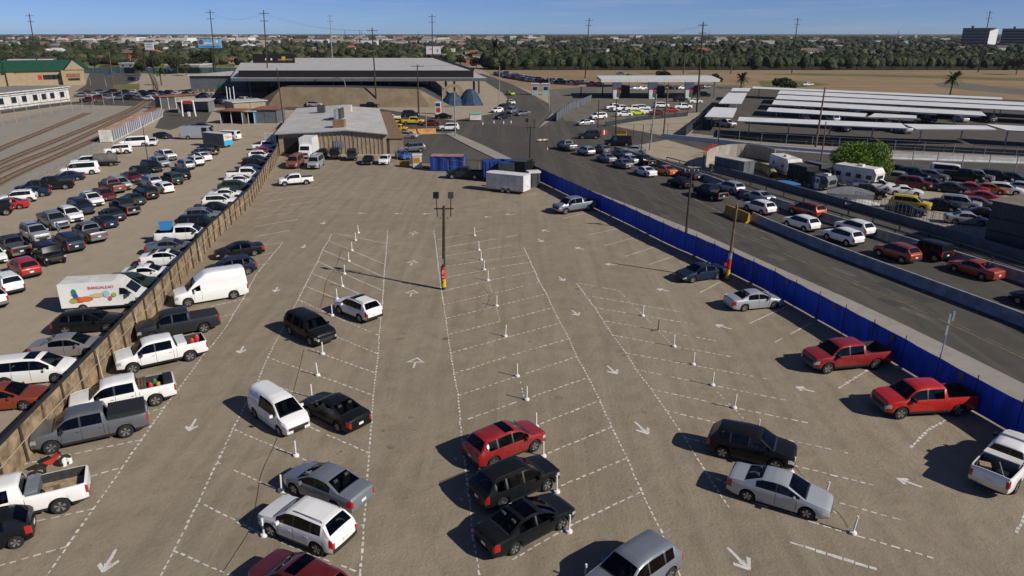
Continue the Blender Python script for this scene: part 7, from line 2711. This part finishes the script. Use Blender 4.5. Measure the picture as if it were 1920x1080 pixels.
def tree(x, y, H, R, label, m, n=900, ls=.35, seed=1, trunk=True, squash=1.0, cat='tree', group=None, clumps=9):
    rr = random.Random(seed)
    o = empty('tree', (x, y, 0), 0, label, cat, group)
    th = H * .35
    k = MB()
    lim = []
    k.tube((0, 0, 0), (.05 * H * rr.uniform(-1, 1), 0, th), .035 * H, .024 * H, M_BARK, 7)
    cl = []
    for i in range(clumps):
        a = 6.28 * i / clumps + rr.uniform(-.4, .4)
        rad2 = R * rr.uniform(.25, .72)
        c = Vector((rad2 * math.cos(a), rad2 * math.sin(a), H * rr.uniform(.45, .8)))
        cl.append((c, R * rr.uniform(.3, .5)))
        k.tube((0, 0, th * rr.uniform(.6, 1)), c, .016 * H, .005 * H, M_BARK, 5)
    cl.append((Vector((0, 0, H * .76)), R * .5))
    k.build('trunk', o)
    mb = MB()
    for i in range(n):
        c, r = cl[i % len(cl)]
        d = Vector((rr.gauss(0, 1), rr.gauss(0, 1), rr.gauss(0, 1))).normalized() * r * rr.uniform(.45, 1.08) ** .6
        d.z *= .75 * squash
        leaf(mb, c + d, ls * rr.uniform(.6, 1.3), m, rr)
    mb.build('crown', o)
    return o


g = G(1606, 338)
tree(g.x, g.y, 5.6, 4.9, 'wide bright green tree over the travel trailers in right lot', M_LF_G, 20000, .14, 5, clumps=26)
g = G(8, 160)
tree(g.x - 2, g.y - 5, 9, 7.5, 'dark green bushy tree at the left edge before the green roofed shop', M_LF_M, 6000, .42, 6, clumps=14)
for i, (px, py, H, R, m, lab) in enumerate((
    (333, 139, 10, 6, M_LF_M, 'bushy green tree left of the side hall'), (264, 143, 8, 4, M_LF_M, 'round tree on the shop lawn by the curving track'),
    (350, 142, 6, 3.6, M_LF_O, 'low olive tree right beside the bushy tree by the side hall'), (1340, 160, 5, 3.4, M_LF_D, 'dark shrub right of the inspection canopy'),
    (1905, 140, 9, 6, M_LF_O, 'olive tree at the right edge of the dry field'), (1180, 160, 5, 2.6, M_LF_G, 'small bright green tree behind the inspection canopy'),
    (1245, 158, 6, 4, M_LF_M, 'green tree seen through the inspection canopy'), (1470, 168, 4, 5, M_LF_M, 'low shrubs behind the farthest carport'), (1860, 470, .1, .1, M_LF_M, None))):
    if lab:
        g = G(px, py)
        tree(g.x, g.y, H, R, lab, m, 2200, .38, 20 + i)


def palm(px, py, H, label, R=3.2, seed=2, m=M_LF_P):
    rr = random.Random(seed)
    g = G(px, py)
    o = empty('palm_tree', (g.x, g.y, 0), 0, label, 'palm tree')
    k = MB(); k.tube((0, 0, 0), (.2, 0, H - R * .4), .32, .24, M_BARK, 8); k.build('trunk', o)
    mb = MB()
    for i in range(34):
        a = 6.28 * i / 34 * 5 + rr.uniform(-.2, .2)
        el = rr.uniform(-.5, 1.2)
        p = Vector((.2, 0, H - R * .4))
        d = Vector((math.cos(a) * math.cos(el), math.sin(a) * math.cos(el), math.sin(el)))
        side = Vector((-math.sin(a), math.cos(a), 0))
        w = R * .12
        for s in range(5):
            q2 = p + d * (R / 5)
            mb.poly([p - side * w, q2 - side * w * .8, q2 + side * w * .8 + Vector((0, 0, -.1)), p + side * w], m)
            mb.poly([p - side * w * 2.2 + Vector((0, 0, -.3)), q2 - side * w * .5, q2 + side * w * .5, p + side * w * 2.2 + Vector((0, 0, -.3))], m)
            p = q2
            d = (d + Vector((0, 0, -.22))).normalized()
            w *= .8
    mb.build('crown', o)


palm(1781, 179, 7.5, 'bright green palm standing behind the carports on the dry field', 3.8)
palm(1389, 166, 5.5, 'small dark palm behind the left carports', 3.4, 3, M_LF_D)
palm(1281, 139, 16, 'tall dark palm beyond the inspection canopy', 4.5, 4, M_LF_D)
palm(928, 128, 17, 'large dark palm above the bend of the street', 6.0, 5, M_LF_D)
palm(1370, 139, 15, 'tall thin palm in front of the tree belt right of the black pole', 3.6, 6, M_LF_D)
palm(303, 160, 7, 'palm beside the curving track before the side hall', 3.0, 7)

# the town and woods beyond -------------------------------------------------------------
def ico(sub):
    bm = bmesh.new()
    bmesh.ops.create_icosphere(bm, subdivisions=sub, radius=1.0)
    vs = [v.co.copy() for v in bm.verts]
    bm.verts.index_update()
    fs = [tuple(v.index for v in f2.verts) for f2 in bm.faces]
    bm.free()
    return vs, fs


ICO = {1: ico(1), 2: ico(2), 3: ico(3)}


def crown_blob(mb, x, y, z0, H, R, m, rr, n, sub=2):
    """a knobbly crown with loose leaf clumps round it"""
    vs, fs = ICO[sub]
    bumps = [(Vector((rr.gauss(0, 1), rr.gauss(0, 1), rr.gauss(0, 1))).normalized(), rr.uniform(.12, .38)) for _ in range(7)]
    out = []
    for v in vs:
        k = .74 + rr.uniform(-.09, .09)
        for d, a in bumps:
            k += a * max(0, v.dot(d) - .35)
        out.append((x + v.x * R * k, y + v.y * R * k, z0 + H * .56 + v.z * H * .46 * k))
    mb.mesh(out, fs, m)
    for i in range(n):
        a, e = rr.uniform(0, 6.28), rr.uniform(-.3, 1)
        r = R * math.sqrt(max(0, 1 - e * e * .8)) * rr.uniform(.75, 1.12)
        p = Vector((x + r * math.cos(a), y + r * math.sin(a), z0 + H * (.52 + .46 * e * rr.uniform(.8, 1.05))))
        leaf(mb, p, R * rr.uniform(.10, .2), m, rr)


rr = random.Random(11)
LM = [M_LF_D, M_LF_D, M_LF_M, M_LF_M, M_LF_O]
# the dense belt behind the dry field
mb = MB()
x = 20.0
for row2 in range(4):
    x = -10 - row2 * 3
    while x < 620:
        y = 471 + row2 * 7 + rr.uniform(-2, 2)
        if PR((x, y, 0))[0] > 905:
            crown_blob(mb, x, y, -1.2, rr.uniform(8.2, 9.4) + row2 * .6, rr.uniform(3.2, 4.6), LM[rr.choice((0, 0, 0, 2))], rr, 40, 2)
        x += rr.uniform(2.2, 3.6)
struct(mb.build('tree_belt'), 'stuff')
tag_wall = MB()
pA, pB = Vector((-4, 474, 0)), Vector((660, 474, 0))
for i in range(60):
    a, c = pA.lerp(pB, i / 60), pA.lerp(pB, (i + 1) / 60)
    tag_wall.box(((a.x + c.x) / 2, 467, 1.1), ((c.x - a.x) - .25, .2, 2.2), mat('dark rusty bars', (.03, .026, .018), .9, var=.4, scale=.5))
    tag_wall.box((a.x, 466.9, 1.25), (.3, .3, 2.5), M_POST)
tag(tag_wall.build('border_fence'), 'long low dark fence before the tree belt at the far edge of dry field', 'fence')
# woods: clumps thinning out with distance
mb = MB()
for i in range(6500):
    u = rr.random()
    y = 520 * (5200 / 520) ** (u ** 1.15)
    half = y * .80 + 60
    x = rr.uniform(-half, half)
    px = PR((x, y, 0))[0]
    if y < 640 and px < 900 and rr.random() < .55:
        continue
    dens = .75 if px < 700 else (.9 if px < 1000 else 1.0)
    if rr.random() > dens:
        continue
    s = 1.0 + max(0, y - 1500) / 2600
    H = rr.uniform(5, 9.5)
    crown_blob(mb, x, y, -.8, H, rr.uniform(3.2, 6.2) * s, LM[rr.randrange(5)], rr, 36 if y < 900 else (16 if y < 1500 else 4), 2 if y < 1500 else 1)
struct(mb.build('woods'), 'stuff')
# nearer trees left of the customs hall, each its own
for i in range(46):
    px = rr.uniform(-10, 900)
    D = rr.uniform(455, 620)
    p = AT(px, 100, D)
    tree(p.x, D, rr.uniform(6, 9.5), rr.uniform(3.5, 5.5), 'rounded green tree among the houses behind the customs hall and shop', LM[rr.randrange(5)], 900, .5, 100 + i, group='trees among the houses', clumps=6)

HM = [mat('white house wall', (.42, .41, .39), .85), mat('pale house wall', (.42, .36, .3), .85), mat('terracotta house', (.34, .12, .07), .85), mat('grey house', (.2, .2, .21), .85), mat('pink house', (.42, .27, .22), .85), mat('bright white house', (.66, .66, .65), .8)]
RM = [mat('grey roof far', (.22, .21, .21), .85), mat('red tile roof far', (.27, .10, .06), .85), mat('white roof far', (.46, .46, .46), .8), mat('brown roof far', (.15, .11, .085), .85), mat('dark roof far', (.06, .062, .068), .85)]


def house_mb(w, d, h, wm, rm, flat):
    wall = MB(); wall.prism([(-w / 2, -d / 2), (w / 2, -d / 2), (w / 2, d / 2), (-w / 2, d / 2)], 0, h, wm)
    roof = MB()
    if flat:
        roof.prism([(-w / 2 - .3, -d / 2 - .3), (w / 2 + .3, -d / 2 - .3), (w / 2 + .3, d / 2 + .3), (-w / 2 - .3, d / 2 + .3)], h, h + .5, rm)
    else:
        e = .6
        rh = h + min(w, d) * .26
        A2 = [(-w / 2 - e, -d / 2 - e, h), (w / 2 + e, -d / 2 - e, h), (w / 2 + e, d / 2 + e, h), (-w / 2 - e, d / 2 + e, h)]
        r0, r1 = (-w / 2 + d * .2, 0, rh), (w / 2 - d * .2, 0, rh)
        roof.poly([A2[0], A2[1], r1, r0], rm); roof.poly([A2[2], A2[3], r0, r1], rm); roof.poly([A2[1], A2[2], r1], rm); roof.poly([A2[3], A2[0], r0], rm)
        roof.poly(A2[::-1], rm)
    win = MB()
    n = max(2, int(w / 3.5))
    for i in range(n):
        x = -w / 2 + (i + .5) * w / n
        for z in ([h * .5] if h < 4.5 else [h * .28, h * .7]):
            win.box((x, -d / 2 - .03, z), (1.2, .06, 1.1), M_WIN)
    return wall, roof, win


def house(x, y, w, d, h, wm, rm, flat, label, rz=0.0, group=None, name='house', cat='house'):
    o = empty(name, (x, y, 0), rz, label, cat, group)
    a, b2, c = house_mb(w, d, h, wm, rm, flat)
    a.build('wall', o); b2.build('roof', o); c.build('window', o)
    return o


# distinct buildings placed as in the photo: x centre, base y, width px, height px, distance
def bld(px, by, wpx, hpx, D, wm, rm, flat, label, d=None, cat='house', name='house'):
    p = AT(px, by, D)
    sc = D * 1.03 / F
    house(p.x, D + 6, wpx * sc, d or wpx * sc * .6, max(2.6, hpx * sc + p.z if False else hpx * sc), wm, rm, flat, label, 0, None, name, cat)


bld(25, 104, 70, 14, 480, HM[0], RM[2], True, 'long white warehouse at the left edge behind the green roofed shop', 26, 'warehouse', 'warehouse')
bld(98, 96, 30, 8, 520, HM[0], RM[3], False, 'white house with a brown roof right of the white warehouse')
bld(75, 90, 34, 10, 560, HM[2], RM[4], True, 'brick red building behind the white warehouse')
bld(153, 85, 26, 6, 640, HM[5], RM[2], True, 'bright white low house behind the shop gable')
bld(190, 89, 44, 7, 560, HM[4], RM[1], False, 'long pink house with a red roof left of the square billboard')
bld(217, 83, 44, 5, 600, HM[3], mat('orange roof far', (.5, .12, .03), .7), True, 'grey building with a bright orange roof edge behind the square billboard', 16)
bld(228, 93, 26, 6, 500, HM[3], RM[2], True, 'grey shed with a white roof right behind the shop')
bld(345, 105, 60, 8, 470, HM[3], RM[2], True, 'grey warehouse with a pale roof below the blue billboard', 22, 'warehouse', 'warehouse')
bld(440, 95, 30, 7, 560, HM[4], RM[1], False, 'pink house right of the blue billboard')
bld(562, 99, 24, 8, 520, HM[2], RM[1], True, 'orange red house right above the customs roof sign')
bld(590, 98, 22, 9, 540, HM[0], RM[0], False, 'white gabled house beside the orange red house')
bld(520, 97, 40, 7, 560, HM[3], RM[4], False, 'dark roofed grey house behind the rooftop sign')
bld(675, 100, 22, 7, 520, HM[2], RM[1], True, 'small orange house behind the leaning pole')
bld(722, 98, 22, 8, 540, HM[0], RM[1], False, 'white house with a red roof behind the customs roof')
bld(752, 101, 16, 8, 530, HM[2], RM[1], True, 'brick orange house left of the white billboard')
bld(790, 101, 18, 9, 520, HM[2], RM[1], True, 'bright red orange house touching the white billboard')
bld(845, 99, 50, 9, 560, HM[3], RM[0], False, 'long grey roofed house right of the white billboard')
bld(878, 98, 22, 10, 540, HM[2], RM[3], True, 'terracotta house left of the large palm')
bld(903, 97, 32, 14, 560, HM[1], RM[0], True, 'two storey tan house left of the large palm')
bld(970, 102, 40, 7, 600, HM[1], RM[4], False, 'dark roofed house at the left end of the tree belt')
bld(1130, 100, 60, 10, 620, HM[2], RM[0], True, 'long red and grey shop building above the tree belt', 18, 'shop', 'shop_building')
bld(1175, 103, 40, 7, 580, HM[5], RM[2], True, 'white low building right of the red and grey shop building')
bld(1330, 100, 34, 8, 600, HM[4], RM[3], False, 'pink house above the tree belt right of the black pole')
bld(1425, 97, 30, 6, 640, HM[0], RM[1], False, 'white house with a terracotta roof above the tree belt')
bld(1500, 97, 20, 7, 640, HM[5], RM[4], False, 'white house with dark roof by the tall pole in the tree belt')
bld(1580, 99, 26, 9, 600, HM[4], RM[4], False, 'pale pink house with a dark roof above the tree belt')
bld(1805, 100, 24, 8, 600, HM[1], mat('orange roof far', (.5, .12, .03), .7), True, 'pale house with an orange roof under the office block')
bld(1775, 98, 40, 6, 620, HM[3], RM[4], False, 'dark low house left of the orange roofed house')
bld(1880, 99, 50, 5, 620, HM[3], RM[0], False, 'grey long house at the right edge above the tree belt')
bld(1300, 76, 80, 4.5, 1250, HM[5], RM[2], True, 'long white industrial hall far off above the inspection canopy', 40, 'warehouse', 'warehouse')
bld(1190, 77, 44, 4, 1200, HM[5], RM[2], True, 'white low hall far off left of the long white industrial hall', 30, 'warehouse', 'warehouse')
# mall like white halls on the left horizon
for i, (px, w, D) in enumerate(((250, 26, 1900), (285, 30, 1850), (318, 34, 1800), (345, 26, 1750), (384, 30, 1900), (420, 24, 1900), (460, 22, 1800))):
    p = AT(px, 67, D)
    house(p.x, D, w * D / F, 50, rnd.uniform(9, 12), HM[5], RM[2], True, 'white hall in the pale row on the left horizon', 0, 'white halls on the horizon', 'warehouse', 'warehouse')
# office blocks on the right
for px0, px1, yt, yb2, D, lab in ((1806, 1856, 53.5, 74, 1150, 'large grey office block with a bright end wall on the right skyline'), (1880, 1945, 54.5, 72, 1250, 'grey office block cut off by the right edge on the skyline')):
    a, c = AT(px0, yt, D), AT(px1, yt, D)
    o = empty('office_block', (a.x, D, 0), rad(-43), lab, 'office building')
    W = (c.x - a.x) * .86
    k = MB(); k.prism([(0, 0), (W, 0), (W + 6, 26), (0, 26)], 0, a.z, mat('blue grey facade', (.18, .2, .24), .7)); k.build('wall', o)
    k = MB()
    for f2 in range(6):
        k.box((W / 2, -.1, a.z * (.12 + f2 * .15)), (W - 1, .2, a.z * .07), M_WIN)
    k.build('window', o)
    k = MB(); k.prism([(-.5, -.5), (W + 6.5, -.5), (W + 6.5, 26.5), (-.5, 26.5)], a.z, a.z + .8, mat('blue grey facade', (.18, .2, .24), .7)); k.build('roof', o)
    k = MB(); k.prism([(W + .2, 1), (W + 1, -.4), (W + 7, 25), (W + 6.4, 26)], 0, a.z - .5, M_WHITE); k.build('sunlit_end_wall', o)  # sun on this end put into its colour: white beside the facade
    k = MB(); k.box((W * .3, 10, a.z + 2), (3, 3, 4), M_GREYC); k.build('roof_unit', o)
# scattered small houses, the nearer ones as things
for i in range(110):
    u = rr.random()
    y = 640 * (1700 / 640) ** u
    x = rr.uniform(-y * .76, y * .76)
    px = PR((x, y, 0))[0]
    if px > 1000 and rr.random() < .45:
        continue
    wm, rm = rr.choice(HM), rr.choice(RM)
    house(x, y, rr.uniform(9, 20), rr.uniform(8, 12), rr.uniform(3, 6.5), wm, rm, rr.random() < .5, 'small house with %s and %s among the town trees' % (wm.name, rm.name.replace(' far', '')), rr.uniform(-.4, .4), 'town houses, %s, %s' % (wm.name, rm.name.replace(' far', '')))
mb = MB()
for i in range(620):
    u = rr.random()
    y = 1500 * (5200 / 1500) ** u
    x = rr.uniform(-y * .78, y * .78)
    px = PR((x, y, 0))[0]
    if px > 1000 and rr.random() < .75:
        continue
    a, b2, c = house_mb(rr.uniform(12, 34), rr.uniform(10, 20), rr.uniform(4.5, 9), rr.choice([HM[0], HM[5], HM[1], HM[4], HM[1], HM[0]]), rr.choice([RM[0], RM[1], RM[2], RM[3], RM[0], RM[3], RM[4]]), rr.random() < .6)
    for q2 in (a, b2):
        mb.mesh([(v[0] + x, v[1] + y, v[2]) for v in q2.v], q2.f, q2.mats[0])
struct(mb.build('distant_town'), 'stuff')
# long dark green wall line across the left middle distance
p0, p1 = AT(-60, 106, 432), AT(450, 112, 425)
mb = MB(); mb.box(((p0.x + p1.x) / 2, 430, 1.6), (p1.x - p0.x, .5, 3.2), mat('teal grey wall', (.05, .085, .09), .85, var=.2, scale=.2))
for k in range(30):
    mb.box((p0.x + (k + .5) * (p1.x - p0.x) / 30, 429.7, 1.7), (.4, .3, 3.4), M_GREYC)
tag(mb.build('boundary_wall'), 'long teal grey boundary wall behind the green roofed shop', 'wall')
# thin masts on the horizon
for i, (px, top, D) in enumerate(((646, 56, 1400), (674, 56, 1500), (678, 57, 1500), (785, 58, 1500), (1330, 58, 1500), (1685, 57, 1500))):
    p = AT(px, top, D)
    mb = MB(); mb.tube((0, 0, 0), (0, 0, p.z), .5, .25, M_POST, 5); mb.box((0, 0, p.z * .8), (3, .4, .4), M_POST)
    tag(mb.build('radio_mast', None, (p.x, D, 0)), 'thin mast far off on the horizon', 'mast', 'masts on the horizon')
# wires between the tall poles
POLES = {o['label']: o for o in scene.objects if o.name.startswith('utility_pole')}
def top_of(word):
    o = next(v for k, v in POLES.items() if word in k)
    pole = next(c for c in o.children if c.name.startswith('pole'))
    v = max((v.co for v in pole.data.vertices), key=lambda c: c.z)
    return Vector((o.location.x + v.x, o.location.y, v.z * .965))
for wa, wb, lab in (('blue billboard', 'rooftop sign', 'sagging overhead wires from the billboard pole to the rooftop sign pole'), ('rooftop sign', 'leaning dark', 'sagging overhead wires from the rooftop sign pole to the leaning dark pole'),
                    ('leaning dark', 'comb of short', 'sagging overhead wires before the right half of the customs hall'), ('comb of short', 'right of the inspection canopy', 'long overhead wires over the intersection to the black pole by the canopy')):
    a, c = top_of(wa), top_of(wb)
    mb = MB()
    for off in (-1.2, 0, 1.2):
        P = [a.lerp(c, t / 14) + Vector((off, 0, -(c - a).length * .03 * 4 * (t / 14) * (1 - t / 14))) - a for t in range(15)]
        mb.path(P, .013, M_BLK, 4)
    tag(mb.build('overhead_wire', None, a), lab, 'overhead wire')

# the air of the plain: one even, pale box of haze
hz = MB()
hz.prism([(-6500, -300), (6500, -300), (6500, 7000), (-6500, 7000)], -1.2, 48, None)
hm = bpy.data.materials.new('haze air')
hm.use_nodes = True
hn = hm.node_tree
hn.nodes.remove(hn.nodes['Principled BSDF'])
pv = hn.nodes.new('ShaderNodeVolumePrincipled')
pv.inputs['Color'].default_value = (.72, .82, .95, 1)
pv.inputs['Density'].default_value = 0.00003
pv.inputs['Anisotropy'].default_value = 0.2
hn.links.new(pv.outputs['Volume'], hn.nodes['Material Output'].inputs['Volume'])
hz.mats = [hm]
struct(hz.build('haze'), 'stuff')
# ------------------------------------------------------------------ light and sky
AZ = math.atan2(-.463, .887)          # the sun stands right of and behind the camera
EL = rad(33)
sun_d = bpy.data.lights.new('sun', 'SUN')
sun_d.energy = 4.9
sun_d.angle = rad(0.53)
sun_d.color = (1.0, .93, .82)
sun = bpy.data.objects.new('sun', sun_d)
COL.objects.link(sun)
sdir = Vector((math.cos(AZ) * math.cos(EL), math.sin(AZ) * math.cos(EL), math.sin(EL)))
sun.rotation_euler = sdir.to_track_quat('Z', 'Y').to_euler()
w = bpy.data.worlds.new('World')
scene.world = w
w.use_nodes = True
nt = w.node_tree
bg = nt.nodes['Background']
sky = nt.nodes.new('ShaderNodeTexSky')
sky.sky_type = 'NISHITA'
sky.sun_disc = False
sky.sun_elevation = EL
sky.sun_rotation = math.pi / 2 - AZ
sky.air_density = 0.45
sky.dust_density = 0.15
sky.ozone_density = 3.0
sky.altitude = 30
hs = nt.nodes.new('ShaderNodeMix')
hs.data_type = 'RGBA'
hs.blend_type = 'MULTIPLY'
hs.inputs['Factor'].default_value = 1.0
hs.inputs['B'].default_value = (.98, 1.12, 1.5, 1)
nt.links.new(sky.outputs['Color'], hs.inputs['A'])
tc = nt.nodes.new('ShaderNodeTexCoord')
mp = nt.nodes.new('ShaderNodeMapping')
mp.inputs['Scale'].default_value = (2.0, 2.0, 34.0)
nt.links.new(tc.outputs['Generated'], mp.inputs['Vector'])
nz = nt.nodes.new('ShaderNodeTexNoise')
nz.inputs['Scale'].default_value = 2.6
nz.inputs['Detail'].default_value = 7
nz.inputs['Roughness'].default_value = .6
nt.links.new(mp.outputs['Vector'], nz.inputs['Vector'])
mr = nt.nodes.new('ShaderNodeMapRange')
mr.inputs['From Min'].default_value = .5
mr.inputs['From Max'].default_value = .85
mr.inputs['To Max'].default_value = .4
nt.links.new(nz.outputs['Fac'], mr.inputs['Value'])
cl = nt.nodes.new('ShaderNodeMix')
cl.data_type = 'RGBA'
cl.inputs['B'].default_value = (8.4, 9.2, 10.4, 1)
nt.links.new(mr.outputs['Result'], cl.inputs['Factor'])
nt.links.new(hs.outputs['Result'], cl.inputs['A'])
nt.links.new(cl.outputs['Result'], bg.inputs['Color'])
bg.inputs['Strength'].default_value = 0.054
scene.view_settings.view_transform = 'Standard'
scene.view_settings.look = 'None'
scene.view_settings.exposure = 0.0
scene.view_settings.gamma = 1.0
